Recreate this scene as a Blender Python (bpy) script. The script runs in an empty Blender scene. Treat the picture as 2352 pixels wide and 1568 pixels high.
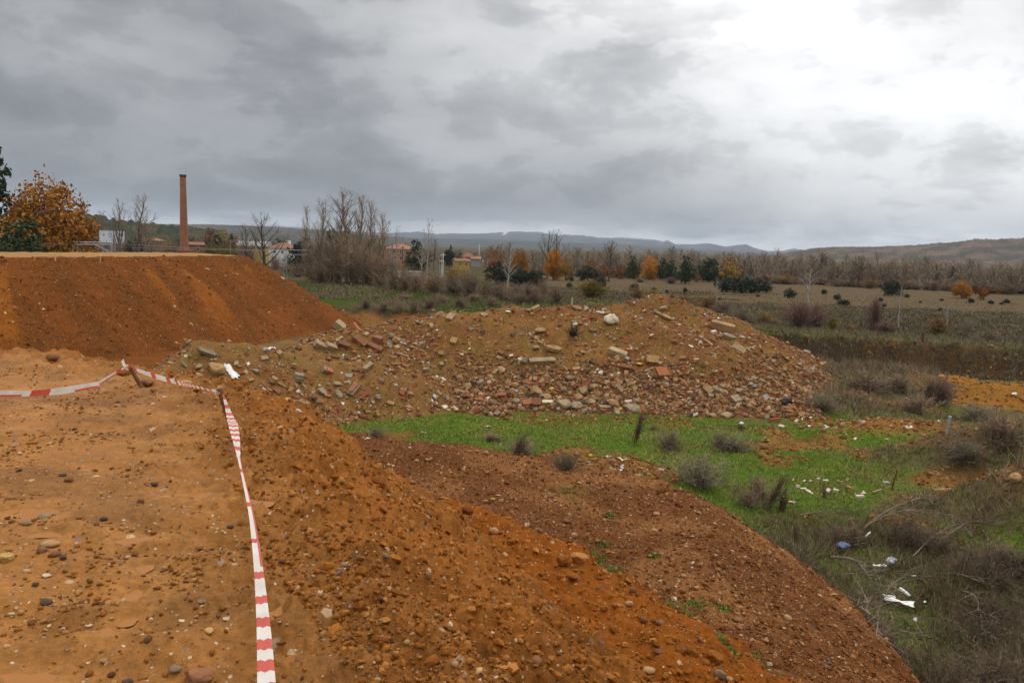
import bpy, math, random
import numpy as np
from mathutils import Matrix, Vector

rng = np.random.default_rng(7)
random.seed(7)
S = bpy.context.scene
COL = S.collection

# ------------------------------------------------------------------ camera
FPX = 1829.0                       # focal length in units of a 2352 wide frame
PITCH, ROLL = math.radians(6.83), math.radians(1.7)
cF = np.array([0, math.cos(PITCH), -math.sin(PITCH)])
r0, u0 = np.array([1., 0, 0]), np.array([0, math.sin(PITCH), math.cos(PITCH)])
cR = math.cos(ROLL) * r0 + math.sin(ROLL) * u0
cU = -math.sin(ROLL) * r0 + math.cos(ROLL) * u0
cam = bpy.data.objects.new("camera", bpy.data.cameras.new("camera"))
COL.objects.link(cam)
cam.matrix_world = Matrix(((cR[0], cU[0], -cF[0], 0), (cR[1], cU[1], -cF[1], 0), (cR[2], cU[2], -cF[2], 0), (0, 0, 0, 1)))
cam.data.sensor_width = 36.0
cam.data.lens = 36.0 * FPX / 2352
cam.data.clip_start = 0.05
cam.data.clip_end = 30000
S.camera = cam

# ------------------------------------------------------------------ sky, sun, exposure
S.view_settings.view_transform = 'Standard'
S.view_settings.look = 'None'
S.view_settings.gamma = 1
S.view_settings.use_curve_mapping = False
S.view_settings.exposure = 0.0
SUN_AZ, SUN_EL = math.radians(28), math.radians(52)      # azimuth measured from +Y to +X
sun = bpy.data.objects.new("sun", bpy.data.lights.new("sun", 'SUN'))
sun.data.energy = 1.25
sun.data.angle = math.radians(30)
sun.data.color = (1.0, 0.96, 0.9)
sd = Vector((math.sin(SUN_AZ) * math.cos(SUN_EL), math.cos(SUN_AZ) * math.cos(SUN_EL), math.sin(SUN_EL)))
sun.rotation_euler = sd.to_track_quat('Z', 'Y').to_euler()
COL.objects.link(sun)

class NT:
    """tiny helper to write node trees"""
    def __init__(self, tree):
        self.t = tree; self.n = tree.nodes; self.l = tree.links
        self.n.clear()
    def add(self, typ, **kw):
        n = self.n.new(typ)
        for k, v in kw.items():
            if k.startswith('i_'):
                key = k[2:]
                key = int(key) if key.isdigit() else key.replace('_', ' ')
                self.set(n.inputs[key], v)
            else:
                setattr(n, k, v)
        return n
    def set(self, sock, v):
        if isinstance(v, bpy.types.NodeSocket): self.l.new(v, sock)
        elif isinstance(v, bpy.types.Node): self.l.new(v.outputs[0], sock)
        else: sock.default_value = v
    def math(self, op, a, b=0.0, c=0.0, clamp=False):
        n = self.n.new('ShaderNodeMath'); n.operation = op; n.use_clamp = clamp
        self.set(n.inputs[0], a); self.set(n.inputs[1], b)
        if op in ('MULTIPLY_ADD', 'SMOOTH_MIN', 'SMOOTH_MAX'): self.set(n.inputs[2], c)
        return n.outputs[0]
    def vmath(self, op, a, b=None, scale=None):
        n = self.n.new('ShaderNodeVectorMath'); n.operation = op
        self.set(n.inputs[0], a)
        if b is not None: self.set(n.inputs[1], b)
        if scale is not None: self.set(n.inputs['Scale'], scale)
        return n.outputs['Value'] if op in ('DOT_PRODUCT', 'LENGTH', 'DISTANCE') else n.outputs[0]
    def ramp(self, fac, stops, interp='LINEAR'):
        n = self.n.new('ShaderNodeValToRGB'); cr = n.color_ramp; cr.interpolation = interp
        while len(cr.elements) < len(stops): cr.elements.new(0.5)
        for e, (p, c) in zip(cr.elements, stops):
            e.position = p
            e.color = (c, c, c, 1) if not hasattr(c, '__len__') else (*c, 1)
        self.set(n.inputs[0], fac)
        return n.outputs[0]
    def mix(self, fac, a, b, blend='MIX'):
        n = self.n.new('ShaderNodeMix'); n.data_type = 'RGBA'; n.blend_type = blend
        n.clamp_factor = True
        self.set(n.inputs[0], fac); self.set(n.inputs[6], a); self.set(n.inputs[7], b)
        return n.outputs[2]
    def noise(self, vec, scale, detail=4, rough=0.5, dist=0.0):
        n = self.n.new('ShaderNodeTexNoise')
        self.set(n.inputs['Vector'], vec); n.inputs['Scale'].default_value = scale
        n.inputs['Detail'].default_value = detail; n.inputs['Roughness'].default_value = rough
        n.inputs['Distortion'].default_value = dist
        return n.outputs['Fac']

def raydir(u, v):
    """world direction through a point of the 2352x1568 frame"""
    d = cF + (u - 1176.0) / FPX * cR - (v - 784.0) / FPX * cU
    return d / np.linalg.norm(d)

def build_world():
    w = bpy.data.worlds.new("World"); S.world = w; w.use_nodes = True
    N = NT(w.node_tree)
    out = N.add('ShaderNodeOutputWorld'); bg = N.add('ShaderNodeBackground')
    bg.inputs['Strength'].default_value = 0.1
    N.l.new(bg.outputs[0], out.inputs[0])
    sky = N.add('ShaderNodeTexSky', sky_type='NISHITA', sun_disc=False, sun_elevation=SUN_EL, sun_rotation=SUN_AZ)
    D = N.vmath('NORMALIZE', N.add('ShaderNodeTexCoord').outputs['Generated'])
    sep = N.add('ShaderNodeSeparateXYZ', i_0=D)
    x, y, z = sep.outputs
    zc = N.math('MAXIMUM', z, 0.0)
    # flat cloud deck seen in perspective
    q = N.math('ADD', zc, 0.30)
    comb = N.add('ShaderNodeCombineXYZ', i_0=N.math('DIVIDE', x, q), i_1=N.math('DIVIDE', y, q), i_2=N.math('MULTIPLY', z, 7.0))
    W = N.vmath('MULTIPLY', D, (1.0, 1.0, 2.1))
    warp = N.add('ShaderNodeTexNoise'); N.set(warp.inputs['Vector'], W); warp.inputs['Scale'].default_value = 5.0; warp.inputs['Detail'].default_value = 3
    Wq = N.vmath('ADD', W, N.vmath('SCALE', N.vmath('SUBTRACT', warp.outputs['Color'], (0.5, 0.5, 0.5)), scale=0.10))
    n1 = N.noise(N.vmath('ADD', Wq, (3.1, 0.4, 1.7)), 4.2, 5, 0.5)
    n2 = N.noise(N.vmath('ADD', Wq, (1.3, 5.2, 0.3)), 10.0, 9, 0.56)
    n3 = N.noise(comb, 2.2, 6, 0.5, 0.2)
    def lobe(u, v, w, h, amp):
        """smooth patch of sky: half widths in degrees along azimuth and elevation"""
        d = raydir(u, v); az, el = math.atan2(d[0], d[1]), math.asin(d[2])
        A = N.math('ARCTAN2', x, y); E = N.math('ARCSINE', z)
        da = N.math('DIVIDE', N.math('SUBTRACT', A, az), math.radians(w)); de = N.math('DIVIDE', N.math('SUBTRACT', E, el), math.radians(h))
        r2 = N.math('ADD', N.math('MULTIPLY', da, da), N.math('MULTIPLY', de, de))
        return N.math('MULTIPLY', N.math('EXPONENT', N.math('MULTIPLY', r2, -1.0)), amp)
    # overall brightness of the deck: bright towards the hidden sun, heavy and dark to the left
    b = N.math('MULTIPLY_ADD', N.ramp(z, [(0.26, 0.0), (0.8, 1.0)]), 1.05, 0.50)
    b = N.math('ADD', b, N.ramp(N.math('MULTIPLY', y, -1.0), [(0.0, 0.0), (0.7, 0.25)]))
    b = N.math('ADD', b, lobe(1560, -160, 12, 8.5, 0.66))
    b = N.math('ADD', b, lobe(2200, 0, 17, 8.0, 0.30))
    b = N.math('ADD', b, lobe(2260, 330, 11, 4.5, 0.36))
    b = N.math('SUBTRACT', b, lobe(100, 220, 24, 8.0, 0.17))
    b = N.math('SUBTRACT', b, lobe(1150, 490, 22, 3.0, 0.22))
    b = N.math('SUBTRACT', b, lobe(250, 430, 14, 2.6, 0.05))
    # cloud structure
    s = N.math('MULTIPLY_ADD', n1, 1.0, -0.5)
    s = N.math('ADD', s, N.math('MULTIPLY_ADD', n3, 0.35, -0.175))
    # billows: sharper upper edges, soft undersides
    e1 = N.ramp(N.math('ADD', n2, N.math('MULTIPLY_ADD', n1, 0.5, -0.25)), [(0.30, 0.0), (0.47, 0.35), (0.53, 0.72), (0.75, 1.0)])
    s = N.math('ADD', s, N.math('MULTIPLY_ADD', e1, 0.38, -0.18))
    b = N.math('MULTIPLY', b, N.math('MAXIMUM', N.math('ADD', s, 1.0), 0.5))
    # ragged bright gap under the deck just above the horizon
    gapn = N.noise(N.vmath('MULTIPLY', D, (5.0, 5.0, 30.0)), 1.5, 5, 0.6)
    el = N.math('ADD', z, N.math('MULTIPLY_ADD', gapn, 0.07, -0.035))
    g = N.ramp(el, [(0.0, 1.0), (0.006, 1.0), (0.032, 0.0)], 'EASE')
    b = N.math('ADD', b, N.math('MULTIPLY', g, 0.34))
    b = N.math('MULTIPLY', b, N.ramp(N.math('ADD', z, 0.5), [(0.40, 0.6), (0.5, 1.0)]))
    cool = N.mix(N.ramp(b, [(0.15, 0.0), (0.6, 1.0)]), (0.975, 0.985, 1.035, 1), (1.0, 1.0, 1.0, 1))
    cloud = N.vmath('SCALE', cool, scale=N.math('MULTIPLY', b, 10.0))
    mixed = N.mix(0.955, sky.outputs[0], cloud)
    N.l.new(mixed, bg.inputs[0])
build_world()

# ------------------------------------------------------------------ numpy noise
_ta = np.random.default_rng(99).uniform(0, 2 * math.pi, 65536)
_TC, _TS = np.cos(_ta) * 1.5, np.sin(_ta) * 1.5
def pnoise(x, y, seed=0):
    x0 = np.floor(x); y0 = np.floor(y); fx = x - x0; fy = y - y0
    ix = x0.astype(np.int64) + seed * 57; iy = y0.astype(np.int64) + seed * 131
    sx = fx * fx * (3 - 2 * fx); sy = fy * fy * (3 - 2 * fy)
    i0 = (ix & 255) << 8; i1 = ((ix + 1) & 255) << 8; j0 = iy & 255; j1 = (iy + 1) & 255
    k = i0 | j0; a = _TC[k] * fx + _TS[k] * fy
    k = i1 | j0; b = _TC[k] * (fx - 1) + _TS[k] * fy
    k = i0 | j1; c = _TC[k] * fx + _TS[k] * (fy - 1)
    k = i1 | j1; d = _TC[k] * (fx - 1) + _TS[k] * (fy - 1)
    return a + (b - a) * sx + (c - a) * sy + (a - b - c + d) * sx * sy
def fbm(x, y, scale, octv=4, seed=0, gain=0.5):
    v = np.zeros_like(x); a = 1.0; f = 1.0 / scale
    for i in range(octv):
        v += a * pnoise(x * f + 17.3 * i, y * f - 9.1 * i, seed + i); a *= gain; f *= 2.03
    return v
def billow(x, y, scale, octv=3, seed=0, gain=0.5):
    v = np.zeros_like(x); a = 1.0; f = 1.0 / scale
    for i in range(octv):
        v += a * np.abs(pnoise(x * f + 17.3 * i, y * f - 9.1 * i, seed + i)); a *= gain; f *= 2.1
    return v
def sstep(a, b, x):
    t = np.clip((x - a) / (b - a), 0, 1); return t * t * (3 - 2 * t)

# ------------------------------------------------------------------ from frame to world
def U(u, v, z):
    d = raydir(u, v); t = z / d[2]; return d * t
def UD(u, v, dist):
    d = raydir(u, v); t = dist / math.hypot(d[0], d[1]); return d * t
K = 3648 / 2352.0

def poly_sd(x, y, pts):
    """signed distance to a polygon, negative inside"""
    P = np.asarray(pts)[:, :2]; n = len(P)
    dmin = np.full(x.shape, 1e18); inside = np.zeros(x.shape, bool)
    for i in range(n):
        ax, ay = P[i]; bx, by = P[(i + 1) % n]
        ex, ey = bx - ax, by - ay
        t = np.clip(((x - ax) * ex + (y - ay) * ey) / (ex * ex + ey * ey + 1e-12), 0, 1)
        dx = x - ax - t * ex; dy = y - ay - t * ey
        dmin = np.minimum(dmin, dx * dx + dy * dy)
        c = ((ay > y) != (by > y)) & (x < ex * (y - ay) / (ey + 1e-12 if ey == 0 else ey) + ax)
        inside ^= c
    d = np.sqrt(dmin)
    return np.where(inside, -d, d)
def ridge(x, y, pts, slope, w):
    """height of a heap whose crest follows a 3-D polyline"""
    P = np.asarray(pts); best = np.full(x.shape, -1e9)
    for i in range(len(P) - 1):
        a, b = P[i], P[i + 1]; e = b - a
        t = np.clip(((x - a[0]) * e[0] + (y - a[1]) * e[1]) / (e[0] ** 2 + e[1] ** 2 + 1e-12), 0, 1)
        d2 = (x - a[0] - t * e[0]) ** 2 + (y - a[1] - t * e[1]) ** 2
        best = np.maximum(best, a[2] + t * e[2] - slope * (np.sqrt(d2 + w * w) - w))
    return best

ZP = -1.65
P1 = [U(-900, 800, ZP), U(-50, 812, ZP), U(120, 822, ZP), U(235, 850, ZP), U(330, 862, ZP), U(430, 874, ZP), U(505, 905, ZP), U(540, 950, ZP),
      U(588, 1028, ZP), U(660, 1145, ZP), U(755, 1285, ZP), U(880, 1440, ZP), U(990, 1575, ZP),
      (1.45, 0.2, 0), (4, -4.5, 0), (5, -40, 0), (-80, -40, 0), (-80, 20, 0)]
P2 = [(-75, 25, 0), (-38, 36, 0), U(0, 592, ZP), U(200, 591.5, ZP), U(400, 589.5, ZP), U(500, 588.5, ZP), U(560, 589, ZP),
      U(450, 581.5, ZP), U(300, 580, ZP), U(150, 580.5, ZP), U(0, 579, ZP), U(-100, 577, ZP), (-75, 70, 0)]
P3 = [U(690, 1003, -4.0), U(850, 1016, -4.1), U(1000, 1032, -4.2), U(1190, 1049, -4.3), U(1350, 1077, -4.4), U(1580, 1133, -4.6), U(1750, 1218, -5.0),
      U(1855, 1312, -5.35), U(1930, 1402, -5.6), U(1985, 1500, -5.8), U(2010, 1620, -5.9), (4.2, 2, 0), (3.5, 0, 0), (-4, 6, 0), (-9, 12, 0)]
ZL = -3.15
L2 = [U(960, 1168, ZL), U(1020, 1158, ZL), U(1150, 1207, ZL), U(1350, 1314, ZL), U(1480, 1402, ZL), U(1600, 1482, ZL), U(1720, 1592, ZL),
      (3.0, 0.5, 0), (-1, 4, 0), (-3, 8, 0)]
PIT = [(-70, 10, 0), (-60, 100, 0), U(600, 637, -5.4), U(700, 641, -5.4), U(850, 653, -5.4), U(1000, 663, -5.4), U(1200, 674, -5.4), U(1400, 691, -5.4),
       U(1500, 706, -5.4), U(1620, 739, -5.4), U(1750, 762, -5.4), U(1900, 772, -5.4), U(2100, 783, -5.4), U(2352, 799, -5.4), U(2700, 822, -5.4),
       U(3200, 862, -5.4), (60, 10, 0), (60, -30, 0), (-70, -30, 0)]
RUB = [
    ([UD(*p) for p in [(900, 770, 39), (960, 744, 39.5), (1050, 718, 39.5), (1150, 708, 39.5), (1300, 710, 39.5), (1400, 718, 39.5), (1480, 737, 39),
                       (1560, 759, 38.5), (1650, 802, 37.5), (1740, 852, 36.5), (1800, 897, 35.5)]], 0.56, 1.0),
    ([UD(*p) for p in [(1400, 717, 46), (1450, 697, 46), (1500, 689, 46), (1545, 695, 46), (1610, 718, 45.5), (1680, 757, 44.5), (1740, 797, 43), (1800, 847, 41), (1845, 887, 39)]], 0.5, 1.6),
    ([UD(*p) for p in [(640, 812, 33), (700, 800, 34), (760, 778, 35.5), (830, 759, 37), (900, 747, 38.5), (980, 735, 39.5)]], 0.6, 0.4),
    ([UD(*p) for p in [(300, 875, 27.5), (380, 850, 28.5), (430, 818, 30), (468, 790, 30.5), (520, 800, 30.8), (600, 812, 31), (690, 827, 31.5), (760, 830, 32), (840, 834, 32.2),
                       (930, 860, 32.5), (1020, 886, 32.5), (1090, 911, 32), (1140, 940, 31.3)]], 0.66, 0.4)]
# low mounds on the right: frame position of the top, distance, radii, colour class
MND = [((2030, 840), 44, 4.8, 3.2, 'dry'), ((1855, 826), 48, 2.6, 2.6, 'dry'), ((1925, 899), 37, 3.2, 1.9, 'dry'), ((2190, 861), 45, 2.8, 1.8, 'ochre'),
       ((2315, 878), 44, 3.6, 2.0, 'ochre'), ((2060, 966), 33, 2.8, 1.3, 'dirt'), ((1430, 1052), 22.5, 1.4, 0.9, 'dirt'), ((2300, 985), 29, 3.2, 1.3, 'dry'),
       ((2420, 1060), 24, 2.4, 1.2, 'dry'), ((1890, 960), 33, 1.6, 0.9, 'rub')]
MNDW = [(UD(p[0], p[1], d), rx, ry, c) for p, d, rx, ry, c in MND]
# puddles on the near platform: frame centre, half width, half depth in frame px
PUD = [((93, 1168), 50, 16), ((112, 1222), 46, 8), ((505, 1142), 75, 12), ((575, 1165), 65, 12), ((385, 1092), 42, 8), ((310, 1238), 60, 5),
       ((312, 1345), 30, 10), ((305, 1372), 60, 9), ((60, 1555), 75, 28), ((430, 1050), 60, 6), ((405, 1022), 60, 5), ((300, 1412), 34, 14), ((395, 1060), 40, 4),
       ((235, 990), 40, 5), ((90, 990), 30, 5), ((20, 1165), 25, 10), ((330, 1300), 32, 6), ((240, 1455), 30, 16), ((640, 1420), 30, 14), ((430, 972), 35, 4)]
PUDW = []
for (u_, v_), hw, hh in PUD:
    c = U(u_, v_, ZP); a = U(u_ + hw, v_, ZP); b = U(u_, v_ + hh, ZP)
    PUDW.append((c[0], c[1], abs(a[0] - c[0]), max(abs(b[1] - c[1]), 0.07)))

def pud_w(x, y, k=1.7):
    g = np.zeros_like(x)
    for px, py, ax, ay in PUDW: g = np.maximum(g, np.exp(-((x - px) / (ax * k)) ** 2 - ((y - py) / (ay * k)) ** 2))
    return g
C_SILT = np.array([0.320, 0.136, 0.030])
def terrain(x, y, fine=True):
    """height plus the heights of every layer it is made of"""
    x = np.asarray(x, float); y = np.asarray(y, float)
    r = np.hypot(x, y)
    low = fbm(x, y, 9.0, 3, 11)
    plain = -5.4 - 0.011 * np.clip(r - 60, 0, 160) + 0.12 * low * sstep(50, 90, r)
    plain = plain + 0.0 * r
    near = r < 190
    floor = -6.55 - 0.9 * sstep(26, 60, y) - 0.5 * sstep(0, -14, x) * sstep(45, 75, y) + 0.10 * low
    floor = floor - 0.40 * np.exp(-((x - 7.8) / 2.4) ** 2 - ((y - 15.0) / 5.5) ** 2) + 0.25 * np.exp(-((x - 17.0) / 4.0) ** 2 - ((y - 24.0) / 6.0) ** 2)
    sp = np.full(x.shape, 50.0); d1 = np.full(x.shape, 200.0); d2 = d1.copy(); d3 = d1.copy(); dl = d1.copy()
    rub = np.full(x.shape, -30.0)
    i = np.nonzero(near.ravel())[0]
    xr, yr = x.ravel()[i], y.ravel()[i]
    def put(A, v): A.reshape(-1)[i] = v
    wob = 0.5 * fbm(xr, yr, 4.0, 3, 5)
    put(sp, poly_sd(xr, yr, PIT) + wob)
    put(d1, poly_sd(xr, yr, P1)); put(d2, poly_sd(xr, yr, P2)); put(d3, poly_sd(xr, yr, P3)); put(dl, poly_sd(xr, yr, L2))
    q = np.full(xr.shape, -30.0)
    for pts, sl, w in RUB: q = np.maximum(q, ridge(xr, yr, pts, sl, w))
    put(rub, q)
    # pit bank: gentle grassy slope with a scarp on the left, a steep cut on the right
    t = sstep(4, 18, x)
    s = -sp
    s0 = 11.5 + 7.0 * sstep(0, -22, x)
    gl = np.clip(s / s0, 0, 1) * 1.15 * sstep(-1, 3, s)
    k_ = sstep(0, 2.6, s - s0)
    left = np.maximum(plain - gl, floor) * (1 - k_) + floor * k_
    right = plain + (floor - plain) * sstep(0, 1.6, s + 0.4 * fbm(x, y, 1.3, 2, 21))
    base = np.where(s < -1.2, plain, left * (1 - t) + right * t)
    def prof(d, sl, w): d = np.maximum(d, 0); return sl * (np.sqrt(d * d + w * w) - w)
    # near platform and its shoulder
    dd = np.maximum(d1 + 0.18 * fbm(x, y, 0.9, 3, 31) * sstep(-0.6, 0.4, d1), 0); de = np.minimum(dd, 1.2)
    z1 = ZP - (0.12 * de + 0.283 * de * de) - 0.8 * (dd - de)
    zl = ZL - prof(dl + 0.15 * fbm(x, y, 0.7, 3, 41), 0.85, 0.3) + np.minimum(0, dl * 0 )
    wv = sstep(30, 10, r)
    z2 = ZP - prof(d2 + 0.5 * fbm(x, y, 5, 3, 51) * sstep(0, 3, d2) + 0.25 * fbm(x, y, 1.6, 3, 53), 0.62, 0.5)
    z3 = -4.25 - 0.07 * np.clip(x, -12, 12) - 0.28 * np.clip(x - 3, 0, 8) ** 1.2 + 0.11 * fbm(x, y, 2.2, 3, 61) - prof(d3 + 0.2 * fbm(x, y, 0.9, 3, 66), 1.0, 0.3)
    berm = np.exp(-((d3 + 0.7) / 0.55) ** 2) * 0.08 * sstep(1.5, -2.0, x)
    z3 = z3 + berm - 0.28 * np.exp(-((d3 + 3.0) / 1.5) ** 2) * sstep(1.5, -2.0, x)
    zr = rub + 0.06 + 0.30 * fbm(x, y, 3.4, 4, 71) * sstep(-8, -5.5, rub)
    md = np.full(x.shape, -30.0); mc = np.zeros(x.shape, int)
    names = {'dry': 1, 'ochre': 2, 'dirt': 3, 'rub': 4}
    bump = np.zeros_like(x)
    for c, rx, ry, cl in MNDW:
        g = np.exp(-((x - c[0]) / rx) ** 2 - ((y - c[1]) / ry) ** 2)
        hgt = max(c[2] + 6.55 + 0.9 * float(sstep(26, 60, np.array(c[1]))), 0.2)
        v = g * hgt
        mc = np.where((v > bump) & (v > 0.12), names[cl], mc)
        bump = np.maximum(bump, v)
    base = base + bump
    if fine:
        # crumbs, clods and ripples
        onp = sstep(0.2, -0.4, d1)
        slope1 = sstep(-0.5, 0.5, d1) * (1 - sstep(9, 12, d1))
        z1 = z1 + onp * (0.018 * fbm(x, y, 0.5, 4, 81) + 0.016 * billow(x, y, 0.16, 4, 83, 0.65) * (0.4 + sstep(-0.1, 0.4, fbm(x, y, 0.9, 3, 82))) + 0.05 * fbm(x, y, 3, 2, 84))
        rip = np.exp(-((x + 1.7 + 0.12 * (y - 4)) / 0.75) ** 2) * sstep(2.0, 3.0, y) * sstep(8.5, 6.5, y)
        z1 = z1 + onp * rip * 0.022 * np.sin((y + 0.25 * fbm(x, y, 0.8, 2, 85)) * 2 * math.pi / 0.42)
        edge = np.exp(-((d1 + 0.15) / 0.55) ** 2)
        z1 = z1 + edge * (0.13 * billow(x, y, 0.5, 5, 91, 0.6) - 0.03)
        cl = billow(x, y, 0.42, 5, 95, 0.62)
        z1 = z1 + slope1 * (0.13 * cl - 0.05 + 0.05 * fbm(x, y, 1.6, 2, 97))
        zl = zl + 0.15 * billow(x, y, 0.5, 4, 101) - 0.04
        z3 = z3 + 0.055 * billow(x, y, 0.4, 4, 111)
        z2 = z2 + 0.10 * np.exp(-(d2 / 0.5) ** 2) * billow(x, y, 0.9, 3, 55) + sstep(0, 1, d2) * (0.13 * billow(x, y, 1.3, 4, 121) - 0.05) + 0.03 * fbm(x, y, 2, 2, 122)
        zr = zr + 0.17 * billow(x, y, 0.8, 4, 131) - 0.05
        base = base + 0.06 * fbm(x, y, 0.9, 3, 141) * sstep(160, 60, r)
        for px, py, ax, ay in PUDW:
            g = np.exp(-(((x - px) / ax) ** 2 + ((y - py) / ay) ** 2) ** 1.5)
            z1 = z1 - 0.034 * g
    L = np.stack([base, z1, zl, z2, z3, zr])
    z = L.max(0)
    return z, L, dict(s=s, s0=s0, d1=d1, d2=d2, d3=d3, dl=dl, mc=mc, r=r, t=t, bump=bump)

# ------------------------------------------------------------------ mesh helpers
def mesh(name, V, F, mat=None, col=None, smooth=False, attrs=None):
    """V (n,3), F (m,3|4) arrays -> mesh datablock"""
    V = np.asarray(V, np.float32); F = np.asarray(F, np.int32)
    me = bpy.data.meshes.new(name)
    k = F.shape[1]
    me.vertices.add(len(V)); me.vertices.foreach_set('co', V.ravel())
    me.loops.add(F.size); me.loops.foreach_set('vertex_index', F.ravel())
    me.polygons.add(len(F)); me.polygons.foreach_set('loop_start', np.arange(0, F.size, k, dtype=np.int32))
    me.polygons.foreach_set('use_smooth', np.full(len(F), smooth))
    me.update(calc_edges=True)
    if col is not None:
        a = me.color_attributes.new('col', 'FLOAT_COLOR', 'POINT')
        c = np.ones((len(V), 4), np.float32); c[:, :3] = col
        a.data.foreach_set('color', c.ravel())
    for an, av in (attrs or {}).items():
        a = me.attributes.new(an, 'FLOAT', 'POINT'); a.data.foreach_set('value', np.asarray(av, np.float32))
    if mat is not None:
        for m in (mat if isinstance(mat, (list, tuple)) else [mat]): me.materials.append(m)
    return me
def obj(name, me, parent=None, label=None, cat=None, group=None, kind=None, loc=None, rot=None, scale=None):
    o = bpy.data.objects.new(name, me); COL.objects.link(o)
    if parent is not None: o.parent = parent
    if label: o['label'] = label
    if cat: o['category'] = cat
    if group: o['group'] = group
    if kind: o['kind'] = kind
    if loc is not None: o.location = tuple(float(a) for a in loc)
    if rot is not None: o.rotation_euler = tuple(float(a) for a in rot)
    if scale is not None: o.scale = (scale,) * 3 if not hasattr(scale, '__len__') else tuple(float(a) for a in scale)
    return o

# ------------------------------------------------------------------ haze: one closed box of pale air round everything
def build_haze(dens):
    m = bpy.data.materials.new('haze'); m.use_nodes = True
    N = NT(m.node_tree); out = N.add('ShaderNodeOutputMaterial'); v = N.add('ShaderNodeVolumePrincipled')
    v.inputs['Color'].default_value = (0.70, 0.83, 1.0, 1); v.inputs['Density'].default_value = dens; v.inputs['Anisotropy'].default_value = 0.2
    N.l.new(v.outputs[0], out.inputs['Volume'])
    a, z0, z1 = 9500, -30, 300
    V = [(-a, -a, z0), (a, -a, z0), (a, a, z0), (-a, a, z0), (-a, -a, z1), (a, -a, z1), (a, a, z1), (-a, a, z1)]
    F = [(0, 3, 2, 1), (4, 5, 6, 7), (0, 1, 5, 4), (1, 2, 6, 5), (2, 3, 7, 6), (3, 0, 4, 7)]
    obj('haze', mesh('haze', V, F, m), kind='stuff', label='thin pale haze filling the valley air', cat='haze')

# ------------------------------------------------------------------ materials
def soil_material():
    m = bpy.data.materials.new('soil'); m.use_nodes = True
    N = NT(m.node_tree)
    out = N.add('ShaderNodeOutputMaterial'); p = N.add('ShaderNodeBsdfPrincipled')
    N.l.new(p.outputs[0], out.inputs[0])
    col = N.add('ShaderNodeVertexColor', layer_name='col').outputs[0]
    wet = N.add('ShaderNodeAttribute', attribute_name='wet').outputs['Fac']
    peb = N.add('ShaderNodeAttribute', attribute_name='peb').outputs['Fac']
    pos = N.add('ShaderNodeNewGeometry').outputs['Position']
    n1 = N.noise(pos, 3.0, 6, 0.65)
    n2 = N.noise(pos, 22.0, 5, 0.65)
    n3 = N.noise(pos, 0.35, 4, 0.6)
    k = N.math('MULTIPLY_ADD', n1, 1.1, 0.45)
    k = N.math('MULTIPLY', k, N.math('MULTIPLY_ADD', n2, 1.2, 0.4))
    k = N.math('MULTIPLY', k, N.math('MULTIPLY_ADD', n3, 0.7, 0.65))
    c = N.mix(1.0, col, N.vmath('SCALE', (1, 1, 1), scale=k), 'MULTIPLY')
    # small stones set in the soil: random cells, only some of them pale
    def stones(c, scale, thr, tint, size):
        v = N.add('ShaderNodeTexVoronoi'); v.inputs['Scale'].default_value = scale
        N.set(v.inputs['Vector'], pos)
        rnd = N.add('ShaderNodeSeparateColor', i_0=v.outputs['Color'])
        on = N.math('GREATER_THAN', rnd.outputs[0], N.math('SUBTRACT', 1.0, N.math('MULTIPLY', peb, thr)))
        disc = N.ramp(v.outputs['Distance'], [(size * 0.7, 1.0), (size, 0.0)])
        f = N.math('MULTIPLY', on, disc)
        tc = N.mix(rnd.outputs[1], tint[0], tint[1])
        return N.mix(f, c, tc), f
    c, f1 = stones(c, 34.0, 0.16, ((0.20, 0.10, 0.05, 1), (0.55, 0.38, 0.22, 1)), 0.38)
    c, f2 = stones(c, 12.0, 0.07, ((0.12, 0.07, 0.05, 1), (0.50, 0.33, 0.18, 1)), 0.36)
    N.set(p.inputs['Base Color'], c)
    rough = N.math('SUBTRACT', 0.92, N.math('MULTIPLY', wet, N.math('MULTIPLY_ADD', n1, 0.4, 0.1)))
    N.set(p.inputs['Roughness'], rough)
    N.set(p.inputs['Specular IOR Level'], N.math('MULTIPLY_ADD', wet, 0.14, 0.02))
    b = N.add('ShaderNodeBump'); b.inputs['Strength'].default_value = 1.0; b.inputs['Distance'].default_value = 0.03
    hgt = N.math('ADD', N.math('MULTIPLY', n2, 0.8), N.math('MULTIPLY', n1, 1.0))
    hgt = N.math('ADD', hgt, N.math('MULTIPLY', f1, 0.25))
    N.set(b.inputs['Height'], hgt)
    N.l.new(b.outputs[0], p.inputs['Normal'])
    return m
def vcol_material(name, rough=0.85, var=0.5, scale=8.0, spec=0.3, transl=0.0):
    m = bpy.data.materials.new(name); m.use_nodes = True
    N = NT(m.node_tree)
    out = N.add('ShaderNodeOutputMaterial'); p = N.add('ShaderNodeBsdfPrincipled')
    N.l.new(p.outputs[0], out.inputs[0])
    col = N.add('ShaderNodeVertexColor', layer_name='col').outputs[0]
    pos = N.add('ShaderNodeNewGeometry').outputs['Position']
    n = N.noise(pos, scale, 4, 0.6)
    k = N.math('MULTIPLY_ADD', n, 2 * var, 1.0 - var)
    N.set(p.inputs['Base Color'], N.mix(1.0, col, N.vmath('SCALE', (1, 1, 1), scale=k), 'MULTIPLY'))
    p.inputs['Roughness'].default_value = rough
    p.inputs['Specular IOR Level'].default_value = spec
    return m
MATS = {}
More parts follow.
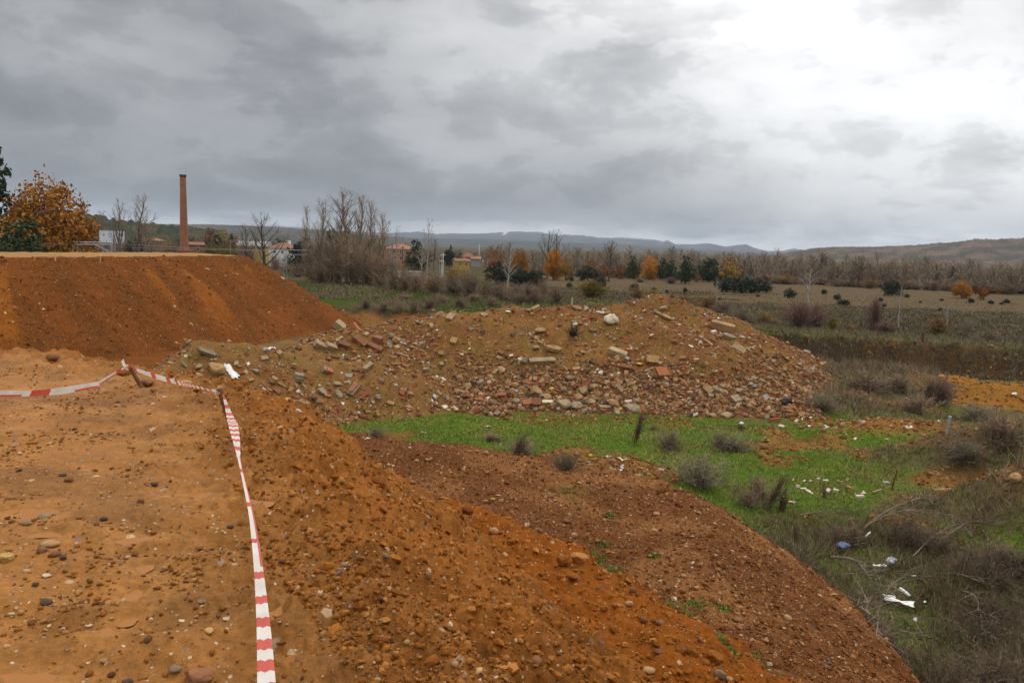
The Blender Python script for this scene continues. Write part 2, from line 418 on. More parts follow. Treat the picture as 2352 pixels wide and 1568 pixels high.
def mat(name, color, color2=None, rough=0.85, scale=6.0, rand=0.25, spec=0.3, bump=0.3, metal=0.0):
    """two-tone noisy material whose brightness also varies a little from object to object"""
    if name in MATS: return MATS[name]
    m = bpy.data.materials.new(name); m.use_nodes = True
    N = NT(m.node_tree)
    out = N.add('ShaderNodeOutputMaterial'); p = N.add('ShaderNodeBsdfPrincipled')
    N.l.new(p.outputs[0], out.inputs[0])
    oi = N.add('ShaderNodeObjectInfo')
    tc = N.add('ShaderNodeTexCoord').outputs['Object']
    v = N.vmath('ADD', tc, N.vmath('SCALE', (37.0, 11.0, 23.0), scale=oi.outputs['Random']))
    n = N.noise(v, scale, 5, 0.6)
    c2 = color2 or tuple(a * 0.55 for a in color)
    c = N.mix(N.ramp(n, [(0.35, 0.0), (0.65, 1.0)]), (*c2, 1), (*color, 1))
    k = N.math('MULTIPLY_ADD', oi.outputs['Random'], 2 * rand, 1 - rand)
    c = N.mix(1.0, c, N.vmath('SCALE', (1, 1, 1), scale=k), 'MULTIPLY')
    N.set(p.inputs['Base Color'], c)
    p.inputs['Roughness'].default_value = rough; p.inputs['Metallic'].default_value = metal
    p.inputs['Specular IOR Level'].default_value = spec
    if bump:
        b = N.add('ShaderNodeBump'); b.inputs['Strength'].default_value = bump; b.inputs['Distance'].default_value = 0.02
        N.set(b.inputs['Height'], N.noise(v, scale * 4, 4, 0.6)); N.l.new(b.outputs[0], p.inputs['Normal'])
    MATS[name] = m
    return m

# ------------------------------------------------------------------ the ground, one sheet cut into its landforms
C_PLAT = np.array([0.285, 0.115, 0.022]); C_SLOPE = np.array([0.245, 0.087, 0.017]); C_LOBE = np.array([0.220, 0.066, 0.010])
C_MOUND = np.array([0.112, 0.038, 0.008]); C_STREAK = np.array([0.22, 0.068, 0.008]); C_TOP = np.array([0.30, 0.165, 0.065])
C_BENCH = np.array([0.118, 0.043, 0.013]); C_BENCH2 = np.array([0.19, 0.080, 0.026]); C_RUB = np.array([0.165, 0.078, 0.021]); C_RUBR = np.array([0.145, 0.060, 0.018])
C_GRASS = np.array([0.065, 0.105, 0.010]); C_GRASS2 = np.array([0.115, 0.125, 0.02]); C_DRY = np.array([0.105, 0.075, 0.038]); C_OCHRE = np.array([0.225, 0.094, 0.015])
C_DIRT = np.array([0.19, 0.085, 0.025]); C_BANK = np.array([0.050, 0.034, 0.020]); C_HEATH = np.array([0.075, 0.060, 0.035]); C_FIELD = np.array([0.096, 0.066, 0.034])
def lerp(a, b, t): return a + (b - a) * t[..., None]

BARE = [U(2270, 1135, -6.5), U(2345, 1175, -6.5), U(2200, 1120, -6.6), U(2400, 1190, -6.4)]
def bare_w(x, y):
    g = np.zeros_like(x)
    for c in BARE: g = np.maximum(g, np.exp(-((x - c[0]) / 1.5) ** 2 - ((y - c[1]) / 0.8) ** 2))
    return sstep(0.25, 0.6, g)
def ditch_w(x, y):
    return np.clip(1.35 * np.exp(-(((x - 8.4 - 0.12 * (15.5 - y)) / 3.3) ** 2 + ((y - 14.8) / 4.7) ** 2) ** 2), 0, 1)
def ground_colour(x, y, z, L, D):
    s, d1, d2, d3, mc, r, t = D['s'], D['d1'], D['d2'], D['d3'], D['mc'], D['r'], D['t']
    n_a = fbm(x, y, 6.0, 4, 201); n_b = fbm(x, y, 1.5, 4, 205); n_c = fbm(x, y, 25.0, 4, 209)
    one = np.ones_like(x)
    # floor of the pit: grass, drier to the right, bare dirt patches
    g = lerp(C_GRASS * one[..., None], C_GRASS2 * one[..., None], sstep(-0.2, 0.5, n_b))
    dry = sstep(-0.05, 0.35, n_a + 0.35 * n_b + 0.35 * sstep(9, 20, x) - 0.22)
    dry = dry * (1 - 0.6 * sstep(19.5, 22, y) * sstep(33, 30, y))
    g = lerp(g, C_DRY * one[..., None], dry * 0.85)
    bare = sstep(0.25, 0.5, fbm(x, y, 4.0, 3, 215) + 0.25 * sstep(8, 16, x) * sstep(34, 26, y) * sstep(20, 24, y))
    bare = bare * (1 - ditch_w(x, y)) * (1 - 0.85 * sstep(28, 30.5, y) * sstep(10, 7, x))
    bare = np.maximum(bare, bare_w(x, y))
    g = lerp(g, C_DIRT * (0.75 + 0.35 * sstep(-0.4, 0.4, n_b))[..., None], bare * 0.8)
    g = lerp(g, np.array([0.070, 0.055, 0.030]) * one[..., None], ditch_w(x, y) * 0.9 * (1 - bare_w(x, y)))
    back = sstep(42, 52, y)
    g = lerp(g, lerp(C_DIRT * one[..., None], C_DRY * one[..., None], sstep(-0.3, 0.2, n_b)), back * 0.9)
    g = lerp(g, C_MOUND * 1.25 * one[..., None], sstep(-6.5, -8.5, x + 0.8 * n_b) * sstep(58, 50, y))
    for k, cc in ((1, C_DRY), (2, C_OCHRE), (3, C_DIRT), (4, C_RUBR)):
        w = (mc == k) * sstep(0.10, 0.35, D['bump'])
        g = lerp(g, cc * one[..., None], w * (0.75 if k == 1 else 0.95))
    # bank
    ds = s - D['s0']
    bankL = sstep(0, 1.5, s) * sstep(3.4, 2.6, ds) * (1 - t)
    cb = lerp(lerp(C_GRASS * 0.55 * one[..., None], C_DRY * 0.7 * one[..., None], sstep(-0.15, 0.35, n_b + 0.6 * n_a)), lerp(C_BANK * one[..., None], C_DIRT * 0.9 * one[..., None], sstep(0.6, 1.5, ds + 0.8 * n_b)), sstep(-0.9, 0.2, ds + 1.0 * n_b))
    g = lerp(g, cb, bankL)
    bankR = sstep(-0.1, 0.3, s) * sstep(2.6, 1.6, s) * t
    g = lerp(g, lerp(C_BANK * one[..., None], C_DIRT * 0.75 * one[..., None], sstep(0.3, 0.7, n_a + 0.5 * n_b) * 0.3), bankR)
    # plain: dark heath near, pale dry field beyond, then patchwork far off
    out = sstep(0.3, -0.6, s)
    pl = lerp(C_HEATH * one[..., None], C_FIELD * one[..., None], sstep(-0.12, 0.15, n_c * 0.8 + 0.4 * n_a + 1.5 * sstep(84, 112, r) - 0.95 + 0.3 * sstep(0.2, 0.5, n_b)))
    rim = sstep(-3.5, -0.5, s + 1.2 * n_b)
    pl = lerp(pl, lerp(C_GRASS2 * one[..., None], C_DRY * 1.4 * one[..., None], sstep(-0.2, 0.3, n_b + n_a)), rim)
    leftp = sstep(6, -6, x) * sstep(60, 90, r)
    pl = lerp(pl, lerp(C_DRY * 0.7 * one[..., None], C_GRASS * 0.5 * one[..., None], sstep(0.0, 0.5, n_a)), leftp * 0.95)
    far = sstep(190, 320, r)
    fc = lerp(np.array([0.075, 0.055, 0.034]) * one[..., None], np.array([0.07, 0.065, 0.03]) * one[..., None], sstep(-0.2, 0.3, fbm(x, y, 120, 3, 221)))
    pl = lerp(pl, fc, far)
    base = lerp(g, pl, out)
    # near platform
    c1 = lerp(C_PLAT * one[..., None], C_PLAT * 0.74 * one[..., None], sstep(-0.1, 0.5, fbm(x, y, 0.9, 4, 231)))
    c1 = lerp(c1, lerp(C_SLOPE * one[..., None], C_SLOPE * 0.7 * one[..., None], sstep(-0.1, 0.5, fbm(x, y, 0.7, 3, 233))), sstep(-0.6, 0.5, d1))
    pw = np.zeros_like(x); nr_ = r < 14; pw[nr_] = pud_w(x[nr_], y[nr_])
    sm = sstep(0.05, 0.55, pw) + 0.30 * sstep(0.1, 0.5, fbm(x * 0.5, y * 1.6, 0.9, 3, 235)) * sstep(0.2, -0.6, d1)
    c1 = lerp(c1, C_SILT * one[..., None], np.clip(sm, 0, 1) * 0.7)
    c2 = C_LOBE * one[..., None]
    # big mound: streaks run straight down the face
    e = np.array([-24.0 + 31.5, 72.0 - 49.0]); e = e / np.hypot(*e)
    al = x * e[0] + y * e[1]
    st = fbm(al + 0.35 * d2, d2 * 0.10, 2.6, 4, 241)
    st2 = sstep(0.22, 0.42, fbm(al + 0.5 * d2, d2 * 0.16, 4.2, 3, 247)) * sstep(0.8, 2.2, d2) * sstep(9.5, 6.0, d2)
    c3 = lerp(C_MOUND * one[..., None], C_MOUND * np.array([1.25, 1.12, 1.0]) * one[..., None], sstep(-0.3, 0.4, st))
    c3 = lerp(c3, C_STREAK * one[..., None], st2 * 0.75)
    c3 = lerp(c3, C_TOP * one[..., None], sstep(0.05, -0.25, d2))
    # bench: dark gravel with paler packed tracks
    c4 = lerp(C_BENCH * one[..., None], C_BENCH2 * one[..., None], sstep(0.05, 0.4, fbm(x, y, 2.0, 3, 251) + 0.55 * np.exp(-((D['dl'] - 0.9) / 0.5) ** 2) + 0.3 * np.exp(-((d3 + 2.6) / 0.7) ** 2)) * 0.85)
    # rubble heap: tan earth, redder low down and to the right
    hr = np.clip((L[5] + 6.6) / 3.4, 0, 1)
    c5 = lerp(C_RUB * one[..., None], C_RUBR * one[..., None], np.clip(sstep(-0.1, 0.4, fbm(x, y, 2.4, 4, 261) + 0.5 * sstep(1, 8, x) - 0.2) + 0.6 * sstep(0.5, 0.1, hr) * sstep(-6, 2, x), 0, 1))
    gp = sstep(0.28, 0.45, fbm(x, y, 1.3, 3, 271) + 0.25 * sstep(42, 46, y) * sstep(4, 8, x))
    c5 = lerp(c5, np.array([0.180, 0.090, 0.029]) * one[..., None], sstep(33.6, 32.4, y) * sstep(-0.3, 0.3, n_b + 0.2) * 0.8)
    c5 = lerp(c5, C_GRASS * one[..., None], gp * 0.15)
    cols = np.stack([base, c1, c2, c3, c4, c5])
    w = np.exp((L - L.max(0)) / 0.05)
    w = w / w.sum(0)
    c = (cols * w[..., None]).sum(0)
    wet = w[1] * sstep(0.6, -0.6, d1) * 0.8 + w[1] * 0.15 + w[4] * 0.12
    peb = 1.0 * w[1] + 1.0 * w[2] + 0.9 * w[3] * (d2 > 0) + 1.6 * w[4] + 2.4 * w[5] + 0.8 * w[0] * (bankR + bankL * sstep(-0.3, 0.8, ds))
    peb = peb * (1 - 0.9 * np.clip(sm, 0, 1))
    peb = peb + w[0] * 0.8 * np.isin(mc, (2, 3, 4))
    return c, wet, peb

def build_ground():
    ang = np.concatenate([np.arange(-180, -60, 4.0), np.arange(-60, -36, 0.6), np.arange(-36, 36, 0.138), np.arange(36, 60, 0.6), np.arange(60, 180, 4.0)])
    def geo(a, b, q): return a * q ** np.arange(int(math.log(b / a) / math.log(q)))
    rad = np.concatenate([[0.02, 0.4, 0.8, 1.2, 1.6], geo(1.9, 14, 1.0048), geo(14, 125, 1.0062), geo(125, 9000, 1.035), [9000]])
    A, R = np.meshgrid(np.radians(ang), rad, indexing='ij')
    x, y = R * np.sin(A), R * np.cos(A)
    z, L, D = terrain(x, y)
    c, wet, peb = ground_colour(x, y, z, L, D)
    na, nr = x.shape
    idx = np.arange(na * nr).reshape(na, nr)
    nxt = np.roll(idx, -1, axis=0)
    F = np.stack([idx[:, :-1], idx[:, 1:], nxt[:, 1:], nxt[:, :-1]], -1).reshape(-1, 4)
    reg = L.argmax(0)
    # landform of a face: of its first corner; the base splits into pit floor, bank and plain
    s = D['s']
    base_reg = np.where(s > np.where(D['t'] > 0.5, 1.6, D['s0'] + 2.6), 0, np.where(s > -0.2, 10, 11))
    regf = np.where(reg == 0, base_reg, np.where(reg == 2, 1, reg)).ravel()[F[:, 0]]
    V = np.stack([x, y, z], -1).reshape(-1, 3); c = c.reshape(-1, 3); wet = wet.ravel(); peb = peb.ravel()
    m = soil_material()
    for rid, nm in ((0, 'pit_floor'), (1, 'soil_embankment'), (3, 'soil_mound'), (4, 'gravel_bench'), (5, 'rubble_mound'), (10, 'pit_bank'), (11, 'plain')):
        f = F[regf == rid]
        if not len(f): continue
        used, inv = np.unique(f.ravel(), return_inverse=True)
        me = mesh(nm, V[used], inv.reshape(-1, 4), m, c[used], True, dict(wet=wet[used], peb=peb[used]))
        obj(nm, me, kind='structure')
build_ground()
build_haze(8e-5)

# ------------------------------------------------------------------ placing things
def place(X, Y):
    """point of the ground seen at a pixel of the 3648x2432 photograph"""
    d = raydir(X / K, Y / K); h = math.hypot(d[0], d[1])
    r = np.geomspace(1.5, 500, 1200)
    for it in range(2):
        x, y, zz = d[0] / h * r, d[1] / h * r, d[2] / h * r
        z = terrain(x, y, it == 1)[0]
        i = int(np.argmax(zz <= z))
        if i == 0: i = len(r) - 1
        r = np.linspace(r[max(i - 3, 0)], r[min(i + 2, len(r) - 1)], 80)
    return np.array([x[i], y[i], z[i]])
def ground_z(x, y):
    return terrain(np.atleast_1d(np.asarray(x, float)), np.atleast_1d(np.asarray(y, float)))[0]
def normals(x, y, e=0.25):
    x = np.atleast_1d(x); y = np.atleast_1d(y); n_ = len(x)
    q = terrain(np.concatenate([x, x + e, x]), np.concatenate([y, y, y + e]), False)[0]
    a = q[n_:2 * n_] - q[:n_]; b = q[2 * n_:] - q[:n_]
    n = np.stack([-a, -b, np.full_like(a, e)], -1)
    return n / np.linalg.norm(n, axis=1, keepdims=True)
def px2m(px, P): return px / 2837.0 * float(np.linalg.norm(P))

# ------------------------------------------------------------------ hills and mountains far off
hill_mat = None
def hills(name, crest, dist, c1, c2, depth=0.35, rough=0.05, canopy=0.0, snow=False, spurs=1.0, seed=0, below=60):
    cu = np.array([c[0] for c in crest], float); cv = np.array([c[1] for c in crest], float)
    n = max(200, int((cu[-1] - cu[0]) / 2.2)); m = 46
    us = np.linspace(cu[0], cu[-1], n); vs = np.interp(us, cu, cv)
    V = np.zeros((n, m, 3)); C = np.zeros((n, m, 3))
    tops = np.array([UD(u, v, dist) for u, v in zip(us, vs)])
    az = np.arctan2(tops[:, 0], tops[:, 1]); h0 = -8.0
    k = np.linspace(0, 1, m)
    fr = 1 - depth + depth * 1.35 * k                    # distance factor, crest near k = 0.74
    kc = 1 / 1.35
    A, Kk = np.meshgrid(az, k, indexing='ij')
    Rr = dist * (1 - depth + depth * 1.35 * Kk)
    x, y = Rr * np.sin(A), Rr * np.cos(A)
    prof = np.where(Kk < kc, sstep(0, kc, Kk) ** 0.9, 1 - 0.6 * sstep(kc, 1.0, Kk))
    H = (tops[:, 2] - h0)[:, None]
    lat = A * dist
    sp = billow(lat, Rr * 0.4, dist * 0.05, 4, 300 + seed) - 0.3
    z = h0 + H * prof * (1 + rough * spurs * 4 * sp * (1 - np.abs(prof))) + H * rough * fbm(lat, Rr, dist * 0.012, 3, 310 + seed) * prof
    if canopy: z = z + canopy * (np.abs(pnoise(lat / (canopy * 2.2), Rr / (canopy * 2.2), 320 + seed)) + 0.5 * pnoise(lat / canopy, Rr / canopy, 321 + seed)) * sstep(0, 0.2, prof)
    z = np.where(Kk == 0, h0 - 2, z)
    V[..., 0], V[..., 1], V[..., 2] = x, y, z
    t = sstep(-0.25, 0.35, fbm(lat, Rr * 0.6, dist * 0.03, 5, 330 + seed))
    col = lerp(np.array(c1) * np.ones_like(V), np.array(c2) * np.ones_like(V), t)
    if snow:
        zz = (z - h0) / H.max()
        sn = sstep(0.2, 0.35, fbm(lat, Rr * 1.5, dist * 0.012, 4, 340 + seed)) * sstep(0.75, 0.95, prof) * sstep(0.02, 0.06, A) * sstep(0.24, 0.18, A)
        col = lerp(col, np.array([0.7, 0.7, 0.72]) * np.ones_like(V), sn)
        for (su, sv, L_) in ((1160, 541, 0.010),):
            a0 = math.atan2(*raydir(su, sv)[:2])
            g = np.exp(-((A - a0 - (Kk - 0.55) * 0.02) / 0.0022) ** 2 - ((Kk - 0.55) / 0.09) ** 2)
            col = lerp(col, np.array([0.75, 0.75, 0.76]) * np.ones_like(V), np.clip(g * 0.7, 0, 1))
    idx = np.arange(n * m).reshape(n, m)
    F = np.stack([idx[:-1, :-1], idx[1:, :-1], idx[1:, 1:], idx[:-1, 1:]], -1).reshape(-1, 4)
    obj(name, mesh(name, V.reshape(-1, 3), F, M_LAND, col.reshape(-1, 3), True), kind='structure')
M_LAND = vcol_material('land', 0.95, 0.35, 0.02, 0.1)
hills('mountains', [(420, 526), (560, 521), (620, 520), (680, 523), (760, 530), (860, 535), (900, 536), (960, 533), (1000, 538), (1050, 537), (1110, 537), (1180, 533), (1240, 535),
                    (1300, 540), (1340, 541), (1386, 547), (1427, 546), (1491, 550), (1523, 555), (1534, 552.7), (1551, 561), (1592, 561.7), (1625, 559), (1666, 567),
                    (1689, 564), (1715, 561.7), (1732, 570), (1765, 577), (1800, 576), (1825, 571), (1850, 577), (1960, 584)], 7000, (0.040, 0.045, 0.050), (0.080, 0.070, 0.062), 0.45, 0.05, snow=True, seed=1)
hills('hills', [(850, 552), (960, 548), (1100, 549), (1300, 557), (1420, 560), (1500, 567), (1580, 573), (1700, 578), (1800, 584)], 4200, (0.030, 0.040, 0.030), (0.060, 0.050, 0.035), 0.4, 0.04, seed=2)
hills('plateau', [(200, 520), (300, 517.5), (350, 516), (480, 517), (560, 519), (640, 524), (740, 531), (850, 541), (960, 549)], 2600, (0.035, 0.034, 0.026), (0.075, 0.058, 0.036), 0.5, 0.02, canopy=2.5, seed=3)
hills('wooded_hill', [(60, 510), (110, 498), (160, 492), (185, 493), (210, 499), (250, 507), (310, 515), (360, 520), (430, 526), (520, 534)], 560, (0.018, 0.026, 0.010), (0.055, 0.042, 0.018), 0.4, 0.03, canopy=2.6, seed=4)
hills('hillside', [(1700, 596), (1760, 589), (1790, 585), (1830, 578), (1872, 572), (1913, 569), (1998, 569), (2060, 567), (2119, 564), (2162, 560), (2200, 559), (2237, 554), (2280, 553),
                   (2327, 551), (2420, 550), (2600, 553), (2800, 560)], 1500, (0.050, 0.045, 0.032), (0.120, 0.078, 0.056), 0.45, 0.06, canopy=2.5, spurs=2.2, seed=5)

# ------------------------------------------------------------------ plants: templates
class Geo:
    """collects triangles with a colour per vertex"""
    def __init__(self): self.V = []; self.F = []; self.C = []; self.n = 0
    def add(self, V, F, C):
        V = np.asarray(V, float); F = np.asarray(F, int)
        C = np.broadcast_to(np.asarray(C, float), V.shape)
        self.V.append(V); self.F.append(F + self.n); self.C.append(C); self.n += len(V)
    def mesh(self, name, m, smooth=False):
        return mesh(name, np.concatenate(self.V), np.concatenate(self.F), m, np.concatenate(self.C), smooth)
def tube(G, pts, rad, col, sides=5):
    pts = np.asarray(pts, float); n = len(pts)
    V = []
    for i in range(n):
        t = pts[min(i + 1, n - 1)] - pts[max(i - 1, 0)]; t = t / (np.linalg.norm(t) + 1e-9)
        a = np.cross(t, [0.3, 0.9, 0.2] if abs(t[1]) < 0.9 else [1, 0, 0]); a /= np.linalg.norm(a); b = np.cross(t, a)
        for k in range(sides):
            w = 2 * math.pi * k / sides
            V.append(pts[i] + rad[i] * (math.cos(w) * a + math.sin(w) * b))
    F = []
    for i in range(n - 1):
        for k in range(sides):
            p, q = i * sides + k, i * sides + (k + 1) % sides
            F += [(p, q, q + sides), (p, q + sides, p + sides)]
    for k in range(1, sides - 1):
        F.append((0, k + 1, k)); e = (n - 1) * sides; F.append((e, e + k, e + k + 1))
    G.add(V, F, col)
def spikes(G, P, D, W, col, rs):
    """thin triangles from P along D with width W"""
    n = len(P)
    if n == 0: return
    s = np.cross(D, rs.normal(size=(n, 3))); s /= np.linalg.norm(s, axis=1, keepdims=True) + 1e-9
    w = np.asarray(W)[:, None] * 0.5
    V = np.stack([P - s * w, P + s * w, P + D], 1).reshape(-1, 3)
    F = np.arange(3 * n).reshape(-1, 3)
    C = np.repeat(np.asarray(col) * np.ones((n, 3)), 3, 0)
    G.add(V, F, C)
def leaves(G, P, size, col, rs):
    n = len(P)
    a = rs.normal(size=(n, 3)); a /= np.linalg.norm(a, axis=1, keepdims=True)
    b = np.cross(a, rs.normal(size=(n, 3))); b /= np.linalg.norm(b, axis=1, keepdims=True)
    s = np.asarray(size)[:, None]
    V = np.stack([P + a * s, P + b * s * 0.6, P - a * s, P - b * s * 0.6], 1).reshape(-1, 3)
    i = np.arange(n)[:, None] * 4
    F = np.concatenate([i + [0, 1, 2], i + [0, 2, 3]])
    G.add(V, F, np.repeat(col, 4, 0))
M_BARK = vcol_material('bark', 0.9, 0.4, 3.0, 0.2)
M_TWIG = vcol_material('twig', 0.9, 0.35, 0.8, 0.15)
M_LEAF = vcol_material('leaf', 0.75, 0.35, 1.2, 0.25)
for mm in (M_TWIG, M_LEAF):            # a little brightness change from plant to plant
    nt = mm.node_tree; p = nt.nodes['Principled BSDF'] if 'Principled BSDF' in nt.nodes else [n for n in nt.nodes if n.type == 'BSDF_PRINCIPLED'][0]
    src = p.inputs['Base Color'].links[0].from_socket
    oi = nt.nodes.new('ShaderNodeObjectInfo'); mr = nt.nodes.new('ShaderNodeMapRange'); mr.inputs[3].default_value = 0.75; mr.inputs[4].default_value = 1.25
    nt.links.new(oi.outputs['Random'], mr.inputs[0])
    vm = nt.nodes.new('ShaderNodeVectorMath'); vm.operation = 'SCALE'
    nt.links.new(src, vm.inputs[0]); nt.links.new(mr.outputs[0], vm.inputs['Scale']); nt.links.new(vm.outputs[0], p.inputs['Base Color'])

def bare_tree(seed, style, bark=(0.13, 0.10, 0.075), twig=(0.125, 0.085, 0.055), wscale=1.0):
    """unit-high leafless tree -> (trunk mesh, crown mesh)"""
    rs = np.random.default_rng(seed)
    T, Cn = Geo(), Geo()
    P = dict(poplar=dict(n1=26, a1=(18, 38), l1=0.40, up=0.55, start=0.18, n2=8, n3=4, r=0.013),
             broom=dict(n1=34, a1=(12, 38), l1=0.46, up=0.40, start=0.06, n2=11, n3=5, r=0.010),
             spread=dict(n1=16, a1=(35, 65), l1=0.50, up=0.35, start=0.28, n2=9, n3=5, r=0.022),
             birch=dict(n1=18, a1=(30, 55), l1=0.34, up=0.30, start=0.30, n2=7, n3=4, r=0.014))[style]
    bark = np.array(bark); twig = np.array(twig)
    lean = rs.normal(0, 0.02, 2)
    zs = np.linspace(0, 0.93, 12)
    wob = np.cumsum(rs.normal(0, 0.006, (12, 2)), 0)
    tr = np.stack([lean[0] * zs + wob[:, 0], lean[1] * zs + wob[:, 1], zs], 1)
    tube(T, tr, P['r'] * (1 - zs) ** 0.8 + 0.002, bark, 6)
    sp_p, sp_d, sp_w = [], [], []
    def limb(p, d, L, r, lev):
        n = 5 if lev == 1 else 3
        pts = [p]; dd = d / np.linalg.norm(d)
        for i in range(n):
            dd = dd + rs.normal(0, 0.10, 3) + np.array([0, 0, P['up'] * 0.45]); dd /= np.linalg.norm(dd)
            pts.append(pts[-1] + dd * L / n)
        pts = np.array(pts)
        if lev == 1: tube(T, pts, np.linspace(r, r * 0.25, n + 1), bark, 4)
        else:
            for i in range(n):
                sp_p.append(pts[i]); sp_d.append((pts[i + 1] - pts[i]) * 1.25); sp_w.append(max(r * 2 * (1 - i / n), 0.0022))
        kids = P['n2'] if lev == 1 else P['n3']
        if lev < 3:
            for j in range(kids):
                f = rs.uniform(0.2, 1.0) ; q = f * n; i0 = min(int(q), n - 1)
                pp = pts[i0] + (pts[i0 + 1] - pts[i0]) * (q - i0)
                base = (pts[i0 + 1] - pts[i0]); base /= np.linalg.norm(base)
                perp = np.cross(base, rs.normal(size=3)); perp /= np.linalg.norm(perp)
                a = math.radians(rs.uniform(22, 48))
                nd = base * math.cos(a) + perp * math.sin(a)
                limb(pp, nd, L * rs.uniform(0.28, 0.55) * (1.1 - 0.5 * f), r * 0.45, lev + 1)
    for j in range(P['n1']):
        f = P['start'] + (0.97 - P['start']) * (j + rs.uniform(0, 1)) / P['n1']
        i0 = min(int(f / 0.93 * 11), 10); p = tr[i0] + (tr[i0 + 1] - tr[i0]) * min(f / 0.93 * 11 - i0, 1)
        a = math.radians(rs.uniform(*P['a1'])); az = j * 2.4 + rs.uniform(0, 1)
        d = np.array([math.sin(a) * math.cos(az), math.sin(a) * math.sin(az), math.cos(a)])
        L = P['l1'] * (1.0 - 0.72 * max(0, f - P['start']) / (1 - P['start'])) * rs.uniform(0.7, 1.1)
        L = min(L, (1.02 - f) / max(d[2], 0.45) * 1.05)
        limb(p, d, L, P['r'] * (1 - f) * 0.55 + 0.0022, 1)
    n = len(sp_p)
    cols = twig * rs.uniform(0.75, 1.3, (n, 1))
    spikes(Cn, np.array(sp_p), np.array(sp_d), np.array(sp_w) * wscale, cols, rs)
    return T.mesh('trunk', M_BARK), Cn.mesh('crown', M_TWIG)
def leafy(seed, blobs, cols, n, size, trunk=True, bark=(0.09, 0.065, 0.045), gap=0.0):
    """crown of leaf-sized faces filling several uneven lobes; unit high"""
    rs = np.random.default_rng(seed)
    T, Cn = Geo(), Geo()
    cols = np.array(cols)
    top = max(b[2] + b[3] * (b[4] if len(b) > 4 else 1) for b in blobs)
    if trunk:
        zt = 0.72 * top
        pts = [(0.01 * math.sin(3 * t), 0.01 * math.cos(2 * t), t * zt) for t in np.linspace(0, 1, 6)]
        tube(T, pts, np.linspace(0.035, 0.008, 6), bark, 6)
        for b in blobs:
            s = np.array([0, 0, min(b[2] * 0.6, zt)]); e = np.array(b[:3])
            tube(T, [s, (s + e) / 2 + rs.normal(0, 0.02, 3), e], [0.016, 0.010, 0.004], bark, 4)
    vol = np.array([b[3] ** 2 for b in blobs]); vol = vol / vol.sum()
    for b, v in zip(blobs, vol):
        k = int(n * v); ncl = max(8, int(k / 22))
        d = rs.normal(size=(ncl, 3)); d /= np.linalg.norm(d, axis=1, keepdims=True)
        rr = rs.uniform(0.35, 1.05, (ncl, 1)) ** 0.6
        sc = np.array([b[3], b[3], b[3] * (b[4] if len(b) > 4 else 1.0)])
        cc = np.array(b[:3]) + d * rr * sc
        cw = rs.uniform(0, 1, ncl)
        per = k // ncl
        P = np.repeat(cc, per, 0) + rs.normal(0, b[3] * 0.11, (ncl * per, 3))
        base = cols[rs.integers(0, len(cols), ncl)] * (0.65 + 0.7 * cw[:, None])
        c = np.repeat(base, per, 0) * rs.uniform(0.7, 1.3, (ncl * per, 1))
        keep = P[:, 2] > 0.01
        leaves(Cn, P[keep], size * rs.uniform(0.7, 1.3, keep.sum()), c[keep], rs)
    return (T.mesh('trunk', M_BARK) if trunk else None), Cn.mesh('crown', M_LEAF)
def twiggy(seed, n_stem, n_twig, cols, spread=0.55, leaf=None, nleaf=0, lsize=0.02, w=0.006):
    """many-stemmed leafless bush, unit high"""
    rs = np.random.default_rng(seed)
    Cn = Geo(); cols = np.array(cols)
    az = rs.uniform(0, 2 * math.pi, n_stem); tilt = np.abs(rs.normal(0, spread, n_stem)); L = rs.uniform(0.6, 1.0, n_stem)
    D = np.stack([np.sin(tilt) * np.cos(az), np.sin(tilt) * np.sin(az), np.cos(tilt)], 1) * L[:, None]
    B = rs.normal(0, 0.06, (n_stem, 3)); B[:, 2] = 0
    c = cols[rs.integers(0, len(cols), n_stem)] * rs.uniform(0.6, 1.1, (n_stem, 1))
    spikes(Cn, B, D, np.full(n_stem, w * 2.8), c, rs)
    f = rs.uniform(0.2, 0.98, (n_stem, n_twig, 1))
    P = B[:, None] + D[:, None] * f
    TD = D[:, None] / L[:, None, None] * 0.55 + rs.normal(0, 0.55, (n_stem, n_twig, 3)); TD[..., 2] = np.abs(TD[..., 2])
    TD *= rs.uniform(0.10, 0.28, (n_stem, n_twig, 1))
    cc = np.repeat(cols[rs.integers(0, len(cols), n_stem)], n_twig, 0) * rs.uniform(0.7, 1.35, (n_stem * n_twig, 1))
    spikes(Cn, P.reshape(-1, 3), TD.reshape(-1, 3), np.full(n_stem * n_twig, w), cc, rs)
    if leaf is not None:
        sel = rs.integers(0, n_stem * n_twig, nleaf)
        q = (P + TD * rs.uniform(0.2, 1, P.shape[:2] + (1,))).reshape(-1, 3)[sel]
        leaves(Cn, q + rs.normal(0, 0.02, q.shape), lsize * rs.uniform(0.6, 1.4, nleaf), np.array(leaf) * rs.uniform(0.6, 1.4, (nleaf, 1)), rs)
    return Cn.mesh('foliage', M_TWIG)

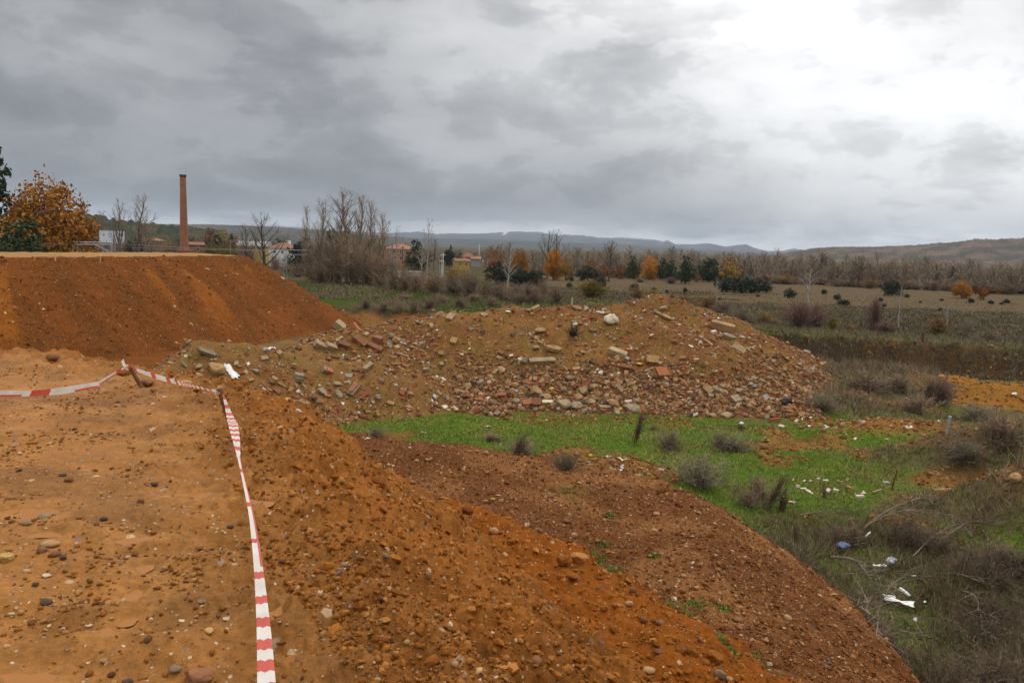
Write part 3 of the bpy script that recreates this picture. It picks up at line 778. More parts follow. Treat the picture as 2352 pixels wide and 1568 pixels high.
BROWN = (0.215, 0.158, 0.108); GREYB = (0.135, 0.105, 0.075)
POP = [bare_tree(10 + i, 'poplar', bark=(0.17,0.13,0.095), twig=BROWN, wscale=0.85) for i in range(4)]
BRM = [bare_tree(20 + i, 'broom', twig=(0.27, 0.20, 0.125), bark=(0.18, 0.14, 0.10), wscale=0.75) for i in range(3)]
SPR = [bare_tree(30 + i, 'spread', bark=(0.075, 0.06, 0.05), twig=(0.16, 0.12, 0.09)) for i in range(2)]
BIR = [bare_tree(40 + i, 'birch', bark=(0.30, 0.27, 0.23), twig=(0.24, 0.19, 0.14)) for i in range(2)]
OAKC = [(0.40, 0.165, 0.014), (0.32, 0.12, 0.012), (0.46, 0.21, 0.022)]
OAK = [leafy(50 + i, [(0, 0, .62, .30, .95), (.22, .08, .48, .24), (-.22, -.05, .50, .25), (.05, -.2, .40, .25), (.30, 0, .30, .20), (-.30, .1, .30, .20), (0, .2, .42, .25), (.1, -.1, .22, .24)], OAKC, 18000, 0.0150) for i in range(2)]
RUST = [leafy(55, [(0, 0, .58, .34, 1.1), (.2, .05, .42, .25), (-.2, 0, .45, .26), (0, -.15, .30, .28)], [(0.21, 0.075, 0.016), (0.26, 0.10, 0.02), (0.16, 0.06, 0.02)], 2600, 0.028)]
GOLD = [leafy(57, [(0, 0, .60, .26, 1.35), (.18, .05, .40, .24), (-.18, 0, .42, .25), (0, -.15, .28, .28)], [(0.34, 0.19, 0.02), (0.28, 0.16, 0.02), (0.22, 0.14, 0.02)], 2600, 0.028)]
PINEC = [(0.034, 0.054, 0.018), (0.050, 0.070, 0.021), (0.024, 0.040, 0.014)]
PINE = [leafy(60 + i, [(0, 0, .78, .19, .9), (.12, .05, .60, .22, .8), (-.14, -.03, .55, .23, .8), (.05, -.12, .40, .27, .7), (-.05, .1, .26, .28, .7), (.16, 0, .25, .22, .7), (-.17, 0, .22, .2, .7)], PINEC, 4600, 0.022) for i in range(3)]
CON = [leafy(65, [(0, 0, .88, .07, 1.6), (0, 0, .74, .12, .9), (.06, .03, .62, .15, .7), (-.06, -.02, .55, .17, .7), (.07, .05, .42, .21, .6), (-.08, 0, .32, .24, .55), (.05, -.1, .20, .28, .5), (-.1, .1, .12, .28, .4)], [(0.016, 0.030, 0.014), (0.026, 0.044, 0.018)], 7000, 0.016)]
HOLM = [leafy(70 + i, [(0, 0, .55, .42, 1.0), (.30, .05, .42, .34), (-.32, 0, .40, .34), (.05, -.3, .40, .34), (0, .3, .35, .33)], [(0.026, 0.036, 0.018), (0.040, 0.052, 0.024), (0.018, 0.026, 0.013)], 4200, 0.032, True) for i in range(2)]
BUSHB = [twiggy(80 + i, 70, 22, [(0.20, 0.14, 0.09), (0.24, 0.165, 0.10), (0.155, 0.11, 0.08)], 0.5, w=0.007) for i in range(3)]
BUSHD = [twiggy(140 + i, 70, 24, [(0.12, 0.085, 0.055), (0.09, 0.066, 0.044), (0.16, 0.115, 0.075)], 0.75, w=0.008) for i in range(3)]
BUSHP = [twiggy(84 + i, 110, 28, [(0.165, 0.098, 0.078), (0.19, 0.115, 0.085), (0.13, 0.08, 0.066)], 0.5, w=0.007) for i in range(2)]
BUSHO = [twiggy(88 + i, 80, 20, [(0.21, 0.14, 0.065), (0.18, 0.115, 0.06)], 0.55, (0.26, 0.135, 0.018), 900, 0.022, w=0.008) for i in range(2)]
BUSHY = [twiggy(92, 130, 24, [(0.20, 0.14, 0.03), (0.16, 0.11, 0.03), (0.11, 0.08, 0.03)], 0.62, (0.27, 0.185, 0.016), 2200, 0.020, w=0.008)]
BUSHG = [twiggy(95, 110, 26, [(0.20, 0.155, 0.105), (0.155, 0.13, 0.08), (0.18, 0.145, 0.105)], 0.6, (0.11, 0.12, 0.045), 300, 0.02, w=0.006)]

_ext = {}
def extent(me):
    if me.name not in _ext:
        v = np.empty(len(me.vertices) * 3, np.float32); me.vertices.foreach_get('co', v); v = v.reshape(-1, 3)
        a = np.percentile(v, 1, axis=0); b = np.percentile(v, 99, axis=0)
        _ext[me.name] = ((b[0] - a[0] + b[1] - a[1]) / 2, float(np.percentile(v[:, 2], 99.7)))
    return _ext[me.name]
def ground_at(x, y): return float(ground_z(x, y)[0])
def plant(name, tmpl, X, Ytop, d=None, Ybase=None, w=None, label=None, cat='tree', group=None, rot=None, asp=None, sink=0.05):
    """stand a plant where the photograph shows it. X, Ytop, Ybase and w are in photograph pixels; d is its distance"""
    if Ybase is not None:
        P = place(X, Ybase); d = math.hypot(P[0], P[1])
        if name != 'root_tangle' and X > 1990 and d < 50 and terrain(P[:1], P[1:2])[1].argmax(0)[0] == 5:   # foot hidden behind the heap
            d = float(np.interp(X, [2000, 2300, 2500, 2650, 2800], [86, 78, 70, 63, 58])); q = UD(X / K, Ytop / K, d); P = np.array([q[0], q[1], ground_at(q[0], q[1])])
    else:
        q = UD(X / K, Ytop / K, d); P = np.array([q[0], q[1], ground_at(q[0], q[1])])
    if Ybase is not None and X > 2040 and d > 184:      # keeps the field-edge trees in front of the wood
        d = 184.0; q = UD(X / K, Ytop / K, d); P = np.array([q[0], q[1], ground_at(q[0], q[1])])
    top = UD(X / K, Ytop / K, d)[2]
    h = max(top - P[2] + sink, 0.25)
    crown = tmpl[1] if isinstance(tmpl, tuple) else tmpl
    ew, eh = extent(crown)
    h = h / eh
    sxy = h if w is None else px2m(w, P) / ew
    root = obj(name, None, label=label, cat=cat, group=group, loc=P - [0, 0, sink], rot=(0, 0, rng.uniform(0, 6.28) if rot is None else rot), scale=(sxy, sxy, h))
    root.empty_display_size = 0.1
    for nm, me in zip(('trunk', 'crown') if isinstance(tmpl, tuple) else ('foliage',), tmpl if isinstance(tmpl, tuple) else (tmpl,)):
        if me is not None: obj(nm, me, root)
    return root

# ------------------------------------------------------------------ trees and bushes of the background
T_ = 'tree'; B_ = 'bush'
plant('conifer', CON[0], -30, 520, 96, w=235, label='tall dark green conifer cut off by the left edge', cat=T_)
plant('oak_tree', OAK[0], 165, 650, 92, w=265, label='large orange autumn oak beside the dark conifer on the left', cat=T_)
plant('pine_tree', PINE[2], 65, 790, 86, w=190, label='low bushy dark green pine in front of the orange oak', cat=T_)
for X, Yt, d, w, t, l in [(300, 722, 210, 34, 0, 'thin bare poplar just right of the orange oak'), (360, 748, 220, 46, 1, 'small bare poplar behind the white billboard'),
                          (413, 706, 128, 62, 2, 'bare poplar in front of the white billboard'), (478, 690, 126, 92, 3, 'tall many-stemmed bare poplar right of the billboard'),
                          (525, 760, 150, 40, 0, 'low bare poplar at the red roofed brick house')]:
    plant('poplar_tree', POP[t], X, Yt, d, w=w, label=l, cat=T_)
for X, Yt, d, w, t, l, c in [(880, 870, 240, 70, GOLD[0], 'pale yellow tree behind the chimney foot', T_), (770, 838, 250, 60, PINE[0], 'green tree between yellow autumn trees right of the chimney', T_),
                          (752, 862, 205, 95, BUSHY[0], 'yellow autumn bush beside the small brick shed', B_), (808, 855, 215, 80, BUSHY[0], 'yellow autumn bush below the round green tree', B_),
                          (745, 815, 300, 40, RUST[0], 'small rust coloured tree right of the chimney shaft', T_), (800, 826, 290, 70, GOLD[0], 'yellowish autumn tree on the rise right of the chimney', T_),
                          (862, 850, 180, 50, BUSHB[1], 'dark bare bush left of the yellow house', B_)]:
    plant('autumn_tree' if c == T_ else 'bush', t, X, Yt, d, w=w, label=l, cat=c)
plant('bare_tree', SPR[0], 940, 752, 104, w=150, label='dark spreading bare tree behind the mound edge', cat=T_)
plant('bare_tree', SPR[1], 872, 795, 112, w=80, label='smaller bare tree left of the dark spreading one', cat=T_)
plant('pine_tree', HOLM[0], 1078, 845, 150, w=100, label='round dark evergreen beside the white house', cat=T_)
# the tall bare poplar stand left of the centre
for X, Yt, Yb, w, t, l in [(1088, 729, 985, 60, BRM[0], 'leaning bare poplar at the left end of the tall stand'), (1147, 706, 1000, 90, BRM[1], 'bare poplar with upright limbs second from the left in the tall stand'),
                           (1205, 725, 1005, 100, BRM[2], 'bushy bare poplar left of the tallest one'), (1240, 672, 1006, 130, BRM[1], 'tallest bare poplar in the middle of the stand'),
                           (1278, 690, 1008, 110, BRM[0], 'bare poplar right behind the tallest one'), (1318, 712, 1012, 90, BRM[2], 'bare poplar with a long branch reaching right'),
                           (1362, 752, 1016, 80, BRM[1], 'bare poplar at the right end of the tall stand'), (1408, 800, 1010, 40, BIR[0], 'thin bare tree before the orange house')]:
    plant('poplar_tree', t, X, Yt, Ybase=Yb, w=w, label=l, cat=T_)
for X, Yt, Yb, w, t in [(1120, 860, 1000, 150, 0), (1190, 830, 1012, 170, 1), (1250, 820, 1014, 180, 2), (1310, 850, 1018, 170, 0), (1360, 880, 1022, 130, 1), (1150, 900, 1008, 120, 2), (1400, 910, 1030, 120, 0),
                        (1060, 930, 985, 90, 1), (1020, 920, 975, 80, 2), (980, 900, 960, 90, 0), (1440, 930, 1035, 110, 2), (1480, 950, 1040, 120, 1), (1550, 960, 1042, 130, 0), (1620, 975, 1046, 130, 2),
                        (1680, 965, 1055, 120, 1), (1730, 985, 1062, 110, 0), (1780, 995, 1066, 120, 2), (1840, 1000, 1070, 120, 0), (1890, 1000, 1075, 110, 1), (1930, 985, 1060, 100, 2), (1980, 1010, 1078, 110, 0)]:
    plant('bush', BUSHB[t], X, Yt, Ybase=Yb, w=w, label='leafless brown bush in the thicket along the top of the green bank', cat=B_, group='thicket bushes along the bank')
for X, Yt, Yb, w, l in [(1165, 945, 1000, 55, 'small olive yellow bush under the left poplars'), (1110, 965, 995, 70, 'low orange bush left of the poplar feet'), (1355, 925, 1015, 60, 'olive yellow bush right of the tall poplars'),
                        (1532, 985, 1040, 70, 'bright orange yellow bush left of the yellow house'), (1612, 938, 1020, 90, 'golden bush below the tower house'), (1660, 955, 1025, 80, 'dull golden bush right of the yellow house')]:
    plant('bush', BUSHO[int(X) % 2], X, Yt, Ybase=Yb, w=w, label=l, cat=B_)
plant('pine_tree', PINE[1], 1180, 815, 175, w=50, label='dark evergreen behind the left poplars', cat=T_)
plant('pine_tree', HOLM[1], 1325, 850, 180, w=70, label='dark evergreen behind the right poplars', cat=T_)
plant('pine_tree', PINE[0], 1488, 858, 170, w=80, label='green pine right of the orange house', cat=T_)
plant('birch_tree', BIR[1], 1502, 862, Ybase=1010, w=60, label='white stemmed bare birch right of the orange house', cat=T_)
plant('bare_tree', BIR[0], 1518, 778, Ybase=1000, w=55, label='tall thin bare tree rising above the birch', cat=T_)
plant('bare_tree', SPR[0], 1547, 842, 210, w=45, label='small bare tree between birch and white poles', cat=T_)
plant('dark_tree', HOLM[0], 1602, 876, 240, w=40, label='dark purple tree right of the white poles', cat=T_)
plant('birch_tree', BIR[1], 1804, 886, Ybase=1045, w=75, label='pale forked birch standing before the orange oaks', cat=T_)
plant('oak_tree', RUST[0], 1770, 880, 150, w=62, label='dark rust oak left of the pale birch', cat=T_)
plant('oak_tree', OAK[1], 1853, 890, 152, w=64, label='orange brown oak right of the pale birch', cat=T_)
plant('oak_tree', OAK[0], 1975, 892, 158, w=66, label='orange oak under the pair of tall bare trees', cat=T_)
plant('oak_tree', GOLD[0], 2018, 915, 156, w=46, label='olive yellow tree right of the oak under the bare pair', cat=T_)
plant('bare_tree', SPR[1], 1955, 820, 165, w=62, label='left one of the pair of tall bare trees', cat=T_)
plant('bare_tree', SPR[0], 1992, 814, 166, w=74, label='right one of the pair of tall bare trees', cat=T_)
plant('bare_tree', SPR[1], 2174, 855, 160, w=66, label='dark bare tree rising above the round shrubs', cat=T_)
for X, Yt, Yb, w, l in [(1780, 932, 1012, 100, 'dark thicket shrub left of the pale birch'), (1850, 950, 1020, 80, 'dark low shrub right of the pale birch'), (1905, 962, 1022, 70, 'dark drooping shrub at the edge of the field')]:
    plant('shrub', HOLM[int(X) % 2], X, Yt, Ybase=Yb, w=w, label=l, cat='shrub')
for X, Yt, Yb, w, t, n, l, c in [
        (2095, 946, 1000, 88, HOLM[0], 'shrub', 'wide dark evergreen shrub left of the small orange tree', 'shrub'), (2138, 980, 1023, 44, HOLM[1], 'shrub', 'round dark shrub beside the yellow bush', 'shrub'),
        (2036, 982, 1002, 18, HOLM[0], 'shrub', 'small dark shrub left of the yellow bush', 'shrub'), (2028, 1005, 1024, 22, HOLM[1], 'shrub', 'small dark shrub at the left foot of the yellow bush', 'shrub'),
        (2154, 942, 990, 40, RUST[0], 'oak_tree', 'small orange tree behind the round dark shrub', T_), (2105, 922, 965, 44, RUST[0], 'oak_tree', 'rust red oak behind the wide dark shrub', T_),
        (2212, 945, 985, 44, RUST[0], 'oak_tree', 'low orange tree left of the first pine', T_), (2262, 962, 990, 30, OAK[1], 'oak_tree', 'little orange tree below the first pine', T_),
        (2258, 912, 962, 46, PINE[0], 'pine_tree', 'first dark pine from the left along the field', T_), (2318, 915, 985, 62, OAK[1], 'oak_tree', 'broad orange brown tree between the first two pines', T_),
        (2358, 920, 1000, 34, PINE[1], 'pine_tree', 'left pine of the close pair by the field', T_), (2388, 928, 1003, 40, PINE[2], 'pine_tree', 'right pine of the close pair by the field', T_),
        (2443, 912, 1012, 62, PINE[0], 'pine_tree', 'broad dark pine in the middle of the field edge', T_), (2528, 920, 1000, 76, PINE[1], 'pine_tree', 'broad flat topped pine left of the golden tree', T_),
        (2485, 975, 1005, 24, RUST[0], 'oak_tree', 'tiny orange tree between the two broad pines', T_), (2601, 922, 1000, 76, GOLD[0], 'autumn_tree', 'golden yellow tree behind the long dark shrub', T_),
        (2590, 985, 1040, 80, HOLM[0], 'shrub', 'left end of the long dark evergreen thicket', 'shrub'), (2645, 983, 1044, 95, HOLM[1], 'shrub', 'middle clump of the long dark evergreen thicket', 'shrub'),
        (2705, 990, 1044, 85, HOLM[0], 'shrub', 'right end of the long dark evergreen thicket', 'shrub'), (2260, 1010, 1038, 36, HOLM[1], 'shrub', 'low dark shrub in the field left of the rubble top', 'shrub'),
        (2813, 1026, 1062, 40, HOLM[0], 'shrub', 'round dark shrub alone on the dry field', 'shrub'), (2935, 1030, 1047, 20, HOLM[1], 'shrub', 'little dark shrub behind the bare purple bush', 'shrub'),
        (2982, 1046, 1068, 26, HOLM[0], 'shrub', 'dark shrub right of the bare purple bush', 'shrub'), (3005, 1066, 1086, 40, HOLM[1], 'shrub', 'flat dark shrub low on the dry field', 'shrub'),
        (3177, 998, 1055, 64, HOLM[1], 'shrub', 'largest dark round shrub on the dry field to the right', 'shrub'), (2440, 1022, 1042, 16, HOLM[0], 'shrub', 'small dark shrub below the broad middle pine', 'shrub'),
        (2390, 985, 1010, 60, BUSHP[0], 'bush', 'low purplish bush at the feet of the pine pair', B_), (2280, 985, 1005, 90, BUSHB[0], 'bush', 'brown hedge at the field edge below the first pine', B_),
        (2104, 992, 1062, 135, BUSHY[0], 'bush', 'large yellow bush left of the rubble top', B_), (2270, 1018, 1064, 90, BUSHO[0], 'bush', 'yellowish brown bush behind the rubble top', B_),
        (2330, 1025, 1066, 80, BUSHY[0], 'bush', 'dull yellow brush right behind the rubble top', B_), (2440, 1040, 1085, 120, BUSHO[1], 'bush', 'orange brown brush right of the rubble top', B_),
        (2520, 1045, 1100, 110, BUSHO[0], 'bush', 'rusty brown brush above the right shoulder of the heap', B_), (2575, 1075, 1130, 120, BUSHP[1], 'bush', 'purplish brown brush on the bank edge behind the heap', B_),
        (2650, 1080, 1150, 130, BUSHG[0], 'bush', 'olive grey brush on the bank edge right of the heap', B_), (2720, 1105, 1155, 90, BUSHO[1], 'bush', 'low orange brown bush left of the purple bush', B_),
        (2552, 985, 1085, 30, BIR[0], 'bare_tree', 'thin bare sapling before the dark evergreen thicket', T_),
        (2845, 1058, 1172, 135, BUSHP[0], 'bush', 'large bare purple bush on the bank edge', B_), (2905, 1075, 1172, 90, BUSHP[1], 'bush', 'bare brown bush touching the purple bush', B_),
        (2879, 945, 1100, 78, BIR[1], 'bare_tree', 'pale bare tree behind the large purple bush', T_), (2963, 1125, 1178, 40, BUSHY[0], 'bush', 'small yellow bush right of the purple bush', B_),
        (3025, 1150, 1182, 50, BUSHO[0], 'bush', 'low orange tinted bush on the bank edge', B_), (3112, 1048, 1182, 56, BUSHP[1], 'bush', 'reddish bare bush on the bank edge', B_),
        (3150, 1140, 1190, 80, BUSHP[0], 'bush', 'low dark brown bush right of the reddish one', B_), (3200, 1005, 1168, 34, BIR[1], 'birch_tree', 'thin white birch sapling on the right of the heath', T_),
        (3374, 1060, 1180, 30, BIR[0], 'bare_tree', 'thin brown sapling near the right edge of the heath', T_), (3440, 1130, 1200, 60, BUSHG[0], 'bush', 'thin grey bush on the far right bank', B_),
        (3340, 1120, 1195, 90, BUSHO[1], 'bush', 'sparse orange brown bush on the right bank', B_), (3520, 1160, 1215, 120, BUSHB[0], 'bush', 'bare brown bush by the right edge of the bank', B_),
        (3426, 1004, 1062, 52, OAK[1], 'oak_tree', 'small orange tree at the wood edge far right', T_), (3502, 1018, 1068, 40, RUST[0], 'oak_tree', 'small rust red tree right of the orange one', T_)]:
    plant(n, t, X, Yt, Ybase=Yb, w=w, label=l, cat=c)
for X, Yb, w in [(3137, 1072, 15), (3354, 1072, 13), (3459, 1078, 20), (3530, 1083, 18), (3586, 1080, 20), (3568, 1085, 13), (3279, 1079, 10), (3230, 1060, 18), (2330, 1035, 16), (2375, 1043, 14), (3150, 1092, 14), (3350, 1108, 16), (2700, 1058, 14), (2560, 1070, 12)]:
    plant('shrub', HOLM[int(X) % 2], X, Yb - w * 0.8, Ybase=Yb, w=w, label='very small dark shrub dotted on the dry field', cat='shrub', group='small shrubs on the dry field')
for i, (u_, v_) in enumerate([(840, 716), (880, 718), (915, 716), (950, 714), (985, 712), (1020, 708), (1055, 704), (1090, 702), (1125, 700), (1160, 698), (1195, 697), (1230, 696), (860, 706), (935, 702), (1010, 698), (1075, 694)]):
    plant('bush', BUSHB[i % 3], u_ * K, (v_ - 10 - rng.uniform(14, 24)) * K, Ybase=(v_ + rng.uniform(-22, 4)) * K, w=rng.uniform(60, 95), label='dark weedy bush along the scarp of the green bank', cat=B_, group='weeds along the scarp')
# the bare riverside wood behind the field
WL = 'bare brown poplar in the long wood behind the dry field'
for i in range(215):
    X = 1720 + (3760 - 1720) * (i + rng.uniform(0, 1)) / 215
    front = rng.random() < 0.5
    d = rng.uniform(196, 212) if front else rng.uniform(212, 275)
    yt = np.interp(X, [1720, 1900, 2150, 2450, 2750, 2900, 3100, 3300, 3500, 3700], [905, 892, 888, 892, 902, 908, 922, 932, 938, 946]) + rng.normal(0, 11) + (10 if front else 0)
    if rng.random() < 0.10: yt -= rng.uniform(10, 26)
    t = [POP[0], POP[1], POP[2], POP[3], BRM[0], BRM[1], BRM[2]][i % 7]
    plant('poplar_tree', t, X, yt, d, w=rng.uniform(36, 90), label=WL, cat=T_, group='poplars of the riverside wood')
for i in range(60):
    X = 1880 + (3720 - 1880) * (i + rng.uniform(0, 1)) / 60
    d = rng.uniform(190, 204)
    yt = np.interp(X, [1880, 2400, 2900, 3700], [960, 965, 985, 1010]) + rng.normal(0, 8)
    t = [BUSHB[0], BUSHB[1], BUSHP[0], BUSHB[2], BUSHO[0]][i % 5]
    plant('bush', t, X, yt, d, w=rng.uniform(50, 100), label='leafless undergrowth bush at the foot of the riverside wood', cat=B_, group='undergrowth of the riverside wood')
# trees of the village and the slopes to the left
for i in range(84):
    X = 180 + 1560 * (i + rng.uniform(0, 1)) / 84
    d = rng.uniform(165, 400)
    yt = np.interp(X, [180, 600, 1000, 1400, 1740], [835, 845, 862, 880, 905]) + rng.normal(0, 10) + (d - 300) * -0.03
    t = [POP[1], SPR[0], BUSHB[0], POP[3], BUSHO[1], BUSHB[2], SPR[1], HOLM[0], RUST[0]][i % 9]
    plant('village_tree' if isinstance(t, tuple) else 'bush', t, X, yt, d, w=rng.uniform(40, 75), label='distant tree or tall bush among the village houses', cat=T_, group='trees among the village houses')

# ------------------------------------------------------------------ buildings
def box_vf(x0, x1, y0, y1, z0, z1):
    V = [(x0, y0, z0), (x1, y0, z0), (x1, y1, z0), (x0, y1, z0), (x0, y0, z1), (x1, y0, z1), (x1, y1, z1), (x0, y1, z1)]
    F = [(0, 3, 2, 1), (4, 5, 6, 7), (0, 1, 5, 4), (1, 2, 6, 5), (2, 3, 7, 6), (3, 0, 4, 7)]
    return V, F
def boxes(name, bs, m):
    V, F = [], []
    for b in bs:
        v, f = box_vf(*b); n = len(V); V += v; F += [tuple(i + n for i in q) for q in f]
    return mesh(name, V, F, m)
M_ROOF = mat('roof_tile', (0.25, 0.115, 0.066), (0.18, 0.08, 0.05), 0.85, 3.0)
M_PANE = mat('window_glass', (0.02, 0.024, 0.03), (0.015, 0.018, 0.02), 0.15, 1.0, 0.1, 0.5, 0)
M_FRAME = mat('window_frame', (0.62, 0.60, 0.56), (0.5, 0.48, 0.45), 0.6, 2.0, 0.1)
M_WHITE = mat('white_wall', (0.66, 0.65, 0.62), (0.55, 0.54, 0.51), 0.8, 1.0, 0.1)
M_YEL = mat('yellow_wall', (0.40, 0.27, 0.075), (0.34, 0.23, 0.06), 0.85, 1.0, 0.05)
M_ORA = mat('orange_wall', (0.36, 0.185, 0.09), (0.30, 0.15, 0.075), 0.85, 1.0, 0.05)
M_BRICK = mat('brick_wall', (0.27, 0.10, 0.055), (0.20, 0.075, 0.045), 0.9, 4.0, 0.1)
M_GREY = mat('grey_wall', (0.30, 0.29, 0.28), (0.22, 0.22, 0.21), 0.85, 1.0, 0.1)
def house(label, X0, X1, Yeave, d, roof_px, depth, wall, roofk='hip', wins=(), name='house', roof=None, sides=0.35, cat='house'):
    """walls run from the ground up to the eave line seen at Yeave; windows in front-face fractions"""
    c = UD((X0 + X1) / 2 / K, Yeave / K, d)
    w = (X1 - X0) / 2837.0 * d
    gz = ground_at(c[0], c[1]) - 0.3; h = c[2] - gz
    az = math.atan2(-c[0], c[1])
    root = obj(name, None, label=label, cat=cat, loc=(c[0], c[1], gz), rot=(0, 0, az + sides))
    obj('wall', boxes('wall', [(-w / 2, w / 2, 0, depth, 0, h)], wall), root)
    rh = roof_px / 2837.0 * d; e = 0.35
    a, b, y0, y1 = -w / 2 - e, w / 2 + e, -e, depth + e
    rr = roof or M_ROOF
    if roofk == 'hip':
        k = min(w, depth) * 0.42
        V = [(a, y0, h), (b, y0, h), (b, y1, h), (a, y1, h), (a + k, depth / 2, h + rh), (b - k, depth / 2, h + rh)]
        F = [(0, 1, 5), (0, 5, 4), (1, 2, 5), (2, 3, 4), (2, 4, 5), (3, 0, 4), (0, 3, 2), (0, 2, 1)]
    elif roofk == 'gable':
        V = [(a, y0, h), (b, y0, h), (b, y1, h), (a, y1, h), (a, depth / 2, h + rh), (b, depth / 2, h + rh)]
        F = [(0, 1, 5), (0, 5, 4), (2, 3, 4), (2, 4, 5), (1, 2, 5), (3, 0, 4), (0, 3, 2), (0, 2, 1)]
    else:
        V, F4 = box_vf(a, b, y0, y1, h, h + rh); F = [t for q in F4 for t in ((q[0], q[1], q[2]), (q[0], q[2], q[3]))]
    rf = obj('roof', mesh('roof', V, F, rr), root)
    if roofk != 'flat': obj('chimney', boxes('chimney', [(w * 0.18, w * 0.18 + 0.6, depth * 0.55, depth * 0.55 + 0.6, h + rh * 0.4, h + rh + 0.5)], wall), rf)
    for (fx, fz, fw, fh) in wins:
        x = (fx - 0.5) * w; z = fz * h; ww, hh = fw * w / 2, fh * h / 2
        f = obj('window', boxes('window', [(x - ww, x + ww, -0.08, 0.1, z - hh, z + hh)], M_FRAME), root)
        obj('pane', boxes('pane', [(x - ww * 0.86, x - ww * 0.04, -0.10, 0.05, z - hh * 0.88, z + hh * 0.88), (x + ww * 0.04, x + ww * 0.86, -0.10, 0.05, z - hh * 0.88, z + hh * 0.88)], M_PANE), f)
    return root
house('low brick house with orange tiled roof left of the chimney', 512, 584, 857, 290, 9, 6.0, M_BRICK, 'hip', [(x, 0.86, 0.07, 0.2) for x in (0.12, 0.28, 0.44, 0.60, 0.76, 0.9)])
house('small brick shed with one white window right of the chimney', 677, 722, 872, 215, 9, 3.5, M_BRICK, 'gable', [(0.62, 0.82, 0.18, 0.22)], sides=0.1, cat='shed', name='shed')
house('yellow house behind the bare spreading tree', 846, 944, 876, 230, 16, 6.0, M_YEL, 'gable', [(0.2, 0.85, 0.1, 0.14), (0.45, 0.85, 0.1, 0.14), (0.8, 0.85, 0.1, 0.14)], roof=M_GREY, sides=-0.3)
house('white house with a red tiled roof next to the yellow house', 958, 1026, 884, 215, 20, 7.0, M_WHITE, 'hip', [(0.3, 0.82, 0.12, 0.16), (0.7, 0.82, 0.12, 0.16)], sides=-0.4)
house('large orange house with hipped roof right of the poplar stand', 1385, 1480, 887, 250, 17, 9.0, M_ORA, 'hip', [(0.22, 0.83, 0.14, 0.16), (0.48, 0.83, 0.16, 0.18), (0.70, 0.83, 0.14, 0.16), (0.48, 0.5, 0.16, 0.16), (0.25, 0.5, 0.12, 0.14)], sides=0.15)
house('low white house half hidden behind the poplar stand', 1312, 1345, 905, 240, 8, 6.0, M_WHITE, 'gable', [(0.5, 0.85, 0.2, 0.16)])
house('slim orange tower house with red roof and grey side', 1656, 1690, 915, 265, 14, 4.0, M_ORA, 'hip', [(0.35, 0.86, 0.2, 0.12), (0.7, 0.86, 0.2, 0.12)], sides=0.3)
house('grey annex with red roof beside the tower house', 1680, 1712, 922, 264, 8, 4.0, M_GREY, 'gable', [(0.5, 0.75, 0.2, 0.16)], sides=0.3)
house('low yellow house with red roof in front of the tower house', 1624, 1674, 930, 225, 9, 4.5, M_YEL, 'gable', [(0.3, 0.7, 0.14, 0.22), (0.75, 0.7, 0.16, 0.25)], sides=0.2)
house('small white house far in the valley left of the rust oak', 1716, 1738, 920, 330, 6, 5.0, M_WHITE, 'gable', [(0.4, 0.85, 0.2, 0.1)])
house('white farm building on the far left slope', 626, 646, 815, 900, 3, 10.0, M_WHITE, 'gable', [(0.5, 0.9, 0.2, 0.08)])
house('white shed showing over the mound edge', 309, 333, 884, 118, 2, 2.5, M_WHITE, 'flat', [(0.5, 0.92, 0.3, 0.08)], name='shed', roof=M_WHITE, cat='shed')
house('long white wall of a yard behind the bank bushes', 1390, 1500, 968, 150, 2, 0.4, M_WHITE, 'flat', name='yard_wall', roof=M_WHITE, cat='wall', sides=0.35)

# brick chimney
def lathe(name, prof, m, n=20, ox=0):
    V = [(r * math.cos(2 * math.pi * k / n) + ox, r * math.sin(2 * math.pi * k / n), z) for r, z in prof for k in range(n)]
    F = []
    for i in range(len(prof) - 1):
        for k in range(n):
            a, b = i * n + k, i * n + (k + 1) % n
            F.append((a, b, b + n, a + n))
    return mesh(name, V, F, m, smooth=False)
def brick_material():
    m = bpy.data.materials.new('chimney_brick'); m.use_nodes = True
    N = NT(m.node_tree); out = N.add('ShaderNodeOutputMaterial'); p = N.add('ShaderNodeBsdfPrincipled'); N.l.new(p.outputs[0], out.inputs[0])
    tc = N.add('ShaderNodeTexCoord').outputs['Object']
    n = N.noise(tc, 0.9, 6, 0.65); n2 = N.noise(N.vmath('MULTIPLY', tc, (1, 1, 5.0)), 2.5, 4, 0.6)
    c = N.mix(N.ramp(n, [(0.3, 0.0), (0.7, 1.0)]), (0.24, 0.085, 0.040, 1), (0.36, 0.14, 0.065, 1))
    c = N.mix(N.math('MULTIPLY', n2, 0.5), c, (0.20, 0.075, 0.04, 1))
    N.set(p.inputs['Base Color'], c); p.inputs['Roughness'].default_value = 0.9
    return m
M_CHIM = brick_material()
cb = UD(656.5 / K, 889 / K, 200); ct = UD(660.5 / K, 623 / K, 200)
H = ct[2] - cb[2]; gz = ground_at(cb[0], cb[1])
ch = obj('chimney', None, label='tall round brick factory chimney on a square plinth', cat='chimney', loc=(cb[0], cb[1], gz))
pz = cb[2] - gz
sh = obj('shaft', lathe('shaft', [(0.96, pz), (0.94, pz + 1), (0.66, pz + H - 2.4), (0.66, pz + H - 0.3), (0.5, pz + H - 0.3), (0.5, pz + H - 1.2)], M_CHIM), ch)
obj('cap', lathe('cap', [(0.665, pz + H - 2.35), (0.72, pz + H - 2.3), (0.72, pz + H - 2.0), (0.665, pz + H - 1.95)], M_CHIM), sh)
obj('rim', lathe('rim', [(0.665, pz + H - 0.55), (0.76, pz + H - 0.5), (0.76, pz + H), (0.5, pz + H), (0.5, pz + H - 0.3)], mat('sooty_brick', (0.09, 0.05, 0.035), (0.05, 0.035, 0.03))), sh)
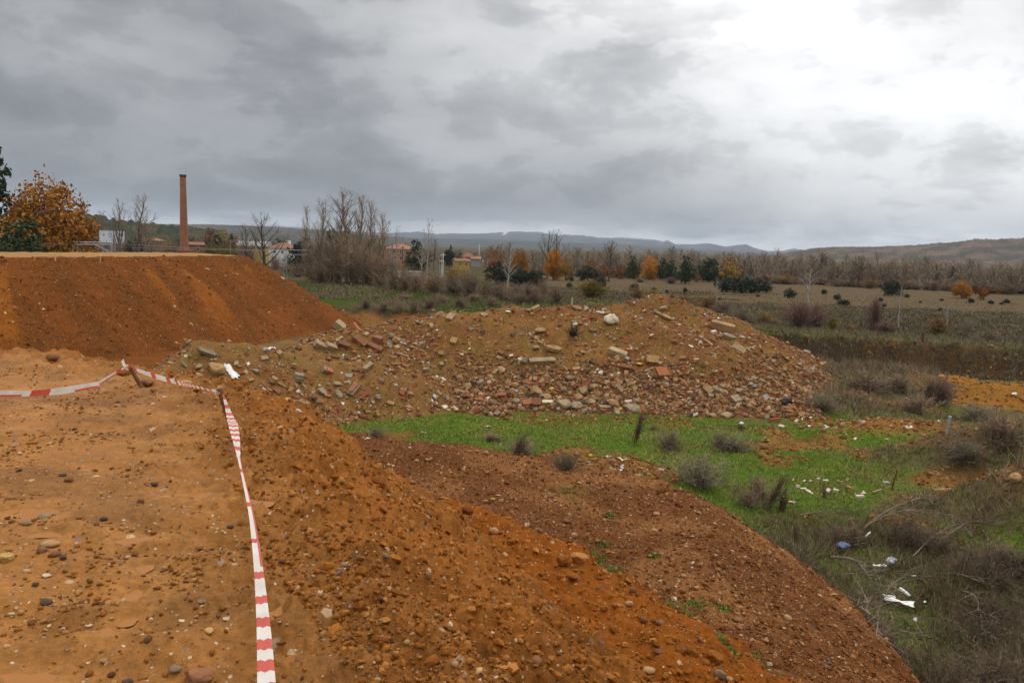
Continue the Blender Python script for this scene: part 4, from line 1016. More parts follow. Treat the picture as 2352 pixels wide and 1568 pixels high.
obj('plinth', boxes('plinth', [(-1.2, 1.2, -1.2, 1.2, -0.3, pz - 0.35)], M_CHIM), ch)
obj('cornice', boxes('cornice', [(-1.35, 1.35, -1.35, 1.35, pz - 0.35, pz)], M_CHIM), ch)
# billboard
bb = UD(399 / K, 844 / K, 165); w2 = 36 / 2837 * 165; gz = ground_at(bb[0], bb[1])
r = obj('billboard', None, label='pale blue white billboard behind bare poplars on the left', cat='billboard', loc=(bb[0], bb[1], gz), rot=(0, 0, math.atan2(-bb[0], bb[1]) + 0.15))
zc_ = bb[2] - gz
obj('panel', boxes('panel', [(-w2, w2, -0.06, 0.06, zc_ - 1.15, zc_ + 1.1)], mat('billboard_sheet', (0.62, 0.66, 0.72), (0.52, 0.57, 0.64), 0.5, 1.5, 0.0)), r)
for sx in (-0.75, 0, 0.75): obj('post', boxes('post', [(sx * w2 - 0.08, sx * w2 + 0.08, 0.07, 0.2, -0.3, zc_ + 0.9)], M_GREY), r)

# railway masts, lattice poles and wires
M_STEEL = mat('galvanised_steel', (0.34, 0.35, 0.36), (0.26, 0.27, 0.28), 0.55, 4.0, 0.1, 0.4, 0.1, 0.3)
def bars(name, segs, r, m, sides=4):
    G = Geo()
    for a, b in segs: tube(G, [a, b], [r, r], (1, 1, 1), sides)
    return mesh(name, np.concatenate(G.V), np.concatenate(G.F), m)
def lattice(name, X, Ytop, d, label, width=0.45, arm=None, cat='pylon'):
    t = UD(X / K, Ytop / K, d); gz = ground_at(t[0], t[1]); h = t[2] - gz
    root = obj(name, None, label=label, cat=cat, loc=(t[0], t[1], gz - 0.2), rot=(0, 0, math.atan2(-t[0], t[1])))
    w = width / 2
    for sx in (-1, 1):
        for sy in (-1, 1): obj('leg', bars('leg', [((sx * w, sy * w, 0), (sx * w * 0.7, sy * w * 0.7, h))], 0.045, M_STEEL), root)
    n = max(4, int(h / 0.7)); segs = []
    for k in range(n):
        z0, z1 = h * k / n, h * (k + 1) / n; s0, s1 = w * (1 - 0.3 * k / n), w * (1 - 0.3 * (k + 1) / n); q = 1 if k % 2 else -1
        segs += [((-q * s0, -s0, z0), (q * s1, -s1, z1)), ((-q * s0, s0, z0), (q * s1, s1, z1)), ((-s0, -q * s0, z0), (-s1, q * s1, z1)), ((s0, -q * s0, z0), (s1, q * s1, z1))]
    obj('bracing', bars('bracing', segs, 0.025, M_STEEL), root)
    if arm:
        for (x0, z0, x1, z1) in arm: obj('arm', bars('arm', [((x0, 0, h + z0), (x1, 0, h + z1))], 0.05, M_STEEL), root)
    return root
DG = 88
mp = [lattice('catenary_mast', X, 863, DG, l, 0.5, cat='railway mast') for X, l in ((266, 'left grey lattice mast of the railway gantry'), (402, 'right grey lattice mast of the railway gantry'))]
a = np.array(UD(266 / K, 866 / K, DG)); b = np.array(UD(402 / K, 866 / K, DG))
gt = obj('gantry_beam', None, label='grey lattice beam spanning the two railway masts', cat='gantry', loc=a)
e = b - a
obj('chord', bars('chord', [((0, 0, 0.08), tuple(e + [0, 0, 0.08])), ((0, 0, -0.14), tuple(e + [0, 0, -0.14]))], 0.05, M_STEEL), gt)
obj('lattice_bar', bars('lattice_bar', [(tuple(e * k / 9 + [0, 0, -0.14 if k % 2 else 0.08]), tuple(e * (k + 1) / 9 + [0, 0, 0.08 if k % 2 else -0.14])) for k in range(9)], 0.02, M_STEEL), gt)
p0, p1 = UD(331 / K, 868 / K, DG), UD(390 / K, 899 / K, DG); q0, q1 = UD(341 / K, 868 / K, DG + 0.3), UD(398 / K, 899 / K, DG + 0.3)
st = obj('stay', None, label='sloping double steel strut under the gantry beam', cat='strut', loc=p0)
obj('bar', bars('bar', [((0, 0, 0), tuple(p1 - p0))], 0.06, M_STEEL), st); obj('bar', bars('bar', [(tuple(q0 - p0), tuple(q1 - p0))], 0.06, M_STEEL), st)
lattice('pylon', 1016, 880, 130, 'slim grey lattice pylon with a side arm left of the poplars', 0.5, [(0, -0.25, 4.5, -0.2), (0, -1.0, 3.2, -0.9), (3.9, -0.2, 3.9, -0.9)])
lattice('pylon', 1392, 856, 135, 'thin grey lattice pylon before the orange house', 0.4)
def pole(X, Yt, d, r_, m, label, arm=0.0):
    t = UD(X / K, Yt / K, d); gz = ground_at(t[0], t[1]); h = t[2] - gz
    root = obj('utility_pole', None, label=label, cat='pole', loc=(t[0], t[1], gz - 0.2))
    obj('shaft', lathe('shaft', [(r_ * 1.5, 0), (r_, h), (0.001, h + 0.02)], m, 8), root)
    obj('crossarm', boxes('crossarm', [(-0.45, 0.45, -0.06, 0.06, h - 0.4, h - 0.28)], m), root)
    return root
pole(1435, 872, 150, 0.10, mat('old_pole', (0.16, 0.11, 0.075)), 'brown wooden utility pole before the orange house')
pole(1579, 898, 150, 0.06, M_WHITE, 'white concrete pole right of the birch, straight one')
pole(1573, 920, 151, 0.04, M_WHITE, 'shorter white concrete pole leaning on the straight one')
pole(1567, 905, 170, 0.06, M_GREY, 'thin grey pole just left of the white poles')
pole(820, 850, 190, 0.06, M_GREY, 'thin grey lamp pole right of the yellow bushes')
pole(1708, 868, 420, 0.16, M_WHITE, 'slender white mast far off above the village')
pole(613, 812, 520, 0.16, M_GREY, 'thin grey mast on the far slope left of the chimney')
def wire(pts, r_, label, name='overhead_wire', m=None):
    G = Geo(); P = np.array(pts); c = P[0].copy()
    tube(G, P - c, np.full(len(P), r_), (1, 1, 1), 4)
    obj(name, mesh(name, np.concatenate(G.V), np.concatenate(G.F), m or M_STEEL), label=label, cat='wire', loc=c)
wire([UD(u / K, v / K, DG) for u, v in ((-80, 870), (130, 871), (266, 866))], 0.018, 'upper railway wire running left from the gantry')
wire([UD(u / K, v / K, DG) for u, v in ((-80, 888), (130, 879), (266, 869))], 0.014, 'sagging lower railway wire left of the gantry')
wire([UD(u / K, v / K, DG + 6) for u, v in ((402, 868), (560, 877), (760, 886), (1016, 893))], 0.014, 'upper railway wire running right from the gantry')
wire([UD(u / K, v / K, DG + 6) for u, v in ((402, 878), (560, 886), (760, 890), (1016, 896))], 0.012, 'lower railway wire running right from the gantry')
for k, (X, Yb, w) in enumerate(((196, 902, 17), (357, 899, 14))):
    q = UD(X / K, Yb / K, 60 if k == 0 else 62); z = ground_at(q[0], q[1]); hh = w / 2837 * 61
    s_ = obj('wooden_stake', None, label=['small wooden stake on the mound top below the orange oak', 'small wooden stake on the mound top below the billboard'][k], cat='stake', loc=(q[0], q[1], z - 0.1))
    obj('shaft', boxes('shaft', [(-0.035, 0.035, -0.035, 0.035, 0, hh + 0.12)], mat('new_wood', (0.45, 0.31, 0.16), (0.36, 0.24, 0.12))), s_)
    obj('point', mesh('point', [(-0.035, -0.035, hh + .12), (0.035, -0.035, hh + .12), (0.035, 0.035, hh + .12), (-0.035, 0.035, hh + .12), (0, 0, hh + .2)], [(0, 1, 4), (1, 2, 4), (2, 3, 4), (3, 0, 4)], mat('new_wood', (0.45, 0.31, 0.16))), s_)

# ------------------------------------------------------------------ loose stones, gravel and clods
def ico(sub):
    t = (1 + 5 ** 0.5) / 2
    V = [(-1, t, 0), (1, t, 0), (-1, -t, 0), (1, -t, 0), (0, -1, t), (0, 1, t), (0, -1, -t), (0, 1, -t), (t, 0, -1), (t, 0, 1), (-t, 0, -1), (-t, 0, 1)]
    F = [(0, 11, 5), (0, 5, 1), (0, 1, 7), (0, 7, 10), (0, 10, 11), (1, 5, 9), (5, 11, 4), (11, 10, 2), (10, 7, 6), (7, 1, 8), (3, 9, 4), (3, 4, 2), (3, 2, 6), (3, 6, 8), (3, 8, 9), (4, 9, 5), (2, 4, 11), (6, 2, 10), (8, 6, 7), (9, 8, 1)]
    V = [np.array(v, float) / np.linalg.norm(v) for v in V]
    for _ in range(sub):
        mid = {}; G = []
        def mp(a, b):
            k = (min(a, b), max(a, b))
            if k not in mid:
                m = V[a] + V[b]; V.append(m / np.linalg.norm(m)); mid[k] = len(V) - 1
            return mid[k]
        for a, b, c in F:
            x, y, z = mp(a, b), mp(b, c), mp(c, a); G += [(a, x, z), (b, y, x), (c, z, y), (x, y, z)]
        F = G
    return np.array(V), np.array(F)
ICO0, ICO1, ICO2 = ico(0), ico(1), ico(2)
OCT = (np.array([(1, 0, 0), (-1, 0, 0), (0, 1, 0), (0, -1, 0), (0, 0, 1), (0, 0, -1)], float), np.array([(0, 2, 4), (2, 1, 4), (1, 3, 4), (3, 0, 4), (2, 0, 5), (1, 2, 5), (3, 1, 5), (0, 3, 5)]))
BOXV = np.array([(-1, -1, -1), (1, -1, -1), (1, 1, -1), (-1, 1, -1), (-1, -1, 1), (1, -1, 1), (1, 1, 1), (-1, 1, 1)], float)
BOXF = np.array([(0, 3, 2), (0, 2, 1), (4, 5, 6), (4, 6, 7), (0, 1, 5), (0, 5, 4), (1, 2, 6), (1, 6, 5), (2, 3, 7), (2, 7, 6), (3, 0, 4), (3, 4, 7)])
def rot_batch(n, N, rs):
    """n rotation matrices with local z near the given normals and a random spin"""
    z = N + rs.normal(0, 0.35, (n, 3)); z /= np.linalg.norm(z, axis=1, keepdims=True)
    a = np.cross(z, rs.normal(size=(n, 3))); a /= np.linalg.norm(a, axis=1, keepdims=True)
    return np.stack([a, np.cross(z, a), z], -1)
def scatter(name, base, P, N, size, asp, cols, m, label, cat, rs, jit=0.22, sink=0.25, smooth=False):
    V0, F0 = base; n = len(P)
    R = rot_batch(n, N, rs)
    sc = size[:, None] * np.array(asp) * rs.uniform(0.7, 1.3, (n, 3))
    L = V0[None] * (1 + rs.normal(0, jit, (n, len(V0), 1))) * sc[:, None, :]
    V = np.einsum('nij,nvj->nvi', R, L) + (P + N * (sc[:, 2] * (1 - 2 * sink))[:, None])[:, None]
    F = (F0[None] + (np.arange(n) * len(V0))[:, None, None]).reshape(-1, 3)
    C = np.repeat(cols, len(V0), 0)
    return obj(name, mesh(name, V.reshape(-1, 3), F, m, C, smooth), label=label, cat=cat, kind='stuff')
def pick(n, pal, rs, var=0.2):
    w = np.array([p[1] for p in pal], float); w /= w.sum()
    c = np.array([p[0] for p in pal])[rs.choice(len(pal), n, p=w)]
    return c * rs.uniform(1 - var, 1 + var, (n, 1))
def sample(n, a0, a1, r0_, r1_, accept, rs, power=0.0):
    """random ground points by bearing and distance, kept where accept(x, y, D, layer) holds"""
    a = np.radians(rs.uniform(a0, a1, n)); r = np.exp(rs.uniform(math.log(r0_), math.log(r1_), n))
    x, y = r * np.sin(a), r * np.cos(a)
    z, L, D = terrain(x, y, False)
    k = accept(x, y, D, L.argmax(0), L)
    x, y = x[k], y[k]
    z = ground_z(x, y)
    return np.stack([x, y, z], -1), normals(x, y, 0.12), r[k]
M_GRAV = vcol_material('gravel', 0.9, 0.25, 60.0, 0.06)
M_DEB = vcol_material('debris', 0.9, 0.3, 20.0, 0.1)
SOILC = [((0.25, 0.10, 0.022), 6), ((0.19, 0.068, 0.015), 5), ((0.30, 0.15, 0.045), 2.5), ((0.38, 0.23, 0.11), 0.9), ((0.12, 0.055, 0.02), 2.5), ((0.18, 0.12, 0.07), 0.3), ((0.52, 0.40, 0.26), 0.4), ((0.11, 0.055, 0.025), 0.8)]
PALE = [((0.34, 0.20, 0.10), 3), ((0.45, 0.32, 0.19), 2), ((0.22, 0.10, 0.04), 3), ((0.14, 0.11, 0.09), 1), ((0.60, 0.50, 0.38), 0.6)]
def build_gravel():
    rs = np.random.default_rng(101)
    # fine pebbles on the mud of the platform
    P, N, r = sample(30000, -36, 20, 2.3, 11, lambda x, y, D, l, L: (l == 1) & (D['d1'] < 0.3) & (pud_w(x, y) < 0.3 + 0.4 * rng.random(len(x))) & (rng.random(len(x)) < 0.15 + 0.85 * sstep(-0.1, 0.45, fbm(x, y, 1.1, 3, 401))), rs)
    s = np.exp(rs.normal(math.log(0.0062), 0.55, len(P))) * (r / 5) ** 0.35
    scatter('gravel', ICO0, P, N, np.minimum(s, 0.017), (1.2, 0.95, 0.65), pick(len(P), SOILC, rs), M_GRAV, 'fine pebbles pressed into the wet orange mud of the embankment top', 'gravel', rs, 0.14, 0.3, True)
    # crumbs and stones of the embankment shoulder and the lobe below
    P, N, r = sample(24000, -24, 36, 2.6, 14, lambda x, y, D, l, L: ((l == 1) & (D['d1'] > -0.3)) | (l == 2), rs)
    s = np.exp(rs.normal(math.log(0.0085), 0.6, len(P))) * (r / 6) ** 0.4
    col = pick(len(P), [((0.25, 0.090, 0.015), 6), ((0.19, 0.064, 0.012), 5), ((0.31, 0.13, 0.03), 2.5), ((0.34, 0.19, 0.09), 0.4), ((0.12, 0.08, 0.06), 0.15), ((0.46, 0.33, 0.2), 0.12)], rs)
    scatter('clods', ICO0, P, N, np.minimum(s, 0.032), (1.15, 1.0, 0.75), col, M_GRAV, 'crumbly orange clods and small stones on the embankment shoulder', 'clods', rs, 0.2, 0.28)
    # dark gravel of the lower bench
    P, N, r = sample(27000, -18, 36, 8.5, 19, lambda x, y, D, l, L: l == 4, rs)
    s = np.exp(rs.normal(math.log(0.014), 0.5, len(P)))
    col = pick(len(P), [((0.130, 0.047, 0.013), 6), ((0.165, 0.062, 0.017), 4), ((0.22, 0.095, 0.03), 2), ((0.32, 0.18, 0.085), 0.8), ((0.44, 0.32, 0.20), 0.25), ((0.10, 0.07, 0.06), 0.25)], rs)
    scatter('gravel', OCT, P, N, np.minimum(s, 0.045), (1.2, 1.0, 0.7), col, M_GRAV, 'reddish gravel covering the lower bench', 'gravel', rs, 0.18, 0.25)
    # stones on the face of the big mound
    P, N, r = sample(16000, -36, -10, 38, 78, lambda x, y, D, l, L: (l == 3) & (D['d2'] > 0.1), rs)
    s = np.exp(rs.normal(math.log(0.034), 0.5, len(P)))
    col = pick(len(P), [((0.14, 0.046, 0.010), 6), ((0.12, 0.040, 0.010), 3), ((0.22, 0.10, 0.03), 2.5), ((0.36, 0.22, 0.10), 0.7), ((0.5, 0.36, 0.2), 0.3)], rs)
    scatter('gravel', OCT, P, N, np.minimum(s, 0.13), (1.2, 1.0, 0.75), col, M_GRAV, 'small stones and clods on the slope of the red mound', 'gravel', rs, 0.2, 0.3)
    # the dense litter of stones and brick along the foot
    P, N, r = sample(90000, -6, 22, 28, 42, lambda x, y, D, l, L: (l == 5) & (L[5] < -4.9) & (x > -2.5) & (rng.random(len(x)) < 0.25 + 0.75 * sstep(-5.0, -5.9, L[5])), rs)
    P, N = P[:6500], N[:6500]
    s = np.exp(rs.normal(math.log(0.055), 0.45, len(P)))
    pal = [((0.22, 0.115, 0.045), 5), ((0.29, 0.175, 0.085), 3), ((0.25, 0.085, 0.04), 1.6), ((0.18, 0.062, 0.03), 2), ((0.15, 0.08, 0.035), 4), ((0.42, 0.31, 0.18), 0.8), ((0.09, 0.06, 0.04), 2)]
    h = rs.random(len(P)) < 0.5
    scatter('rubble', ICO0, P[h], N[h], np.minimum(s[h], 0.15), (1.2, .9, .7), pick(h.sum(), pal, rs), M_DEB, 'cobbles and broken stones packed along the foot of the heap', 'rubble', rs, 0.16, 0.25)
    h = ~h
    scatter('rubble', BOXV_F, P[h], N[h], np.minimum(s[h], 0.13), (1.3, .8, .5), pick(h.sum(), pal, rs), M_DEB, 'brick shards packed along the foot of the heap', 'rubble', rs, 0.16, 0.25)
    # broken bits in the rubble heap and the pit banks
    P, N, r = sample(52000, -26, 22, 26, 47, lambda x, y, D, l, L: l == 5, rs)
    z = P[:, 2]
    k = rs.random(len(P)) < (0.16 + 0.75 * sstep(-4.9, -6.2, z) + 0.3 * sstep(-3, 6, P[:, 0])) * (0.25 + 1.1 * sstep(-0.3, 0.4, fbm(P[:, 0], P[:, 1], 1.4, 3, 431))) + 0.5 * ((P[:, 0] < -3.5) & (P[:, 1] > 33.2))
    P, N, z = P[k], N[k], z[k]
    s = np.exp(rs.normal(math.log(0.042), 0.5, len(P)))
    pal = [((0.20, 0.095, 0.035), 5), ((0.26, 0.15, 0.065), 4), ((0.28, 0.09, 0.042), 1.8), ((0.20, 0.065, 0.033), 2), ((0.36, 0.25, 0.14), 1.6), ((0.30, 0.26, 0.21), 1.2), ((0.58, 0.50, 0.40), 0.35), ((0.10, 0.07, 0.05), 1.4)]
    half = rs.random(len(P)) < 0.55
    scatter('rubble', BOXV_F, P[half], N[half], np.minimum(s[half], 0.14), (1.3, 0.8, 0.5), pick(half.sum(), pal, rs), M_DEB, 'broken brick and mortar bits strewn over the rubble heap', 'rubble', rs, 0.16, 0.3)
    h = ~half
    scatter('rubble', OCT, P[h], N[h], np.minimum(s[h], 0.14), (1.2, 1.0, 0.75), pick(h.sum(), pal, rs), M_DEB, 'small stones strewn over the rubble heap', 'rubble', rs, 0.18, 0.3)
    P, N, r = sample(40000, -22, 36, 16, 95, lambda x, y, D, l, L: (l == 0) & (((D['s'] > -0.2) & (D['s'] < 2.8) & (D['t'] > 0.4)) | ((D['s'] > D['s0'] - 0.5) & (D['s'] < D['s0'] + 4) & (D['t'] < 0.4)) | np.isin(D['mc'], (2, 3))), rs)
    s = np.exp(rs.normal(math.log(0.04), 0.5, len(P))) * np.clip(r / 45, 0.6, 1.3)
    scatter('gravel', OCT, P, N, np.minimum(s, 0.18), (1.2, 1.0, 0.75), pick(len(P), [((0.20, 0.10, 0.035), 4), ((0.30, 0.17, 0.06), 3), ((0.10, 0.06, 0.03), 3), ((0.40, 0.26, 0.12), 0.8)], rs), M_GRAV, 'stones showing in the cut banks of the pit', 'gravel', rs, 0.2, 0.3)
def build_floor_gravel():
    rs = np.random.default_rng(505)
    P, N, r = sample(60000, -8, 36, 14, 46, lambda x, y, D, l, L: (l == 0) & (D['s'] > 3) & (np.isin(D['mc'], (2, 3, 4)) | (fbm(x, y, 4.0, 3, 215) + 0.25 * sstep(8, 16, x) * sstep(34, 26, y) * sstep(20, 24, y) > 0.3) | (bare_w(x, y) > 0.5)) & ((ditch_w(x, y) < 0.4) | (bare_w(x, y) > 0.5)), rs)
    P, N, r = P[:14000], N[:14000], r[:14000]
    s = np.exp(rs.normal(math.log(0.026), 0.55, len(P)))
    scatter('gravel', OCT, P, N, np.minimum(s, 0.11), (1.2, 1.0, 0.7), pick(len(P), [((0.20, 0.09, 0.028), 5), ((0.15, 0.06, 0.02), 4), ((0.28, 0.15, 0.06), 2), ((0.38, 0.26, 0.14), 0.8), ((0.30, 0.09, 0.045), 0.8)], rs), M_GRAV, 'gravel on the bare dirt patches of the pit floor', 'gravel', rs, 0.2, 0.3)
BOXV_F = (BOXV * 0.8, BOXF)
build_gravel()
build_floor_gravel()

# ------------------------------------------------------------------ grass, weeds and dead stalks
# spots where litter lies open in the ditch
KEEP = [place(X, Y) for X, Y in ((3205, 2168), (3220, 2138), (3164, 2146), (3130, 2036), (3172, 2020), (3001, 1964), (3090, 1924), (3258, 2232))]
def build_grass():
    rs = np.random.default_rng(202)
    def blades(name, P, h, w, lean, col, label, cat, m=M_LEAF):
        G = Geo(); n = len(P)
        D = rs.normal(0, lean, (n, 3)); D[:, 2] = 1; D /= np.linalg.norm(D, axis=1, keepdims=True); D *= h[:, None]
        spikes(G, P - [0, 0, 0.01], D, w, col, rs)
        obj(name, G.mesh(name, m), label=label, cat=cat, kind='stuff')
    def mask(x, y):
        na = fbm(x, y, 6.0, 4, 201); nb = fbm(x, y, 1.5, 4, 205)
        dry = sstep(-0.05, 0.35, na + 0.35 * nb + 0.35 * sstep(9, 20, x) - 0.22)
        bare = sstep(0.25, 0.5, fbm(x, y, 4.0, 3, 215) + 0.25 * sstep(8, 16, x) * sstep(34, 26, y) * sstep(20, 24, y))
        bare = bare * (1 - ditch_w(x, y)) * (1 - 0.85 * sstep(28, 30.5, y) * sstep(10, 7, x))
        bare = np.maximum(bare, bare_w(x, y)); dry = dry * (1 - 0.6 * sstep(19.5, 22, y) * sstep(33, 30, y))
        return dry, bare, nb
    # green turf of the pit floor
    P, N, r = sample(230000, -16, 36, 11, 40, lambda x, y, D, l, L: (l == 0) & (D['s'] > 3) & ~np.isin(D['mc'], (2, 3, 4)), rs)
    dry, bare, nb = mask(P[:, 0], P[:, 1])
    k = (rs.random(len(P)) > dry * 0.75) & (rs.random(len(P)) > bare * 0.95)
    P, nb, r = P[k], nb[k], r[k]
    pal = [((0.115, 0.165, 0.018), 4), ((0.15, 0.19, 0.026), 3), ((0.20, 0.19, 0.038), 2.5), ((0.09, 0.14, 0.018), 2), ((0.30, 0.23, 0.10), 1.3)]
    blades('grass', P, rs.uniform(0.03, 0.10, len(P)) * (1 + 0.8 * sstep(0, 0.6, nb)), 0.014 + 0.0009 * r, 0.9, pick(len(P), pal, rs, 0.3), 'short green winter grass on the pit floor', 'grass')
    # dry tussocks of the right-hand hummocks and the dead weeds of the ditch
    P, N, r = sample(230000, 8, 37, 9.5, 52, lambda x, y, D, l, L: (l == 0) & (D['s'] > -4) & ~np.isin(D['mc'], (2, 3, 4)), rs)
    dry, bare, nb = mask(P[:, 0], P[:, 1])
    ditch = ditch_w(P[:, 0], P[:, 1]) * (1 - bare_w(P[:, 0], P[:, 1]))
    hum = np.zeros(len(P))
    for c, rx, ry, cl in MNDW:
        if cl == 'dry': hum = np.maximum(hum, np.exp(-((P[:, 0] - c[0]) / rx / 1.2) ** 2 - ((P[:, 1] - c[1]) / ry / 1.2) ** 2))
    far = sstep(36, 44, P[:, 1])
    kd_ = np.min([np.hypot(P[:, 0] - k_[0] * 0.95, P[:, 1] - k_[1] * 0.95) for k_ in KEEP], axis=0)
    wgt = sstep(0.35, 0.9, kd_) * np.clip((dry * 0.35 * (nb > 0.0) + ditch * 1.0 + hum * 0.9 + far * 0.3) * (1 - 0.85 * bare), 0, 1)
    k = rs.random(len(P)) < wgt
    P, nb, r, ditch = P[k], nb[k], r[k], ditch[k]
    pal = [((0.22, 0.15, 0.085), 4), ((0.16, 0.115, 0.07), 4), ((0.28, 0.205, 0.115), 2), ((0.11, 0.08, 0.05), 2), ((0.11, 0.145, 0.03), 3)]
    hum = hum[k]
    hh = rs.uniform(0.10, 0.32, len(P)) * (1 + 0.9 * sstep(0, 0.6, nb)) * np.clip(0.4 + 0.9 * ditch + 1.3 * hum, 0, 1.6)
    cg = pick(len(P), pal, rs, 0.3); hc = pick(len(P), [((0.26, 0.185, 0.12), 4), ((0.19, 0.135, 0.09), 3), ((0.14, 0.15, 0.045), 1)], rs, 0.3)
    cg = np.where((rs.random(len(P)) < hum * 0.9)[:, None], hc, cg)
    blades('dry_grass', P, hh, 0.007 + 0.0006 * r, 0.75, cg, 'dead brown grass and weeds on the hummocks and in the ditch', 'dry grass', M_TWIG)
    # the grassy bank at the back
    P, N, r = sample(150000, -22, 20, 55, 125, lambda x, y, D, l, L: (l == 0) & (D['s'] > -6) & (D['s'] < 12.5), rs)
    nb = fbm(P[:, 0], P[:, 1], 1.5, 4, 205) + 0.6 * fbm(P[:, 0], P[:, 1], 6.0, 4, 201)
    g = rs.random(len(P)) > sstep(-0.2, 0.35, nb)
    col = np.where(g[:, None], pick(len(P), [((0.085, 0.13, 0.018), 3), ((0.11, 0.14, 0.03), 2), ((0.06, 0.085, 0.016), 2)], rs, 0.3), pick(len(P), [((0.18, 0.125, 0.075), 3), ((0.12, 0.09, 0.055), 3), ((0.23, 0.17, 0.09), 1)], rs, 0.3))
    blades('bank_grass', P, np.where(g, rs.uniform(0.10, 0.28, len(P)), rs.uniform(0.2, 0.6, len(P))), np.full(len(P), 0.07), 0.8, col, 'rough green and brown grass on the bank behind the heap', 'grass')
    # rim of the right-hand cut, hanging over the edge
    P, N, r = sample(70000, 8, 36, 44, 62, lambda x, y, D, l, L: (l == 0) & (D['s'] > -3.5) & (D['s'] < 2.2), rs)
    col = pick(len(P), [((0.22, 0.17, 0.10), 4), ((0.15, 0.17, 0.045), 3), ((0.28, 0.23, 0.14), 2), ((0.12, 0.085, 0.055), 2)], rs, 0.3)
    blades('rim_grass', P, rs.uniform(0.15, 0.5, len(P)), np.full(len(P), 0.035), 0.8, col, 'pale dry grass along the rim of the cut bank', 'grass', M_TWIG)
    P, N, r = sample(60000, 8, 36, 42, 64, lambda x, y, D, l, L: (l == 0) & (D['s'] > 0.1) & (D['s'] < 4.0), rs)
    P = P[rs.random(len(P)) < 0.3 + 0.7 * sstep(-0.2, 0.3, fbm(P[:, 0], P[:, 1], 3.0, 3, 440))]
    blades('bank_weeds', P, rs.uniform(0.15, 0.5, len(P)), np.full(len(P), 0.03), 0.8, pick(len(P), [((0.085, 0.062, 0.04), 4), ((0.12, 0.09, 0.055), 3), ((0.075, 0.085, 0.025), 2)], rs, 0.3), 'dark weeds hanging over the face of the cut bank', 'weeds', M_TWIG)
    # heath of the plain
    P, N, r = sample(150000, -8, 36, 52, 140, lambda x, y, D, l, L: (l == 0) & (D['s'] < -1.5), rs)
    nc = fbm(P[:, 0], P[:, 1], 25.0, 4, 209); na = fbm(P[:, 0], P[:, 1], 6.0, 4, 201); nb = fbm(P[:, 0], P[:, 1], 2.2, 3, 206)
    f = sstep(-0.12, 0.15, nc * 0.8 + 0.4 * na + 1.5 * sstep(84, 112, r) - 0.95)
    k = (rs.random(len(P)) > f * 0.93) & (rs.random(len(P)) < 0.45 + 0.55 * sstep(-0.3, 0.2, nb))
    P = P[k]
    blades('heather', P, rs.uniform(0.12, 0.42, len(P)), np.full(len(P), 0.09), 0.9, pick(len(P), [((0.14, 0.11, 0.066), 4), ((0.17, 0.13, 0.075), 3), ((0.11, 0.105, 0.055), 2), ((0.22, 0.165, 0.09), 1.6)], rs, 0.3), 'dark dead heather covering the plain', 'heather', M_TWIG)
    # weeds sprouting on the rubble and the bench
    pts = []
    for X, Y, w in [(2033, 1750, 70), (2170, 1838, 22), (2380, 2165, 60), (2420, 2190, 60), (2080, 1970, 50), (2130, 2000, 40), (2330, 1985, 22), (2570, 2165, 24), (2180, 2030, 40), (2660, 2340, 50), (2690, 2370, 50), (2590, 2315, 30), (2150, 1960, 30),
                    (2480, 2150, 40), (1870, 1175, 18), (1990, 1240, 16), (2215, 1195, 26), (2228, 1200, 20), (1960, 1325, 22), (2255, 1165, 24), (2390, 1150, 26), (2485, 1110, 30), (2340, 1110, 40), (2240, 1098, 40), (2600, 1185, 40), (2480, 1310, 30), (2500, 1320, 24), (2640, 1350, 20),
                    (1030, 1320, 40), (1040, 1290, 30), (2560, 1125, 40), (2520, 1210, 20), (2370, 1065, 40), (2410, 1075, 30), (2300, 1085, 30), (2270, 1225, 20)]:
        c = place(X, Y); n = int(90 + w * 3); q = rs.normal(0, px2m(w, c) * 0.55, (n, 2))
        x, y = c[0] + q[:, 0], c[1] + q[:, 1]
        pts.append(np.stack([x, y, ground_z(x, y)], -1))
    P = np.concatenate(pts)
    blades('weeds', P, rs.uniform(0.02, 0.075, len(P)), np.full(len(P), 0.022), 1.0, pick(len(P), [((0.08, 0.18, 0.02), 3), ((0.11, 0.21, 0.03), 2), ((0.06, 0.12, 0.02), 2)], rs, 0.3), 'small green weeds sprouting on the rubble and gravel', 'weeds')
build_grass()

# ------------------------------------------------------------------ barrier tape on two stakes
M_TW = mat('tape_white', (0.84, 0.82, 0.78), (0.72, 0.66, 0.58), 0.4, 8.0, 0.0, 0.4, 0.1)
M_TR = mat('tape_red', (0.68, 0.12, 0.085), (0.56, 0.10, 0.07), 0.45, 8.0, 0.0, 0.4, 0.1)
for _m in (M_TW, M_TR):                # thin plastic lets some light through
    _nt = _m.node_tree; _p = [n for n in _nt.nodes if n.type == 'BSDF_PRINCIPLED'][0]; _o = [n for n in _nt.nodes if n.type == 'OUTPUT_MATERIAL'][0]
    _t = _nt.nodes.new('ShaderNodeBsdfTranslucent'); _x = _nt.nodes.new('ShaderNodeMixShader'); _x.inputs[0].default_value = 0.35
    _nt.links.new(_p.inputs['Base Color'].links[0].from_socket, _t.inputs['Color']); _nt.links.new(_p.outputs[0], _x.inputs[1]); _nt.links.new(_t.outputs[0], _x.inputs[2]); _nt.links.new(_x.outputs[0], _o.inputs['Surface'])
